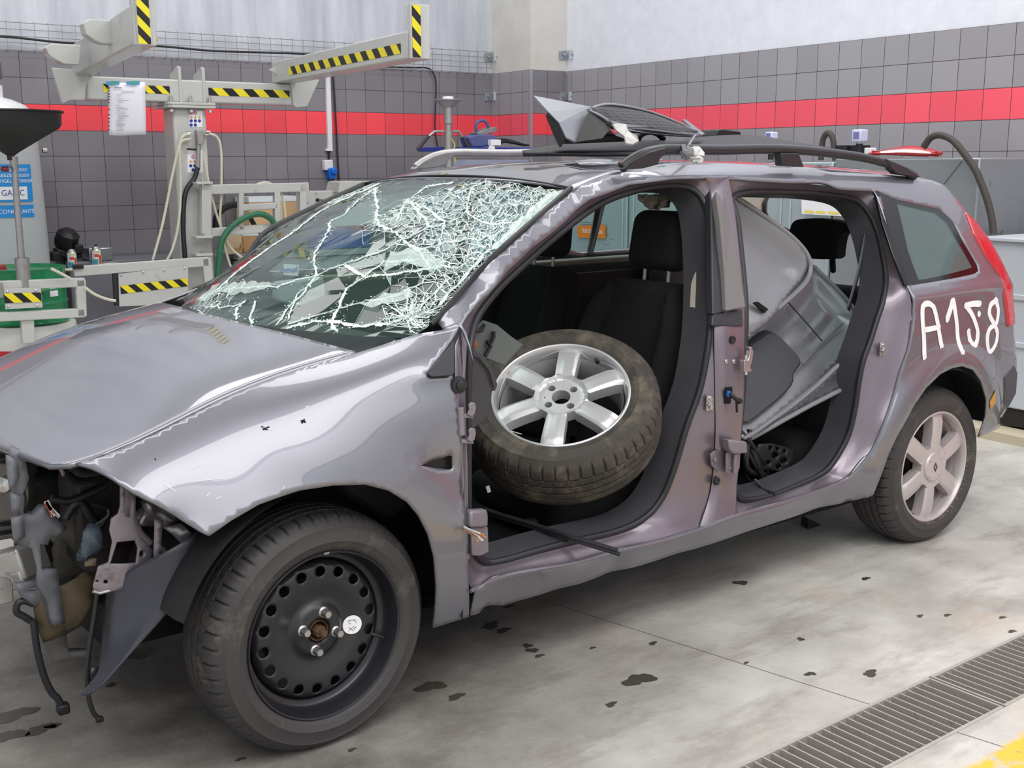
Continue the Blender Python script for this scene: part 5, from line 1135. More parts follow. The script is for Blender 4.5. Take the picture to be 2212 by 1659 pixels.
mB, oB = moulded('door_trim_panel', [(1568, 790), (1612, 735), (1690, 650), (1748, 580), (1772, 590), (1822, 640), (1850, 676), (1860, 704), (1856, 728), (1838, 758), (1790, 808), (1700, 882), (1616, 942), (1600, 930), (1585, 860)], pB, satin, ([0, .02, .05, .09, .13, .25], [0, -.002, -.016, -.030, -.014, -.004]))
tag(mB, 'largest dark moulded door trim panel, leaning diagonally in the middle of the rear opening', 'trim panel', 'door trim panels in the rear opening')
b = MB(); pB2 = (-.50, -.12, .70, 1.95, .85); b.prism(spline([planar(q, pB2) for q in [(1598, 772), (1640, 728), (1672, 716), (1716, 756), (1733, 784), (1718, 808), (1712, 836), (1660, 884), (1602, 912)]], 3, True), (0, .04, 0)); b.build('map_pocket', greyplastic, mB, bevel=.012)
b = MB(); b.tube([planar(q, (-.492, -.12, .70, 1.95, .85)) for q in [(1700, 650), (1740, 695), (1777, 738)]], .003); b.build('panel_seam', black, mB)
b = MB(); b.tube([planar(q, (-.492, -.12, .70, 1.95, .85)) for q in [(1733, 786), (1777, 738), (1820, 700)]], .004); b.build('panel_seam', satin, mB)
pC = (-.70, -.42, .35, 2.05, .60)
mC, oC = moulded('door_trim_panel', [(1613, 946), (1700, 884), (1765, 832), (1838, 766), (1872, 768), (1896, 783), (1908, 799), (1898, 804), (1850, 826), (1750, 876), (1660, 926), (1618, 949)], pC, greyplastic, ([0, .02, .04, .07, .1], [0, -.002, -.010, -.018, -.022]), per=2)
tag(mC, 'lowest dark door trim panel with scooped pocket, tip poking out past the rear pillar', 'trim panel', 'door trim panels in the rear opening')
# broken plastic in the rear footwell
def bits(name, label, cat, px, y, m, holes=(), grp=None, th=.02, rn=.01):
    o = sheet(name, px, y, th, m, None, holes=holes, rnd=rn, step=.012); return tag(o, label, cat, grp)
bits('lamp_socket_plate', 'black perforated plastic plate lying in the rear footwell', 'plastic plate', [(1640, 960), (1668, 958), (1700, 966), (1718, 976), (1710, 1000), (1700, 1022), (1660, 1014), (1636, 1020), (1630, 990)], -.66, black, holes=[arc_(1675, 984, 7), arc_(1693, 995, 7), arc_(1660, 1000, 5), arc_(1682, 1008, 6), [(1660, 964), (1668, 963), (1668, 972), (1660, 972)], [(1676, 965), (1684, 967), (1683, 974), (1676, 973)], [(1692, 970), (1699, 973), (1697, 980), (1691, 977)]], th=.012, rn=.002)
b = MB(); rnd = random.Random(5)
for k in range(7):
    P = spline([at_y(1596+rnd.uniform(0, 26), 930+rnd.uniform(-8, 20), -.66), at_y(1620+rnd.uniform(-16, 26), 990+rnd.uniform(-20, 20), -.68), at_y(1610+rnd.uniform(-10, 50), 1030+rnd.uniform(-10, 15), -.64), at_y(1640+rnd.uniform(-10, 30), 1052+rnd.uniform(-6, 6), -.62)], 5); b.tube(P, rnd.uniform(.006, .013), 8)
tag(b.build('wiring_harness', black, None), 'tangle of black cables in the rear footwell behind the pillar hinge', 'cable')
bits('crumpled_cloth', 'pale cloth crumpled beneath the lowest trim panel', 'cloth', [(1682, 960), (1700, 936), (1716, 930), (1744, 942), (1748, 952), (1722, 958), (1700, 966)], -.45, mat('pale_cloth', (196, 190, 200), .9), th=.02, rn=.008)
b = MB(); b.tube([at_y(1630, 1036, -.70), at_y(1650, 1056, -.74), at_y(1676, 1066, -.80)], .006); tag(b.build('plastic_rod', greyplastic, None), 'short grey rod lying over the rear door sill', 'rod')
# rubber strip across the front sill
b = MB()
P = [at_y(1048, 1106, -.50), at_y(1140, 1133, -.66), on_body(1235, 1163, .05), at_y(1334, 1193, -.935)]
Q = spline(P, 6)
for off in (Vector((0, 0, .006)), Vector((.006, -.004, -.006))): b.tube([q+off for q in Q], .007, 8)
tag(b.build('door_rubber_strip', rubber, None), 'black rubber strip lying across the front door sill', 'rubber strip')
b = MB(); b.prism([at_y(a, c, -.45) for a, c in [(1214, 1070), (1236, 1074), (1234, 1110), (1238, 1132), (1222, 1130), (1216, 1106)]], (0, .02, 0)); b.build('seat_bracket', mat('dark_green_grey_plastic', (66, 76, 72), .5), car, bevel=.003)
b = MB(); b.prism([at_y(a, c, -.52) for a, c in [(1150, 1130), (1190, 1100), (1222, 1110), (1236, 1130), (1190, 1136)]], (0, .06, -.01)); b.build('pedal_box', greyplastic, car, bevel=.006)
b = MB(); b.prism([at_y(a, c, -.50) for a, c in [(1050, 1052), (1057, 1049), (1061, 1062), (1054, 1065)]], (0, .004, 0)); b.build('white_tag', white, car, ang=0)
sheet('torn_plastic_bag', [(1335, 1040), (1380, 1010), (1378, 1040), (1368, 1062), (1350, 1048)], -.50, .003, mat('cloudy_film', (120, 108, 102), .25), car, rnd=.012, wav=60)
# ------------------------------------------------------------------ loose pieces lying on the roof
silverp = mat('scuffed_silver_grey_plastic', (128, 130, 138), .34, .2, noise=(6, .18), dirt=((176, 176, 178), 10, .62, .74))
cw = thing('torn_scuttle_grille', 'torn plastic grille with mesh panel, tilted up on the car roof', 'grille', at_y(1330, 300, -.15))
def facet(name, pts, m, parent, th=.006): # pts: (px, py, y)
    P = [at_y(*q) for q in pts]; b = MB(); b.add(P, [tuple(range(len(P)))]); 
    o = b.build(name, m, parent, ang=0, fix=False, solid=(th, 0)); return o
facet('wing_flap', [(1152, 208, -.10), (1277, 232, -.12), (1268, 252, -.16), (1243, 308, -.26), (1222, 298, -.26), (1207, 266, -.22), (1184, 243, -.18)], silverp, cw)
facet('wing_lip', [(1184, 243, -.18), (1207, 266, -.22), (1222, 298, -.26), (1210, 318, -.24), (1196, 290, -.18), (1180, 250, -.14)], black, cw)
facet('end_face', [(1243, 308, -.27), (1272, 240, -.20), (1282, 237, -.19), (1324, 262, -.24), (1318, 280, -.26), (1300, 300, -.28)], black, cw)
facet('inner_box', [(1212, 300, -.18), (1224, 262, -.14), (1310, 276, -.14), (1330, 296, -.2), (1352, 303, -.22), (1218, 309, -.24)], black, cw, .01)
def frame_strip(name, pts, r, m, parent, flat): b = MB(); b.tube(spline([at_y(*q) for q in pts], 5), r, 10, flat=flat); return b.build(name, m, parent)
frame_strip('grille_frame', [(1272, 238, -.20), (1295, 228, -.16), (1330, 227, -.12), (1400, 241, -.08), (1470, 268, -.08), (1512, 291, -.12)], .006, silverp, cw, (1, 1.5))
frame_strip('grille_frame', [(1318, 270, -.25), (1352, 276, -.25), (1400, 280, -.24), (1460, 287, -.20), (1512, 292, -.14)], .006, silverp, cw, (1, 1.8))
frame_strip('grille_frame', [(1272, 238, -.20), (1300, 252, -.23), (1322, 268, -.25)], .005, silverp, cw, (1, 1))
gm = mat('black_honeycomb_mesh', (22, 22, 25), .4)
def mesh_nodes():
    nd, lk = nodes(gm); tc = nd.new('ShaderNodeTexCoord'); vo = nd.new('ShaderNodeTexVoronoi'); vo.feature = 'DISTANCE_TO_EDGE'; vo.inputs['Scale'].default_value = 90; vo.inputs['Randomness'].default_value = .12; lk.new(tc.outputs['Object'], vo.inputs['Vector'])
    lt = nd.new('ShaderNodeMath'); lt.operation = 'LESS_THAN'; lt.inputs[1].default_value = .26; lk.new(vo.outputs['Distance'], lt.inputs[0]); lk.new(lt.outputs[0], nd['Principled BSDF'].inputs['Alpha'])
mesh_nodes()
top = spline([at_y(*q) for q in [(1275, 238, -.20), (1297, 230, -.16), (1330, 229, -.12), (1400, 242, -.08), (1470, 269, -.08), (1508, 289, -.12)]], 5); bot = spline([at_y(*q) for q in [(1276, 240, -.20), (1300, 254, -.23), (1330, 270, -.25), (1400, 279, -.24), (1460, 286, -.20), (1508, 290, -.13)]], 5)
b = MB(); b.grid([[a.lerp(c, t)+Z*.012*math.sin(PI*t) for t in [-.08+1.16*k/8 for k in range(9)]] for a, c in zip(top, bot)]); b.build('mesh_panel', gm, cw, ang=60, fix=False)
b = MB(); b.grid([[a.lerp(c, t)-Z*.012 for t in [-.10+1.2*k/4 for k in range(5)]] for a, c in zip(top, bot)]); b.build('mesh_backing', mat('dark_grey_backing', (40, 40, 44), .6), cw, ang=60)
facet('bracket_tongue', [(1322, 268, -.26), (1352, 270, -.27), (1356, 284, -.29), (1376, 296, -.33), (1379, 306, -.34), (1366, 313, -.34), (1352, 311, -.33), (1348, 296, -.31), (1330, 282, -.28)], mat('pale_scuffed_plastic', (178, 176, 174), .4, noise=(12, .15)), cw, .008)
facet('lower_band', [(1316, 260, -.255), (1352, 269, -.26), (1400, 275, -.25), (1460, 283, -.21), (1513, 290, -.15), (1506, 296, -.16), (1440, 292, -.24), (1390, 287, -.26), (1356, 282, -.27), (1330, 275, -.27)], silverp, cw, .006)
facet('right_tip', [(1473, 259, -.06), (1480, 259, -.06), (1522, 290, -.10), (1512, 293, -.14), (1500, 284, -.10)], silverp, cw)
b = MB(); rows = []
tp = spline([at_y(*q) for q in [(1128, 330, .05), (1200, 314, .06), (1300, 306, .06), (1420, 301, .06), (1470, 303, .06), (1530, 294, .08), (1610, 291, .10), (1680, 299, .10), (1795, 322, .08)]], 6); bt = spline([at_y(*q) for q in [(1128, 332, -.02), (1200, 330, -.20), (1300, 331, -.24), (1420, 330, -.28), (1470, 324, -.28), (1530, 322, -.26), (1610, 322, -.25), (1680, 324, -.22), (1795, 325, .02)]], 6)
for a, c in zip(tp, bt): rows.append([a.lerp(c, t)+Z*.010*math.sin(PI*t) for t in [k/6 for k in range(7)]])
b.grid(rows); tag(b.build('black_roof_moulding', black, None, ang=60, solid=(.012, -1)), 'long glossy black moulding lying along the car roof under the torn grille', 'moulding')
b = MB(); b.prism([at_y(a, c, .12) for a, c in [(1547, 294), (1552, 281), (1560, 279), (1600, 284), (1602, 292)]], (0, .10, 0)); tag(b.build('plastic_housing', black, None, bevel=.004), 'black plastic housing standing behind the roof moulding', 'housing')
b = MB(); b.tube(spline([at_y(a, c, .0) for a, c in [(1376, 306), (1384, 292), (1400, 285), (1418, 288), (1434, 300)]], 6), .012); tag(b.build('roof_hose', rubber, None), 'short black hose looped on the roof beneath the grille', 'hose')
# knot of clear film holding the pieces to the rail
film = mat('milky_film', (214, 214, 212), .25, noise=(30, .15))
k_ = thing('film_knot', 'knot of milky plastic film tied round the black roof rail', 'plastic film', at_y(1490, 330, -.6))
def crumple(name, cx, cy, rx, ry, y, m, parent, seed):
    rnd = random.Random(seed); b = MB(); rows = []; c = at_y(cx, cy, y); s = (c-CAM).dot(FWD)/FPX
    for i in range(9):
        t = PI*i/8; rows.append([c+(RIGHT*math.cos(2*PI*j/14)*math.sin(t)*rx*s+UP*math.cos(t)*ry*s+FWD*math.sin(2*PI*j/14)*math.sin(t)*.02)*(1+rnd.uniform(-.35, .3)) for j in range(14)])
    b.grid(rows, cv=True); return b.build(name, m, parent, ang=25)
crumple('crumpled_film', 1500, 331, 19, 13, -.62, film, k_, 3); crumple('crumpled_film', 1504, 344, 15, 9, -.63, film, k_, 7); crumple('grey_tape', 1482, 328, 14, 15, -.625, mat('grey_tape', (120, 122, 128), .4), k_, 9)
ribbon('film_tail', [at_y(1480, 326, -.62), at_y(1490, 308, -.50), at_y(1502, 290, -.30)], .03, mat('clear_grey_film', (130, 138, 152), .2), k_, Vector((.9, .1, .4)))
# ------------------------------------------------------------------ machines and stores along the walls
yel = mat('hazard_yellow', (232, 216, 40), .45); hblk = mat('hazard_black', (24, 24, 26), .45)
AXW = (U, N, Z)
def wbox(b, u0, u1, n0, n1, z0, z1, mi=0): return b.box(W((u0+u1)/2, (n0+n1)/2, (z0+z1)/2), (abs(u1-u0), abs(n1-n0), abs(z1-z0)), AXW, mi)
def hazard(name, p0, p1, up, h, nrm, n, parent, slant=1.0, first=0):
    p0, p1, up = Vector(p0), Vector(p1), Vector(up).normalized()*h; d = p1-p0; o = Vector(nrm)*.0025; b = MB(); sh = slant*h/d.length
    for i in range(-2, n+2):
        a, c = i/n, (i+1)/n
        # slanted band clipped to the strip
        q = []
        for t, v in ((a, 0), (c, 0), (c+sh, 1), (a+sh, 1)): q.append((t, v))
        poly = q
        for lo, sg in ((0, 1), (1, -1)):
            out = []
            for k in range(len(poly)):
                A, B = poly[k], poly[(k+1) % len(poly)]; ia, ib = (A[0]-lo)*sg >= 0, (B[0]-lo)*sg >= 0
                if ia: out.append(A)
                if ia != ib: s = (lo-A[0])/(B[0]-A[0]); out.append((lo, A[1]+(B[1]-A[1])*s))
            poly = out
            if not poly: break
        if len(poly) >= 3: b.add([p0+d*t+up*v+o for t, v in poly], [tuple(range(len(poly)))], (i+first) % 2)
    return b.build(name, [yel, hblk], parent, ang=0, fix=False)
def pquad(name, px, n, m, parent, th=.004, fn=at_n):
    b = MB(); b.prism([fn(a, c, n) for a, c in px], N*th if fn is at_n else U*th); return b.build(name, m, parent, ang=0)
NB = 5.40
rig = thing('lifting_rig', 'pale grey steel lifting rig with hazard striped fork arms reaching over the car', 'lifting rig', W(1.98, NB, 0))
b = MB(); wbox(b, 1.845, 2.105, NB, NB+.24, 0, 1.91); b.build('post', rigpaint, rig, bevel=.02)
b = MB(); wbox(b, 1.79, 2.16, NB-.06, NB+.30, 1.905, 1.925); b.build('post_flange', rigpaint, rig, bevel=.004); b = MB(); wbox(b, 1.79, 2.16, NB-.06, NB+.30, 1.927, 1.947); b.build('post_flange', rigpaint, rig, bevel=.004)
for uu in (1.825, 1.975, 2.125):
    b = MB(); b.lathe([(.020, -.03), (.020, -.012)], W(uu, NB-.03, 1.905), Z, 6, cap0=True); b.lathe([(.014, 0), (.014, .05), (.010, .056)], W(uu, NB-.03, 1.94), Z, 10, cap1=True); b.build('flange_bolt', chrome, rig, ang=30)
b = MB(); wbox(b, 1.22, 2.86, NB, NB+.17, 1.948, 2.115); b.build('cross_beam', rigpaint, rig, bevel=.012)
hazard('hazard_strip', W(1.34, NB, 2.005), W(1.83, NB, 2.005), Z, .058, -N, 9, rig, -1.0); hazard('hazard_strip', W(2.13, NB, 2.005), W(2.80, NB, 2.005), Z, .058, -N, 8, rig, -1.0, 1)
for uu in (1.90, 2.085):
    b = MB(); b.prism([W(uu, NB-.01, 1.948), W(uu, NB+.20, 1.948), W(uu, NB+.20, 2.16), W(uu, NB+.02, 2.215), W(uu, NB-.01, 2.205)], U*.022); b.build('gusset', rigpaint, rig, bevel=.004)
def arm(p0, p1, ht, wd, zc, nm):
    p0 = Vector((p0.x, p0.y, zc)); p1 = Vector((p1.x, p1.y, zc)); b = MB(); b.bar(p0, p1, wd, ht); o = b.build(nm, rigpaint, rig, bevel=.010); d = (p1-p0).normalized(); s = d.cross(Z); 
    if s.dot(CAM-(p0+p1)/2) < 0: s = -s
    return p0, p1, s
pr1 = at_z(905, 128, 2.12); a0, a1, s = arm(W(2.78, NB+.10, 0), pr1, .165, .16, 2.2025, 'fork_arm')
hazard('hazard_strip', a0.lerp(a1, .16)+s*.08-Z*.045, a0.lerp(a1, .965)+s*.08-Z*.045, Z, .062, s, 21, rig, -1.0)
b = MB(); b.prism([at_n(x, y, NB-.02) for x, y in [(581, 150), (662, 128), (664, 170), (690, 172), (664, 230), (640, 232), (634, 228), (628, 178)]], N*.03); b.build('arm_gusset', rigpaint, rig, bevel=.004)
nn = pr1.dot(N); ztop = at_n(900, 9, nn-.03).z; e = a1+s*.06
b = MB(); b.box(Vector((a1.x, a1.y, (2.12+ztop)/2)), (.075, .12, ztop-2.12), ((a1-a0).normalized(), s, Z)); b.build('end_stop', rigpaint, rig, bevel=.004)
uf = at_n(889, 60, nn-.05).dot(U); ug = at_n(909, 60, nn-.05).dot(U)
b = MB(); wbox(b, uf-.008, ug, nn-.052, nn-.03, 2.12, ztop); b.build('end_stop_face', rigpaint, rig); hazard('hazard_strip', W(uf+.002, nn-.052, 2.125), W(uf+.002, nn-.052, ztop-.01), U, ug-uf-.004, -N, 5, rig, -1.0, 1)
pl1 = at_z(312, 99, 2.12); a0, a1, s = arm(W(1.22, NB+.10, 0), pl1, .21, .13, 2.225, 'fork_arm')
nn = pl1.dot(N); ztop = 2.72; uf = at_n(297, 60, nn-.05).dot(U); ug = at_n(326, 60, nn-.05).dot(U)
b = MB(); b.box(Vector((a1.x, a1.y, (2.12+ztop)/2)), (.075, .12, ztop-2.12), ((a1-a0).normalized(), s, Z)); b.build('end_stop', rigpaint, rig, bevel=.004)
b = MB(); wbox(b, uf-.004, ug, nn-.055, nn-.03, 2.12, ztop); b.build('end_stop_face', rigpaint, rig); hazard('hazard_strip', W(uf, nn-.055, 2.125), W(uf, nn-.055, ztop), U, ug-uf-.006, -N, 12, rig, -1.0)
b = MB(); b.prism([at_n(x, y, NB-.06) for x, y in [(112, 146), (163, 150), (195, 158), (186, 186), (183, 216), (152, 216), (136, 224)]], N*.04); b.build('arm_gusset', rigpaint, rig, bevel=.004)
for L, t in (([(180, 50), (193, 41), (268, 45), (270, 96), (222, 94), (206, 88), (186, 74)], .72), ([(99, 103), (108, 95), (175, 97), (172, 140), (138, 138), (122, 130), (105, 118)], .38)):
    c = a0.lerp(a1, t); nq = c.dot(N); b = MB(); b.prism([at_n(x, y, nq-.02) for x, y in L], N*.10); b.build('fork_hook', rigpaint, rig, bevel=.005)
# pictogram labels, manifold and hoses on the post
blue = mat('pictogram_blue', (52, 58, 150), .6); redp = mat('pictogram_red', (196, 60, 60), .6); yelp = mat('pictogram_amber', (206, 150, 60), .6)
def disc(b, c, r, k=14): b.add([c+(U*math.cos(2*PI*j/k)+Z*math.sin(2*PI*j/k))*r for j in range(k)], [tuple(range(k))])
for x0, y0, x1, y1, reds, tris, blues in ((409, 240, 437, 275, [(413, 244), (422, 244)], [(413, 253), (422, 253), (431, 253)], [(413, 261), (422, 261), (431, 261), (413, 270), (422, 270)]), (405, 324, 438, 373, [(417, 339)], [(412, 348), (420, 348), (430, 348)], [(412, 358), (421, 358), (430, 358), (417, 367)])):
    o = pquad('safety_label', [(x0, y0), (x1, y0), (x1, y1), (x0, y1)], NB-.003, white, rig, .002)
    b = MB(); [disc(b, at_n(x, y, NB-.005), .0125) for x, y in blues]; b.build('blue_signs', blue, o, ang=0, fix=False)
    b = MB(); [b.add([at_n(x-3.2, y+2.6, NB-.005), at_n(x+3.2, y+2.6, NB-.005), at_n(x, y-3, NB-.005)], [(0, 1, 2)]) for x, y in tris]; b.build('warning_triangles', yelp, o, ang=0, fix=False)
    b = MB()
    for x, y in reds: c = at_n(x, y, NB-.005); b.tube([c+(U*math.cos(2*PI*j/14)+Z*math.sin(2*PI*j/14))*.011 for j in range(14)], .0022, 4, closed=True); b.tube([c+(U-Z)*.007, c-(U-Z)*.007], .0016, 4)
    b.build('prohibition_signs', redp, o, ang=0)
b = MB(); wbox(b, at_n(421, 300, NB).dot(U), at_n(434, 300, NB).dot(U), NB-.06, NB, at_n(425, 312, NB).z, at_n(425, 281, NB).z); b.build('valve_block', galv, rig, bevel=.004)
for x, y, dx in ((412, 287, -8), (412, 300, -8), (444, 285, 10), (442, 291, 8)):
    b = MB(); b.cyl(at_n(x, y, NB-.03), at_n(x+dx, y, NB-.03), .012, .010, 10); b.build('hose_fitting', chrome, rig)
b = MB(); b.bar(at_n(404, 322, NB-.03), at_n(433, 324, NB-.03), .012, .014); b.build('valve_lever', black, rig, bevel=.002)
b = MB(); b.cyl(at_n(429, 310, NB-.03), at_n(427, 366, NB-.03), .016, .018, 12); b.build('hose_fitting', galv, rig)
def hose(name, px, n, r, m, parent): b = MB(); b.tube(spline([at_n(x, y, n) for x, y in px], 8), r, 8); return b.build(name, m, parent)
hose('black_hose', [(427, 362), (420, 385), (404, 408), (397, 440), (396, 500), (400, 560)], NB-.05, .020, rubber, rig)
for L in ([(411, 289), (396, 294), (387, 315), (372, 380), (352, 480), (330, 562)], [(411, 300), (392, 306), (388, 330), (390, 400), (388, 460), (378, 520), (358, 565), (325, 583), (290, 578), (250, 570), (200, 576), (160, 583), (90, 580), (60, 582)],
          [(452, 288), (470, 298), (478, 330), (478, 420), (476, 480), (490, 550), (500, 580)], [(440, 330), (452, 400), (470, 470), (495, 530), (525, 558)], [(555, 398), (575, 394), (590, 402), (604, 430), (607, 500)], [(560, 400), (585, 400), (608, 420), (616, 460), (617, 500)], [(110, 580), (130, 590), (152, 602)], [(182, 620), (205, 636), (230, 646), (250, 650)]):
    hose('air_line', L, NB-.06 if L[0][0] > 300 else 4.68, .010, creamcable, rig)
# gates hung on the post
def pbar(b, x0, y0, x1, y1, h, n, wd=.05):   # bar between two image points on a plane parallel to the wall, h in px
    p, q = at_n(x0, y0, n), at_n(x1, y1, n); hh = h/FPX*((p+q)/2-CAM).dot(FWD); b.bar(p+N*wd/2, q+N*wd/2, wd, hh, Z if abs(y1-y0) < abs(x1-x0) else U)
ga = MB(); pbar(ga, -60, 620, 184, 610, 20, 4.72); pbar(ga, -60, 688, 184, 676, 20, 4.72); pbar(ga, 175, 604, 178, 684, 20, 4.72); pbar(ga, 60, 685, 62, 742, 26, 4.74); g1 = ga.build('guard_frame', rigpaint, rig, bevel=.006)
o = pquad('guard_plate', [(8, 623), (88, 621), (92, 664), (12, 668)], 4.705, rigpaint, rig, .006); hazard('hazard_strip', at_n(10, 655, 4.703), at_n(90, 652, 4.703), Z, .064, -N, 4, rig, -1.0, 1)
for x, y in ((16, 630), (77, 627), (18, 662), (80, 660)): b = MB(); b.lathe([(.008, 0), (.008, .006), (.004, .009)], at_n(x, y, 4.703), -N, 10, cap1=True); b.build('plate_screw', chrome, o)
b = MB(); pbar(b, -20, 628, 8, 626, 34, 4.705, .02); b.build('guard_clamp', galv, rig, bevel=.004)
gb = MB(); pbar(gb, 160, 587, 452, 565, 21, 5.22); pbar(gb, 447, 558, 452, 610, 20, 5.22); gb.build('guard_frame', rigpaint, rig, bevel=.006)
o = pquad('guard_plate', [(256, 592), (406, 574), (407, 655), (258, 662)], 5.205, rigpaint, rig, .008); hazard('hazard_strip', at_n(261, 635, 5.203), at_n(406, 618, 5.203), Z, .060, -N, 9, rig, -1.0, 1)
for x, y in ((262, 594), (309, 588), (355, 583), (399, 579)): b = MB(); b.lathe([(.008, 0), (.008, .006), (.004, .009)], at_n(x, y, 5.203), -N, 10, cap1=True); b.build('plate_screw', chrome, o)
b = MB(); pbar(b, 160, 577, 181, 576, 9, 5.20, .06); b.build('rubber_stop', black, rig, bevel=.004)
b = MB(); pbar(b, 250, 590, 254, 660, 10, 5.22, .04); b.build('guard_bracket', charcoal, rig)
gc = MB(); pbar(gc, 438, 410, 668, 404, 20, 5.30); pbar(gc, 522, 410, 522, 497, 11, 5.30); pbar(gc, 600, 410, 600, 505, 13, 5.30); pbar(gc, 656, 396, 656, 500, 16, 5.30); pbar(gc, 525, 449, 600, 444, 14, 5.30); pbar(gc, 450, 503, 604, 491, 18, 5.30); pbar(gc, 447, 398, 447, 512, 22, 5.28, .06); gc.build('guard_frame', rigpaint, rig, bevel=.006)
for y in (396, 513, 551):
    b = MB(); pbar(b, 425, y, 460, y-1, 5, 5.24, .12); b.build('hinge_lug', rigpaint, rig, bevel=.003); b = MB(); b.cyl(at_n(438, y-9, 5.28), at_n(438, y+5, 5.28), .014, None, 8); b.build('hinge_bolt', chrome, rig)
sheet_o = thing('paper_notice', 'white paper list in a plastic sleeve taped to the rig beam', 'notice', at_n(275, 292, NB-.01))
b = MB(); rows = []
for i in range(9):
    t = i/8; rows.append([at_n(234+80*s+1.5*t, 178+114*t+1.0*math.sin(5*s), NB-.012-.012*math.sin(PI*t)*math.sin(2.5*s)) for s in [k/8 for k in range(9)]])
b.grid(rows); b.build('sheet', mat('sleeved_paper', (228, 228, 236), .25), sheet_o, ang=60, solid=(.0015, 1))
b = MB(); rnd = random.Random(6)
def tline(b, x, y, L, n=NB-.03, hh=1.2): b.add([at_n(x, y, n), at_n(x+L, y, n), at_n(x+L, y+hh, n), at_n(x, y+hh, n)], [(0, 1, 2, 3)])
tline(b, 247, 188, 16, hh=2.5); tline(b, 262, 198, 28)
for y in (204, 209, 213, 216, 220, 227, 232, 235, 238, 241, 245, 249, 252, 255, 259, 262, 265, 268, 271, 274, 278, 281): tline(b, rnd.choice((251, 255)), y, rnd.uniform(4, 24), hh=.8)
b.build('printed_lines', mat('grey_print', (150, 150, 156), .7), sheet_o, ang=0, fix=False)
b = MB()
for y in (190, 196, 203, 209, 215, 222, 236, 248, 256, 264, 272, 280): disc(b, at_n(235.5, y, NB-.028), .005, 8)
b.build('sleeve_holes', hblk, sheet_o, ang=0, fix=False)
for x in (232, 276): pquad('tape', [(x-4, 176), (x+26, 175), (x+26, 183), (x-3, 183)], NB-.034, mat('blue_tape', (80, 150, 208), .4), sheet_o, .002); pquad('tape_mark', [(x+7, 175), (x+18, 175), (x+20, 179), (x+17, 184), (x+8, 184), (x+5, 179)], NB-.036, mat('green_tape_mark', (70, 160, 140), .4), sheet_o, .001)
# antifreeze tank with blue labels, leftmost
tk = thing('coolant_tank', 'tall pale grey antifreeze tank with blue labels, cut by the left edge', 'tank', W(.44, 5.86, 0)); TC = at_n(1, 400, 5.86); TC.z = 0; TR = .302
zt = at_n(60, 262, 5.62).z; b = MB(); b.lathe([(TR*1.02, 0), (TR*1.02, .2), (TR*.99, .9), (TR*.93, zt-.04), (TR*.90, zt)], TC, Z, 64); b.build('tank_shell', mat('pale_tank_grey', (178, 183, 186), .4), tk)
b = MB(); b.lathe([(TR*.92, zt-.02), (TR*.90, zt+.05), (TR*.72, zt+.12), (TR*.42, zt+.16), (.07, zt+.175), (.07, zt+.26), (0, zt+.26)], TC, Z, 64); b.build('tank_dome', mat('white_dome', (226, 228, 230), .25), tk)
b = MB(); b.lathe([(.055, zt+.26), (.055, zt+.30), (.075, zt+.31), (.075, zt+.42), (.05, zt+.43), (.05, zt+.5), (0, zt+.5)], TC, Z, 24); b.build('tank_cap', mat('grey_cap', (92, 96, 100), .5), tk)
b = MB(); b.lathe([(.018, 0), (.018, .03), (0, .03)], at_n(92, 325, 5.82), U, 14); b.build('tank_valve', chrome, tk)
lab = mat('label_blue', (34, 140, 214), .45); A0 = math.atan2(CAM.y-TC.y, CAM.x-TC.x)
def wrap(b, a0, a1, z0, z1, r, k=20): b.grid([[TC+Vector((math.cos(A0+a0+(a1-a0)*i/k)*r, math.sin(A0+a0+(a1-a0)*i/k)*r, z)) for i in range(k+1)] for z in (z0, z1)])
zl = [at_n(40, y, 5.57).z for y in (355, 436, 443, 470)]
for z1_, z0_ in ((zl[0], zl[1]), (zl[2], zl[3])): b = MB(); wrap(b, -.75, .78, z0_, z1_, TR*.992); o = b.build('blue_label', lab, tk, ang=60); 
b = MB(); wrap(b, -.04, .62, at_n(40, 431, 5.57).z, at_n(40, 403, 5.57).z, TR*.996); b.build('label_panel', white, tk, ang=60)
def wrap_text(body, a, z, size, m, r, sx=1.0):
    o = text_mesh('label_text', body, (0, 0, 0), (1, 0, 0), (0, 1, 0), size, m, None, .0005, 'LEFT', sx)
    for v in o.data.vertices: an = A0+a+v.co.x/TR; rr = r+v.co.z; v.co = Vector((TC.x+math.cos(an)*rr, TC.y+math.sin(an)*rr, z+v.co.y))
    o.parent = tk; o.matrix_parent_inverse = parent_mat(tk).inverted(); return o
for y, tl, tr in ((367, 'OSTGEL', 'FROSTSCHUTZ'), (379, 'IFREEZE', 'KOELVLOEISTOF'), (391, 'NTIGEL', 'ANTICONGELANTE')): z = at_n(50, y, 5.57).z; wrap_text(tl, -.12, z, .034, white, TR*.996); wrap_text(tr, .32, z, .032, white, TR*.996, .5)
wrap_text('GA', .0, at_n(40, 417, 5.57).z, .06, mat('label_dark_blue', (60, 84, 160), .5), TR*.999, .9); wrap_text('EC', .33, at_n(40, 417, 5.57).z, .06, mat('label_dark_blue', (60, 84, 160), .5), TR*.999, .9)
wrap_text('ANTICONGELANTE', -.40, at_n(40, 457, 5.57).z, .040, white, TR*.996, 1.0)
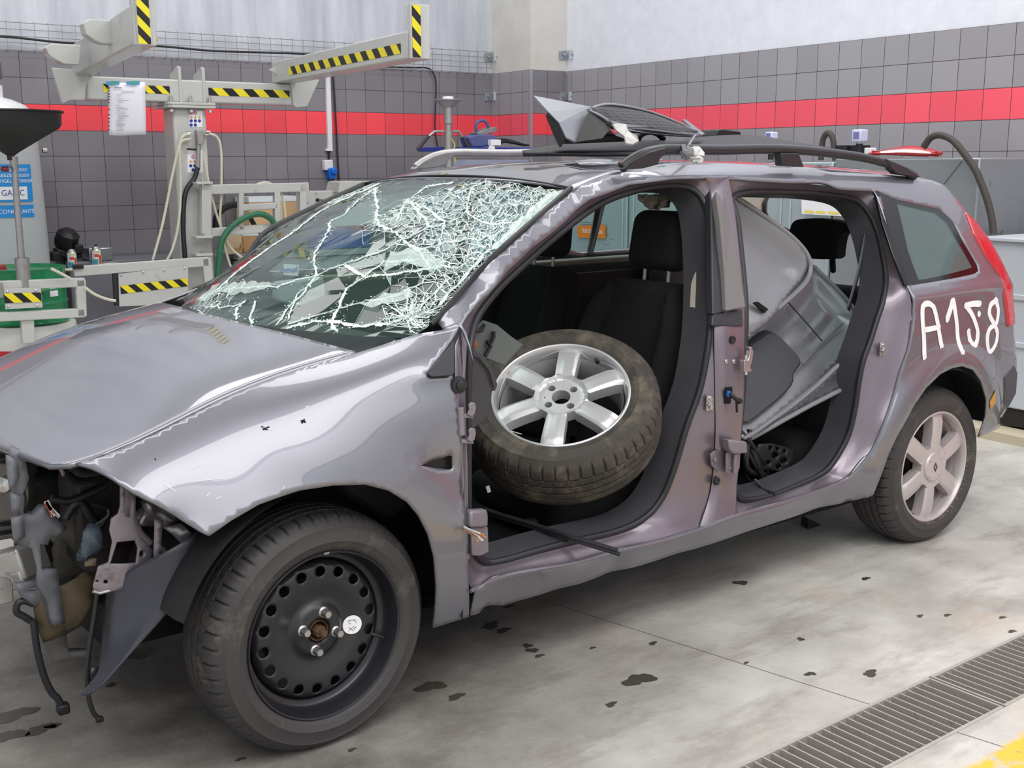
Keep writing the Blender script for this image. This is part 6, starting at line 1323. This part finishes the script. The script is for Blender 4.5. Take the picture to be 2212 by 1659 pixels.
# oil funnel on its pole
fn_ = thing('oil_funnel', 'wide black funnel on a steel pole in front of the antifreeze tank', 'funnel', at_n(45, 600, 4.76)); c = at_n(30, 336, 4.76); 
b = MB(); b.lathe([(.022, -.03), (.024, .0), (.06, .025), (.20, .11), (.31, .175), (.325, .20), (.330, .27), (.345, .275), (.345, .285), (.325, .285), (.30, .19), (.05, .03)], c+U*-.02, Z, 64); b.build('funnel_bowl', mat('matt_black_funnel', (34, 34, 35), .5), fn_)
b = MB(); b.tube([c+Z*-.02, at_n(36, 430, 4.76), at_n(47, 566, 4.76)], [.019, .021, .023], 16); b.build('pole', galv, fn_)
b = MB(); b.cyl(at_n(29, 338, 4.76), at_n(31, 365, 4.76), .027, .025, 14); b.build('pole_socket', galv, fn_); b = MB(); b.lathe([(.02, 0), (.016, .04), (0, .05)], at_n(18, 365, 4.74), -U, 12); b.build('valve_knob', mat('dark_red_knob', (130, 40, 44), .4), fn_)
b = MB(); b.lathe([(.046, .0), (.046, -.22), (.038, -.22), (.038, 0)], at_n(47, 557, 4.76), Z, 20, closed=True); b.build('pole_sleeve', galv, fn_)
# green drum
dr = thing('green_drum', 'green steel drum standing behind the hazard striped guard', 'drum', at_n(55, 705, 5.22)); dc = at_n(52, 640, 5.22); zd0, zd1 = at_n(52, 706, 4.94).z, at_n(52, 580, 5.1).z; dc.z = 0
gr = mat('green_drum_paint', (16, 124, 76), .3, coat=.3); b = MB(); prof = [(.0, zd0), (.285, zd0), (.292, zd0+.012), (.286, zd0+.025), (.283, zd0+.13), (.291, zd0+.145), (.283, zd0+.16), (.283, zd1-.16), (.291, zd1-.145), (.283, zd1-.13), (.284, zd1-.02), (.293, zd1), (.28, zd1+.004), (.275, zd1-.015), (0, zd1-.015)]; b.lathe(prof, dc, Z, 64); b.build('drum_shell', gr, dr)
a_ = math.atan2(CAM.y-dc.y, CAM.x-dc.x); b = MB(); zz0, zz1 = at_n(120, 640, 4.98).z, at_n(120, 619, 4.98).z; b.grid([[dc+Vector((math.cos(a_+t)*.287, math.sin(a_+t)*.287, z)) for t in [(.62+.05*k) for k in range(6)]] for z in (zz0, zz1)]); b.build('drum_label', white, dr, ang=60)
b = MB(); b.lathe([(.0, 0), (.33, 0), (.34, .02), (.34, zd0-.10), (.33, zd0-.005), (.0, zd0-.005)], Vector((dc.x, dc.y, 0)), Z, 48); o = b.build('drum_stand', mat('white_drum', (214, 214, 210), .4), None); tag(o, 'white drum with red band under the green drum', 'drum'); b = MB(); b.lathe([(.342, zd0-.30), (.342, zd0-.16)], Vector((dc.x, dc.y, 0)), Z, 48); b.build('red_band', mat('red_band', (190, 36, 48), .4), o)
b = MB(); b.tube(spline([at_n(-10, 590, 5.06), at_n(8, 586, 5.06), at_n(24, 590, 5.06)], 5), .016); b.tube([at_n(-10, 581, 5.2), at_n(12, 577, 5.2)], .022); tag(b.build('red_rag', mat('dull_red_cloth', (138, 54, 46), .8), None), 'dull red rag lying on the green drum', 'rag')
# bench along the wall with odds and ends
bn = mat('slate_grey_cabinet', (112, 114, 122), .4); b = MB(); wbox(b, 1.12, 2.42, 5.85, 6.30, 0, at_n(300, 560, 5.85).z); bch = b.build('low_cabinet', bn, None, bevel=.006); tag(bch, 'slate grey low cabinet against the tiled wall left of the rig post', 'cabinet')
b = MB(); wbox(b, 1.34, 2.40, 6.30, 6.335, 0, at_n(300, 548, 6.3).z); b.build('back_panel', bn, bch)
TOPZ = at_n(300, 560, 5.85).z
b = MB(); p = at_n(182, 553, 6.0); q = at_n(232, 553, 6.0); b.box((p+q)/2*1+Z*0, ((q-p).length, .3, .10), AXW); bx = b.build('steel_box', mat('brushed_steel_box', (168, 172, 176), .25, .8, noise=(12, .2)), None, bevel=.008); tag(bx, 'brushed steel box on the low cabinet behind the spray cans', 'box')
bx.location.z += TOPZ+.003-((p.z+q.z)/2-.05)
def can(px, py0, py1, lab_, cols):
    n = 5.80; c0, c1 = at_n(px, py1, n), at_n(px, py0, n); h = c1.z-c0.z; r = 9.6/FPX*(c0-CAM).dot(FWD); c0.z = c1.z-h
    t = thing('spray_can', lab_, 'spray can', c0, 'spray cans on the cabinet'); b = MB(); b.lathe([(0, 0), (r, 0), (r, h*.74)], c0, Z, 24); b.build('can_body', mat(cols[3], cols[0], .3), t)
    b = MB(); b.lathe([(r, h*.74), (r*.7, h*.88), (r*.4, h*.92), (0, h*.92)], c0, Z, 24); b.build('can_shoulder', chrome, t); b = MB(); b.lathe([(r*.25, h*.92), (r*.25, h), (0, h)], c0, Z, 10); b.build('nozzle', black, t)
    aa = math.atan2(CAM.y-c0.y, CAM.x-c0.x)
    for k, (z0, z1, a0, a1, col, nm) in enumerate(((.42, .56, -.5, .5, cols[1], 'red_patch'), (.06, .32, -.9, .3, cols[2], 'blue_patch'), (.62, .70, -.3, .5, (226, 190, 110), 'amber_patch'), (.1, .5, .5, 1.1, cols[1], 'red_patch'))):
        b = MB(); b.grid([[c0+Vector((math.cos(aa+a0+(a1-a0)*i/8)*r*1.01, math.sin(aa+a0+(a1-a0)*i/8)*r*1.01, h*z)) for i in range(9)] for z in (z0, z1)]); b.build('printed_patch', mat(nm+'_print', col, .4), t, ang=60)
can(157, 534, 580, 'left spray can of the pair, turquoise and red print', ((206, 220, 222), (204, 70, 60), (60, 150, 170), 'pale_can')); can(210, 528, 574, 'right spray can of the pair, red oval on a pale can', ((214, 216, 214), (196, 60, 62), (90, 150, 160), 'cream_can'))
pt = thing('alternator', 'oily black engine part on the steel box beside the tank', 'engine part', at_n(145, 560, 6.0)); b = MB(); b.lathe([(0, .10), (.05, .10), (.06, .09), (.085, .07), (.09, 0), (.08, -.04), (0, -.04)], at_n(143, 522, 6.0), Vector((.2, -.5, 1)), 24); b.build('pulley_end', mat('dark_oily_metal', (40, 40, 42), .4, .5, noise=(30, .3)), pt)
b = MB(); rnd = random.Random(3); [b.box(at_n(118+rnd.uniform(0, 56), 535+rnd.uniform(0, 22), 6.0+rnd.uniform(-.08, .08)), (rnd.uniform(.05, .13), .1, rnd.uniform(.03, .07)), (Vector((1, 0, rnd.uniform(-.4, .4))).normalized(), Vector((0, 1, 0)), Z)) for _ in range(9)]; b.build('housing', mat('dark_oily_metal', (40, 40, 42), .4, .5), pt, bevel=.01)
b = MB(); b.lathe([(.03, 0), (.05, .01), (.055, .02), (.03, .025)], at_n(140, 510, 5.98), Vector((.1, -.6, 1)), 16); b.build('brass_ring', mat('dull_brass', (150, 134, 100), .35, .8), pt)
# bench behind the upper guard: boxes, hoses, control cabinet
wb = mat('pale_bench_grey', (150, 152, 154), .5); zb = at_n(540, 548, 5.75).z; b = MB(); wbox(b, 2.44, 5.2, 5.75, 6.33, zb-.05, zb); wbox(b, 2.44, 5.2, 5.80, 6.33, 0, zb-.06); tag(b.build('work_bench', wb, None, bevel=.004), 'pale grey work bench along the wall behind the guard frames', 'bench')
def crate(name, px, n, d, m, label, cat, topm=None, grp=None):
    t = thing(name, label, cat, at_n(px[0], px[3], n), grp); u0, u1 = at_n(px[0], px[3], n).dot(U), at_n(px[2], px[3], n).dot(U); z0, z1 = max(zb+.002, at_n(px[0], px[3], n).z), at_n(px[2], px[1], n).z
    b = MB(); wbox(b, u0, u1, n, n+d, z0, z1); b.build('carton', m, t, bevel=.004)
    if topm: b = MB(); wbox(b, u0-.002, u1+.002, n-.003, n+d+.002, z1-(z1-z0)*.16, z1+.002); b.build('tape_band', topm, t)
    return t
z_ = zb+.001
cA = crate('cardboard_box', (540, 424, 652, 490), 6.02, .3, cardboard, 'large cardboard box with taped top behind the upper guard frame', 'box', mat('white_parcel_tape', (220, 228, 232), .4), 'cardboard boxes on the bench'); cB = crate('cardboard_box', (526, 500, 600, 548), 5.85, .28, mat('brown_cardboard_dark', (188, 150, 106), .8, noise=(9, .08)), 'smaller cardboard box standing below the large taped box', 'box', mat('white_parcel_tape', (220, 228, 232), .4), 'cardboard boxes on the bench')
b = MB(); wbox(b, at_n(560, 495, 6.1).dot(U), at_n(655, 495, 6.1).dot(U), 6.15, 6.32, z_, at_n(600, 490, 6.02).z-.002); tag(b.build('plastic_tub', mat('dark_tub', (60, 62, 66), .5), None, bevel=.01), 'dark tub supporting the large taped box', 'tub')
b = MB(); b.lathe([(0, .05), (.05, .045), (.06, 0), (.05, -.045), (0, -.05)], at_n(500, 530, 5.85), Vector((.3, -1, .2)), 20); b.lathe([(.03, .06), (.045, .05), (.03, .04)], at_n(512, 536, 5.83), Vector((-.3, -1, .4)), 16); tag(b.build('wooden_reel', mat('orange_wood', (204, 150, 96), .6, noise=(20, .2)), None), 'small orange wooden reel on the bench beside the green hose', 'reel')
b = MB(); wbox(b, at_n(487, 500, 5.8).dot(U), at_n(520, 500, 5.8).dot(U), 5.78, 5.84, z_, at_n(500, 504, 5.8).z); tag(b.build('wooden_block', mat('pale_wood', (206, 186, 150), .6, noise=(12, .1)), None, bevel=.004), 'pale wooden block on the bench behind the orange reel', 'block')
def wallhose(name, px, n, r, m, label, ends=None):
    b = MB(); b.tube(spline([at_n(x, y, n) for x, y in px], 8), r, 10); o = b.build(name, m, None); return tag(o, label, 'hose')
wallhose('green_hose', [(470, 600), (474, 560), (480, 520), (500, 490), (530, 470), (560, 462), (584, 472), (598, 496), (604, 520)], 5.26, .024, mat('green_hose_rubber', (44, 104, 76), .4), 'thick green hose looping over the bench by the rig post')
wallhose('black_hose', [(466, 500), (468, 470), (482, 452), (500, 444), (520, 442)], 5.50, .026, rubber, 'thick black hose curling behind the rig post')
wallhose('black_hose', [(540, 470), (560, 500), (590, 510), (612, 540)], 5.6, .020, rubber, 'black hose hanging across the cardboard boxes')
cc = thing('control_cabinet', 'pale grey control cabinet with slanted panel behind the windscreen', 'cabinet', at_n(760, 480, 5.6)); b = MB(); wbox(b, at_n(655, 450, 5.6).dot(U), at_n(930, 450, 5.6).dot(U), 5.6, 5.74, at_n(700, 490, 5.6).z, at_n(700, 412, 5.6).z); b.build('cabinet_body', rigpaint, cc, bevel=.006)
b = MB(); b.prism([at_n(x, y, 5.5) for x, y in [(735, 393), (745, 391), (890, 391), (890, 412), (730, 416)]], N*.24); b.build('slanted_top', rigpaint, cc, bevel=.006)
b = MB(); b.lathe([(.014, 0), (.014, .02), (0, .02)], at_n(685, 432, 5.6), -N, 12); b.bar(at_n(686, 432, 5.57), at_n(702, 432, 5.57), .008, .008); b.build('cabinet_key', black, cc)
for x, y in ((662, 420), (664, 438), (660, 466), (735, 420), (683, 418)): b = MB(); b.lathe([(.009, 0), (.006, .008), (0, .008)], at_n(x, y, 5.6), -N, 10); b.build('cabinet_screw', chrome, cc)
b = MB(); wbox(b, at_n(696, 530, 5.78).dot(U), at_n(800, 530, 5.78).dot(U), 5.78, 6.1, zb+.002, at_n(750, 498, 5.78).z); tag(b.build('blue_crate', mat('deep_blue_plastic', (30, 84, 180), .4), None, bevel=.01), 'deep blue plastic crate seen through the shattered windscreen', 'crate'); b = MB(); wbox(b, at_n(770, 530, 5.8).dot(U), at_n(798, 530, 5.8).dot(U), 5.80, 6.0, at_n(750, 498, 5.78).z+.001, at_n(750, 488, 5.78).z); tag(b.build('red_tin', mat('red_tin', (196, 40, 56), .4), None, bevel=.004), 'small red tin on the deep blue crate', 'tin')
# wall fittings
el = thing('power_socket', 'white conduit with blue industrial socket on the tiled wall', 'socket', at_n(714, 390, NL)); b = MB(); wbox(b, at_n(704, 250, NL).dot(U), at_n(713, 250, NL).dot(U), NL-.03, NL, at_n(709, 326, NL).z, at_n(709, 150, NL).z); b.build('conduit', whiteplastic, el); b = MB(); wbox(b, at_n(704, 324, NL).dot(U)-.01, at_n(713, 324, NL).dot(U)+.01, NL-.035, NL, at_n(709, 326, NL).z, at_n(709, 321, NL).z); b.build('conduit_clip', whiteplastic, el)
b = MB(); b.tube([at_n(710, 326, NL-.02), at_n(711, 346, NL-.02)], .008); b.build('cable', black, el); b = MB(); b.tube(spline([at_n(719, 386, NL-.04), at_n(722, 400, NL-.03), at_n(728, 415, NL-.02)], 5), .008); b.build('cable', black, el); b = MB(); b.prism([at_n(x, y, NL-.06) for x, y in [(701, 346), (719, 345), (721, 366), (702, 368)]], N*.06); b.build('plug_box', whiteplastic, el, bevel=.006)
b = MB(); b.prism([at_n(x, y, NL-.08) for x, y in [(710, 364), (724, 361), (728, 370), (724, 386), (714, 387), (711, 374)]], N*.08); b.lathe([(.03, 0), (.03, .02), (.024, .025), (0, .025)], at_n(721, 370, NL-.08), -N, 20); b.build('blue_socket', blueplastic, el, bevel=.006)
b = MB(); b.tube(spline([at_n(x, y, NL-.02) for x, y in [(719, 150), (722, 200), (726, 270), (730, 350), (733, 410)]], 4), .008, 8); tag(b.build('black_wall_cable', rubber, None), 'thin black cable hanging down the tiled wall beside the blue socket', 'cable')
b = MB(); b.tube(spline([at_n(x, y, NL-.03) for x, y in [(820, 144), (890, 146), (922, 147), (936, 158), (942, 185), (940, 250), (940, 285), (946, 320)]], 5), .007, 8); tag(b.build('black_wall_cable', rubber, None), 'black cable running down the wall behind the oil drainer', 'cable')
b = MB(); b.prism([at_n(x, y, NL-.06) for x, y in [(937, 331), (955, 330), (957, 351), (938, 352)]], N*.06); tag(b.build('junction_box', mat('ivory_junction_box', (206, 204, 192), .5), None, bevel=.006), 'ivory junction box low on the tiled wall by the drainer', 'junction box')
ct = thing('cable_tray', 'wire basket cable tray along the top of the tiled wall', 'cable tray', W(0, NL-.06, 2.36)); b = MB(); r_ = .003; zs = [ZS+.60+.05*k for k in range(5)]
for z in zs: b.tube([W(-1.5, NL-.07-.004*0, z), W(5.36, NL-.07, z)], r_, 5)
k = 0; uu = -1.45
while uu < 5.36: b.tube([W(uu, NL-.005, zs[0]-.01), W(uu, NL-.07, zs[0]), W(uu, NL-.07, zs[-1]), W(uu, NL-.045, zs[-1]+.012)], r_, 5); uu += .102
b.build('wire_basket', galv, ct, ang=60)
b = MB(); rnd = random.Random(9); b.tube(spline([W(-1.5+.4*i, NL-.078, zs[2]-.02+rnd.uniform(-.012, .012)) for i in range(15)], 5), .009, 8); b.build('tray_cable', rubber, ct)
b = MB(); b.lathe([(.018, 0), (.026, .02), (.026, .05), (.012, .06)], at_n(330, 92, NL-.09), Vector((.2, -.6, .8)), 14); b.build('yellow_gland', mat('yellow_plastic', (230, 190, 40), .4), ct)
plm = mat('galvanised_bracket', (176, 182, 190), .35, .6, noise=(20, .2))
for (x, y, face, lab_) in ((1062, 123, 'n', 'upper galvanised bracket on the left side of the concrete column'), (1062, 208, 'n', 'lower galvanised bracket on the left side of the tiled column'), (1224, 118, 'u', 'upper galvanised bracket where the column meets the render wall'), (1223, 208, 'u', 'lower galvanised bracket where the column meets the tiled wall')):
    t = thing('wall_bracket', lab_, 'bracket', at_n(x, y, NL-.02) if face == 'n' else at_n(x, y, NC-.02)); n0 = NL if face == 'n' else NC
    b = MB(); b.prism([at_n(x-14, y-8, n0-.012), at_n(x+2, y-9, n0-.012), at_n(x+2, y+9, n0-.012), at_n(x-14, y+10, n0-.012)], N*.012); b.build('plate', plm, t); b = MB()
    c = at_n(x, y, n0-.03); b.prism([c+U*.0+Z*.04-N*.04, c+U*.055+Z*.04-N*.06, c+U*.055-Z*.04-N*.06, c-Z*.04-N*.04], N*.012); b.build('lug', plm, t); b = MB(); b.lathe([(.012, 0), (.012, .012), (0, .012)], c-U*.03, -N, 8); b.lathe([(.012, 0), (.012, .012), (0, .012)], c+U*.03-N*.05, -N, 8); b.build('bracket_bolts', chrome, t)
# oil drainer
ND = 5.05; od = thing('oil_drainer', 'steel oil drainer with cone bowl and two ribbed handles', 'oil drainer', at_n(968, 355, ND)); c = at_n(968, 233, ND); mm_ = (c-CAM).dot(FWD)/FPX
b = MB(); b.lathe([(9*mm_, 0), (16*mm_, 4*mm_), (24*mm_, 13*mm_), (31*mm_, 16*mm_), (31*mm_, 17.5*mm_), (22*mm_, 15*mm_), (0, 6*mm_)], c, Z, 40); b.build('cone_bowl', mat('dull_aluminium', (168, 168, 166), .4, .5), od); b = MB(); b.lathe([(12*mm_, 14*mm_), (12*mm_, 22*mm_), (11*mm_, 24*mm_), (0, 24*mm_)], c, Z, 24); b.build('white_plug', whiteplastic, od); b = MB(); b.lathe([(4*mm_, 23*mm_), (4*mm_, 30*mm_), (0, 31*mm_)], c, Z, 10); b.build('top_knob', mat('grey_cap', (92, 96, 100), .5), od)
b = MB(); b.lathe([(10*mm_, 1*mm_), (10*mm_, -33*mm_), (7.5*mm_, -35*mm_), (7.5*mm_, -48*mm_), (10*mm_, -50*mm_), (10*mm_, -c.z+.06), (40*mm_, -c.z+.05), (40*mm_, -c.z+.002)], c, Z, 24); b.build('drainer_pole', galv, od)
for L, g in (([(958, 284), (938, 284), (924, 296)], [(926, 294), (902, 323)]), ([(978, 284), (990, 283), (1000, 297)], [(999, 296), (1017, 326)])):
    b = MB(); b.tube([at_n(x, y, ND) for x, y in L], 3*mm_, 8); b.build('handle_rod', galv, od); p, q = [at_n(x, y, ND) for x, y in g]; b = MB(); n = 28; b.tube([p.lerp(q, i/n) for i in range(n+1)], [(3.4+1.0*(i % 4 < 2))*mm_ for i in range(n+1)], 10); b.build('ribbed_grip', mat('ribbed_black_rubber', (54, 54, 56), .5), od)
b = MB(); b.tube(spline([at_n(x, y, ND-.08) for x, y in [(975, 300), (982, 312), (980, 330), (984, 350)]], 5), .006, 8); b.build('yellow_tube', mat('yellow_tube', (200, 186, 90), .4), od)
# blue tool trolley
NT = 5.15; bt_ = mat('trolley_blue', (36, 58, 150), .35); tr_ = thing('tool_trolley', 'blue tool trolley behind the car roof at the tiled column', 'trolley', at_n(1050, 400, NT)); b = MB(); wbox(b, at_n(953, 322, NT).dot(U), at_n(1150, 322, NT).dot(U), NT, NT+.4, at_n(1050, 327, NT).z, at_n(1050, 318, NT).z); b.build('tray', bt_, tr_, bevel=.004); b = MB(); wbox(b, at_n(960, 322, NT).dot(U), at_n(1145, 322, NT).dot(U), NT+.02, NT+.38, .02, at_n(1050, 345, NT).z); b.build('drawers', mat('pale_drawer', (150, 156, 176), .4), tr_)
b = MB(); wbox(b, at_n(1056, 322, NT).dot(U), at_n(1098, 322, NT).dot(U), NT-.01, NT, at_n(1050, 336, NT).z, at_n(1050, 326, NT).z); b.build('red_label', mat('red_tin', (196, 40, 56), .4), tr_); b = MB(); b.prism([at_n(x, y, NT-.02) for x, y in [(1060, 314), (1068, 316), (1072, 330), (1054, 330)]], N*.02); b.build('white_tag', white, tr_)
gd = thing('sander', 'dusty blue power sander with hoop handle on the trolley', 'power tool', at_n(1050, 318, NT+.1)); gb_ = mat('dusty_blue_casing', (86, 92, 140), .45); b = MB(); b.prism([at_n(x, y, NT+.05) for x, y in [(1012, 296), (1030, 290), (1064, 290), (1080, 300), (1072, 312), (1040, 318), (1020, 318)]], N*.16); b.build('casing', gb_, gd, bevel=.012); b = MB(); b.tube(spline([at_n(x, y, NT+.1) for x, y in [(1030, 286), (1028, 268), (1038, 261), (1048, 262), (1056, 276), (1060, 288)]], 5), .014, 10); b.build('hoop_handle', gb_, gd)
b = MB(); b.prism([at_n(x, y, NT+.08) for x, y in [(1028, 288), (1066, 274), (1076, 276), (1070, 286), (1040, 292)]], N*.12); b.build('sanding_plate', mat('worn_steel', (165, 163, 163), .38, .7), gd, bevel=.004)
b = MB(); rnd = random.Random(4)
for k in range(5): b.tube(spline([at_n(1045+rnd.uniform(-8, 20), 312, NT+.1), at_n(1070+rnd.uniform(-10, 20), 304+rnd.uniform(-4, 6), NT+.08), at_n(1105+rnd.uniform(-16, 16), 303+rnd.uniform(-2, 9), NT+.1), at_n(1138+rnd.uniform(-8, 6), 314, NT+.12)], 6), .010, 8)
tag(b.build('coiled_cable', rubber, None), 'black cable coiled on the blue trolley beside the sander', 'cable'); b = MB(); b.box(at_n(1068, 308, NT+.02), (.1, .06, .05), AXW); tag(b.build('white_carton', white, None, bevel=.004), 'small white carton on the blue trolley under the cables', 'carton')
# waste fluid tanks along the right wall
UT = 4.76; tm_ = mat('pale_blue_tank_steel', (172, 184, 190), .35, .3, noise=(3, .05)); tg = mat('zinc_tank_steel', (150, 156, 160), .38, .5, noise=(5, .12), dirt=((104, 96, 92), 5, .63, .72))
def tank(px0, px1, pytop, label, m, ut=UT, depth=.62, seams=(), name='fluid_tank'):
    n0, n1 = sorted((at_u(px0, pytop, ut).dot(N), at_u(px1, pytop, ut).dot(N))); z1 = at_u(px1, pytop, ut).z; t = thing(name, label, 'tank', W(ut+depth/2, (n0+n1)/2, 0), 'waste fluid tanks along the right wall')
    b = MB(); wbox(b, ut, ut+depth, n0, n1, .02, z1); b.build('tank_body', m, t, bevel=.008)
    for sx in seams: b = MB(); nq = at_u(sx, 500, ut).dot(N); wbox(b, ut-.012, ut, nq-.012, nq+.012, .02, z1-.02); b.build('seam_rib', m, t, bevel=.004)
    return t, n0, n1, z1
tA, *_ = tank(1196, 1356, 352, 'fluid tank with orange label seen through the front door opening', tm_, seams=(1222, 1345)); tB, *_ = tank(1360, 1655, 352, 'fluid tank behind the driver seat headrest', tm_, seams=(1368, 1480)); tC, _, _, zC = tank(1660, 1800, 350, 'fluid tank with white and yellow label seen through the rear door', tm_, seams=(1685, 1705, 1790)); tD, nD0, nD1, zD = tank(1804, 2117, 341, 'rightmost tall zinc tank showing above the rear of the car', tg, seams=())
o = pquad('orange_label', [(1247, 488), (1307, 486), (1307, 515), (1248, 513)], UT-.02, mat('orange_label', (238, 130, 44), .5), tA, .004, at_u); text_mesh('label_text', 'ÓLEO DE TRAVÕES', at_u(1279, 500.5, UT-.026), -N, Z, .042, white, tA, .0005, 'CENTER', .72)
pquad('white_label', [(1731, 430), (1817, 436), (1817, 467), (1732, 462)], UT-.04, white, tC, .004, at_u); b = MB()
for x0, x1 in ((1738, 1758), (1762, 1783), (1788, 1812)): b.add([at_u(x, y, UT-.042) for x, y in ((x0, 454+.05*(x0-1738)), (x1, 455+.05*(x1-1738)), (x1, 460+.05*(x1-1738)), (x0, 459+.05*(x0-1738)))], [(0, 1, 2, 3)])
b.build('yellow_bars', mat('label_yellow', (236, 214, 90), .6), tC, ang=0, fix=False)
for L in ([(1254, 478), (1285, 478)], [(1256, 483), (1290, 483)], [(1264, 530), (1276, 530)], [(1304, 526), (1318, 526)], [(1318, 514), (1328, 514)]): b = MB(); b.bar(at_u(*L[0], UT-.002), at_u(*L[1], UT-.002), .006, .012); b.build('embossed_line', tm_, tA)
dg_ = MB(); dg_.bar(at_u(2075, 345, UT-.004), at_u(2036, 395, UT-.004), .006, .02); dg_.build('stiffener', tg, tD)
def lid(px, n_, lab_):
    c = at_u(px, 331, UT+.25); t = thing('filler_cap', lab_, 'filler cap', c, 'black caps on the fluid tanks'); b = MB(); k = 36; b.grid([[c+(U*math.cos(2*PI*j/k)+N*math.sin(2*PI*j/k))*(.052+.004*(j % 3 == 0))+Z*z for j in range(k)] for z in (zD-c.z+.001, .045, .05)], cv=True); b.lathe([(.052, .05), (0, .05)], c, Z, k); b.build('ribbed_cap', black, t, ang=30)
lid(1822, 0, 'left black filler cap of the pair behind the roof rail'); lid(1860, 0, 'right black filler cap of the pair, beneath the gauge cube')
def cube(x0, y0, x1, y1, lab_):
    c = at_u((x0+x1)/2, (y0+y1)/2, UT+.2); t = thing('gauge_cube', lab_, 'gauge', c, 'clear level gauges on the tanks'); s = (x1-x0)/FPX*(c-CAM).dot(FWD)*.8; b = MB(); b.box(c, (s, s, (y1-y0)/FPX*(c-CAM).dot(FWD)), AXW); b.build('clear_cube', mat('clear_gauge_plastic', (206, 208, 236), .1, spec=.6), t, bevel=.008)
    b = MB(); b.box(c-U*s*.51, (.002, s*.6, s*.6), AXW); b.build('gauge_scale', mat('violet_print', (120, 118, 170), .6), t); b = MB(); b.cyl(c-Z*.05, c-Z*.16, s*.3, None, 12); b.build('gauge_stem', black, t)
cube(1842, 280, 1873, 306, 'clear level gauge cube on the right filler cap'); cube(1654, 285, 1679, 303, 'clear level gauge cube peeping over the roof moulding')
rl = thing('red_lamp_unit', 'red and white vehicle lamp lying on the zinc tank', 'lamp unit', at_u(1950, 336, UT+.2)); tp = spline([at_u(x, y, UT+.1) for x, y in [(1886, 328), (1920, 321), (1960, 315), (2000, 318), (2036, 330)]], 5); bo = spline([at_u(x, y, UT+.02) for x, y in [(1886, 333), (1920, 335), (1960, 337), (2000, 338), (2036, 334)]], 5); b = MB(); b.grid([[a.lerp(c, t)-U*.05*math.sin(PI*t) for t in [k/8 for k in range(9)]] for a, c in zip(tp, bo)]); b.build('lens', redlens, rl, ang=60, solid=(.02, -1)); b = MB(); b.grid([[a.lerp(c, t)-U*(.05*math.sin(PI*t)+.003) for t in (.35, .45, .55, .65)] for a, c in list(zip(tp, bo))[4:-2]]); b.build('clear_section', mat('clear_lamp_section', (240, 214, 210), .1, coat=.5), rl, ang=60, fix=False)
b = MB(); b.box(at_u(1880, 328, UT+.1), (.06, .05, .05), AXW); b.build('lamp_end', whiteplastic, rl, bevel=.006)
for L, lab_ in (([(1995, 318), (2010, 298), (2032, 292), (2060, 305), (2085, 335), (2106, 365), (2118, 392), (2132, 430), (2142, 470), (2146, 505)], 'long black hose arching from the zinc tank down the wall'), ([(1773, 346), (1776, 312), (1780, 296), (1789, 287), (1798, 297), (1802, 320), (1804, 346)], 'short dark hose loop behind the filler caps')):
    b = MB(); b.tube(spline([at_u(x, y, UT-.05 if x > 1900 else UT+.3) for x, y in L], 6), .020, 10); tag(b.build('tank_hose', mat('dusty_hose', (66, 62, 58), .6), None), lab_, 'hose')
# chest cabinet at the right edge
n0 = at_u(2128, 512, 4.6).dot(N); zc_ = at_u(2170, 513, 4.6).z; ch = thing('metal_chest', 'pale blue metal chest at the right edge behind the bumper', 'chest', W(5.0, n0-.6, 0)); cm_ = mat('pale_chest_steel', (206, 212, 220), .35, .2)
b = MB(); wbox(b, 4.6, 5.4, n0-1.4, n0, .16, zc_-.02); b.build('chest_body', cm_, ch, bevel=.01); b = MB(); wbox(b, 4.57, 5.42, n0-1.42, n0+.02, zc_-.02, zc_); b.build('chest_lid', cm_, ch, bevel=.004)
for y in (640, 742): b = MB(); z = at_u(2180, y, 4.6).z; wbox(b, 4.585, 4.6, n0-1.4, n0, z-.015, z+.015); b.build('panel_rib', cm_, ch, bevel=.004)
b = MB(); wbox(b, 4.62, 5.38, n0-1.38, n0-.02, .06, .16); b.build('chest_plinth', mat('dark_plinth', (40, 38, 36), .7), ch); b = MB(); wbox(b, 4.45, 4.62, n0-1.4, n0+.1, 0, .05); tag(b.build('floor_rail', mat('cream_floor_rail', (200, 190, 166), .5), None), 'cream steel rail on the floor in front of the pale chest', 'rail')
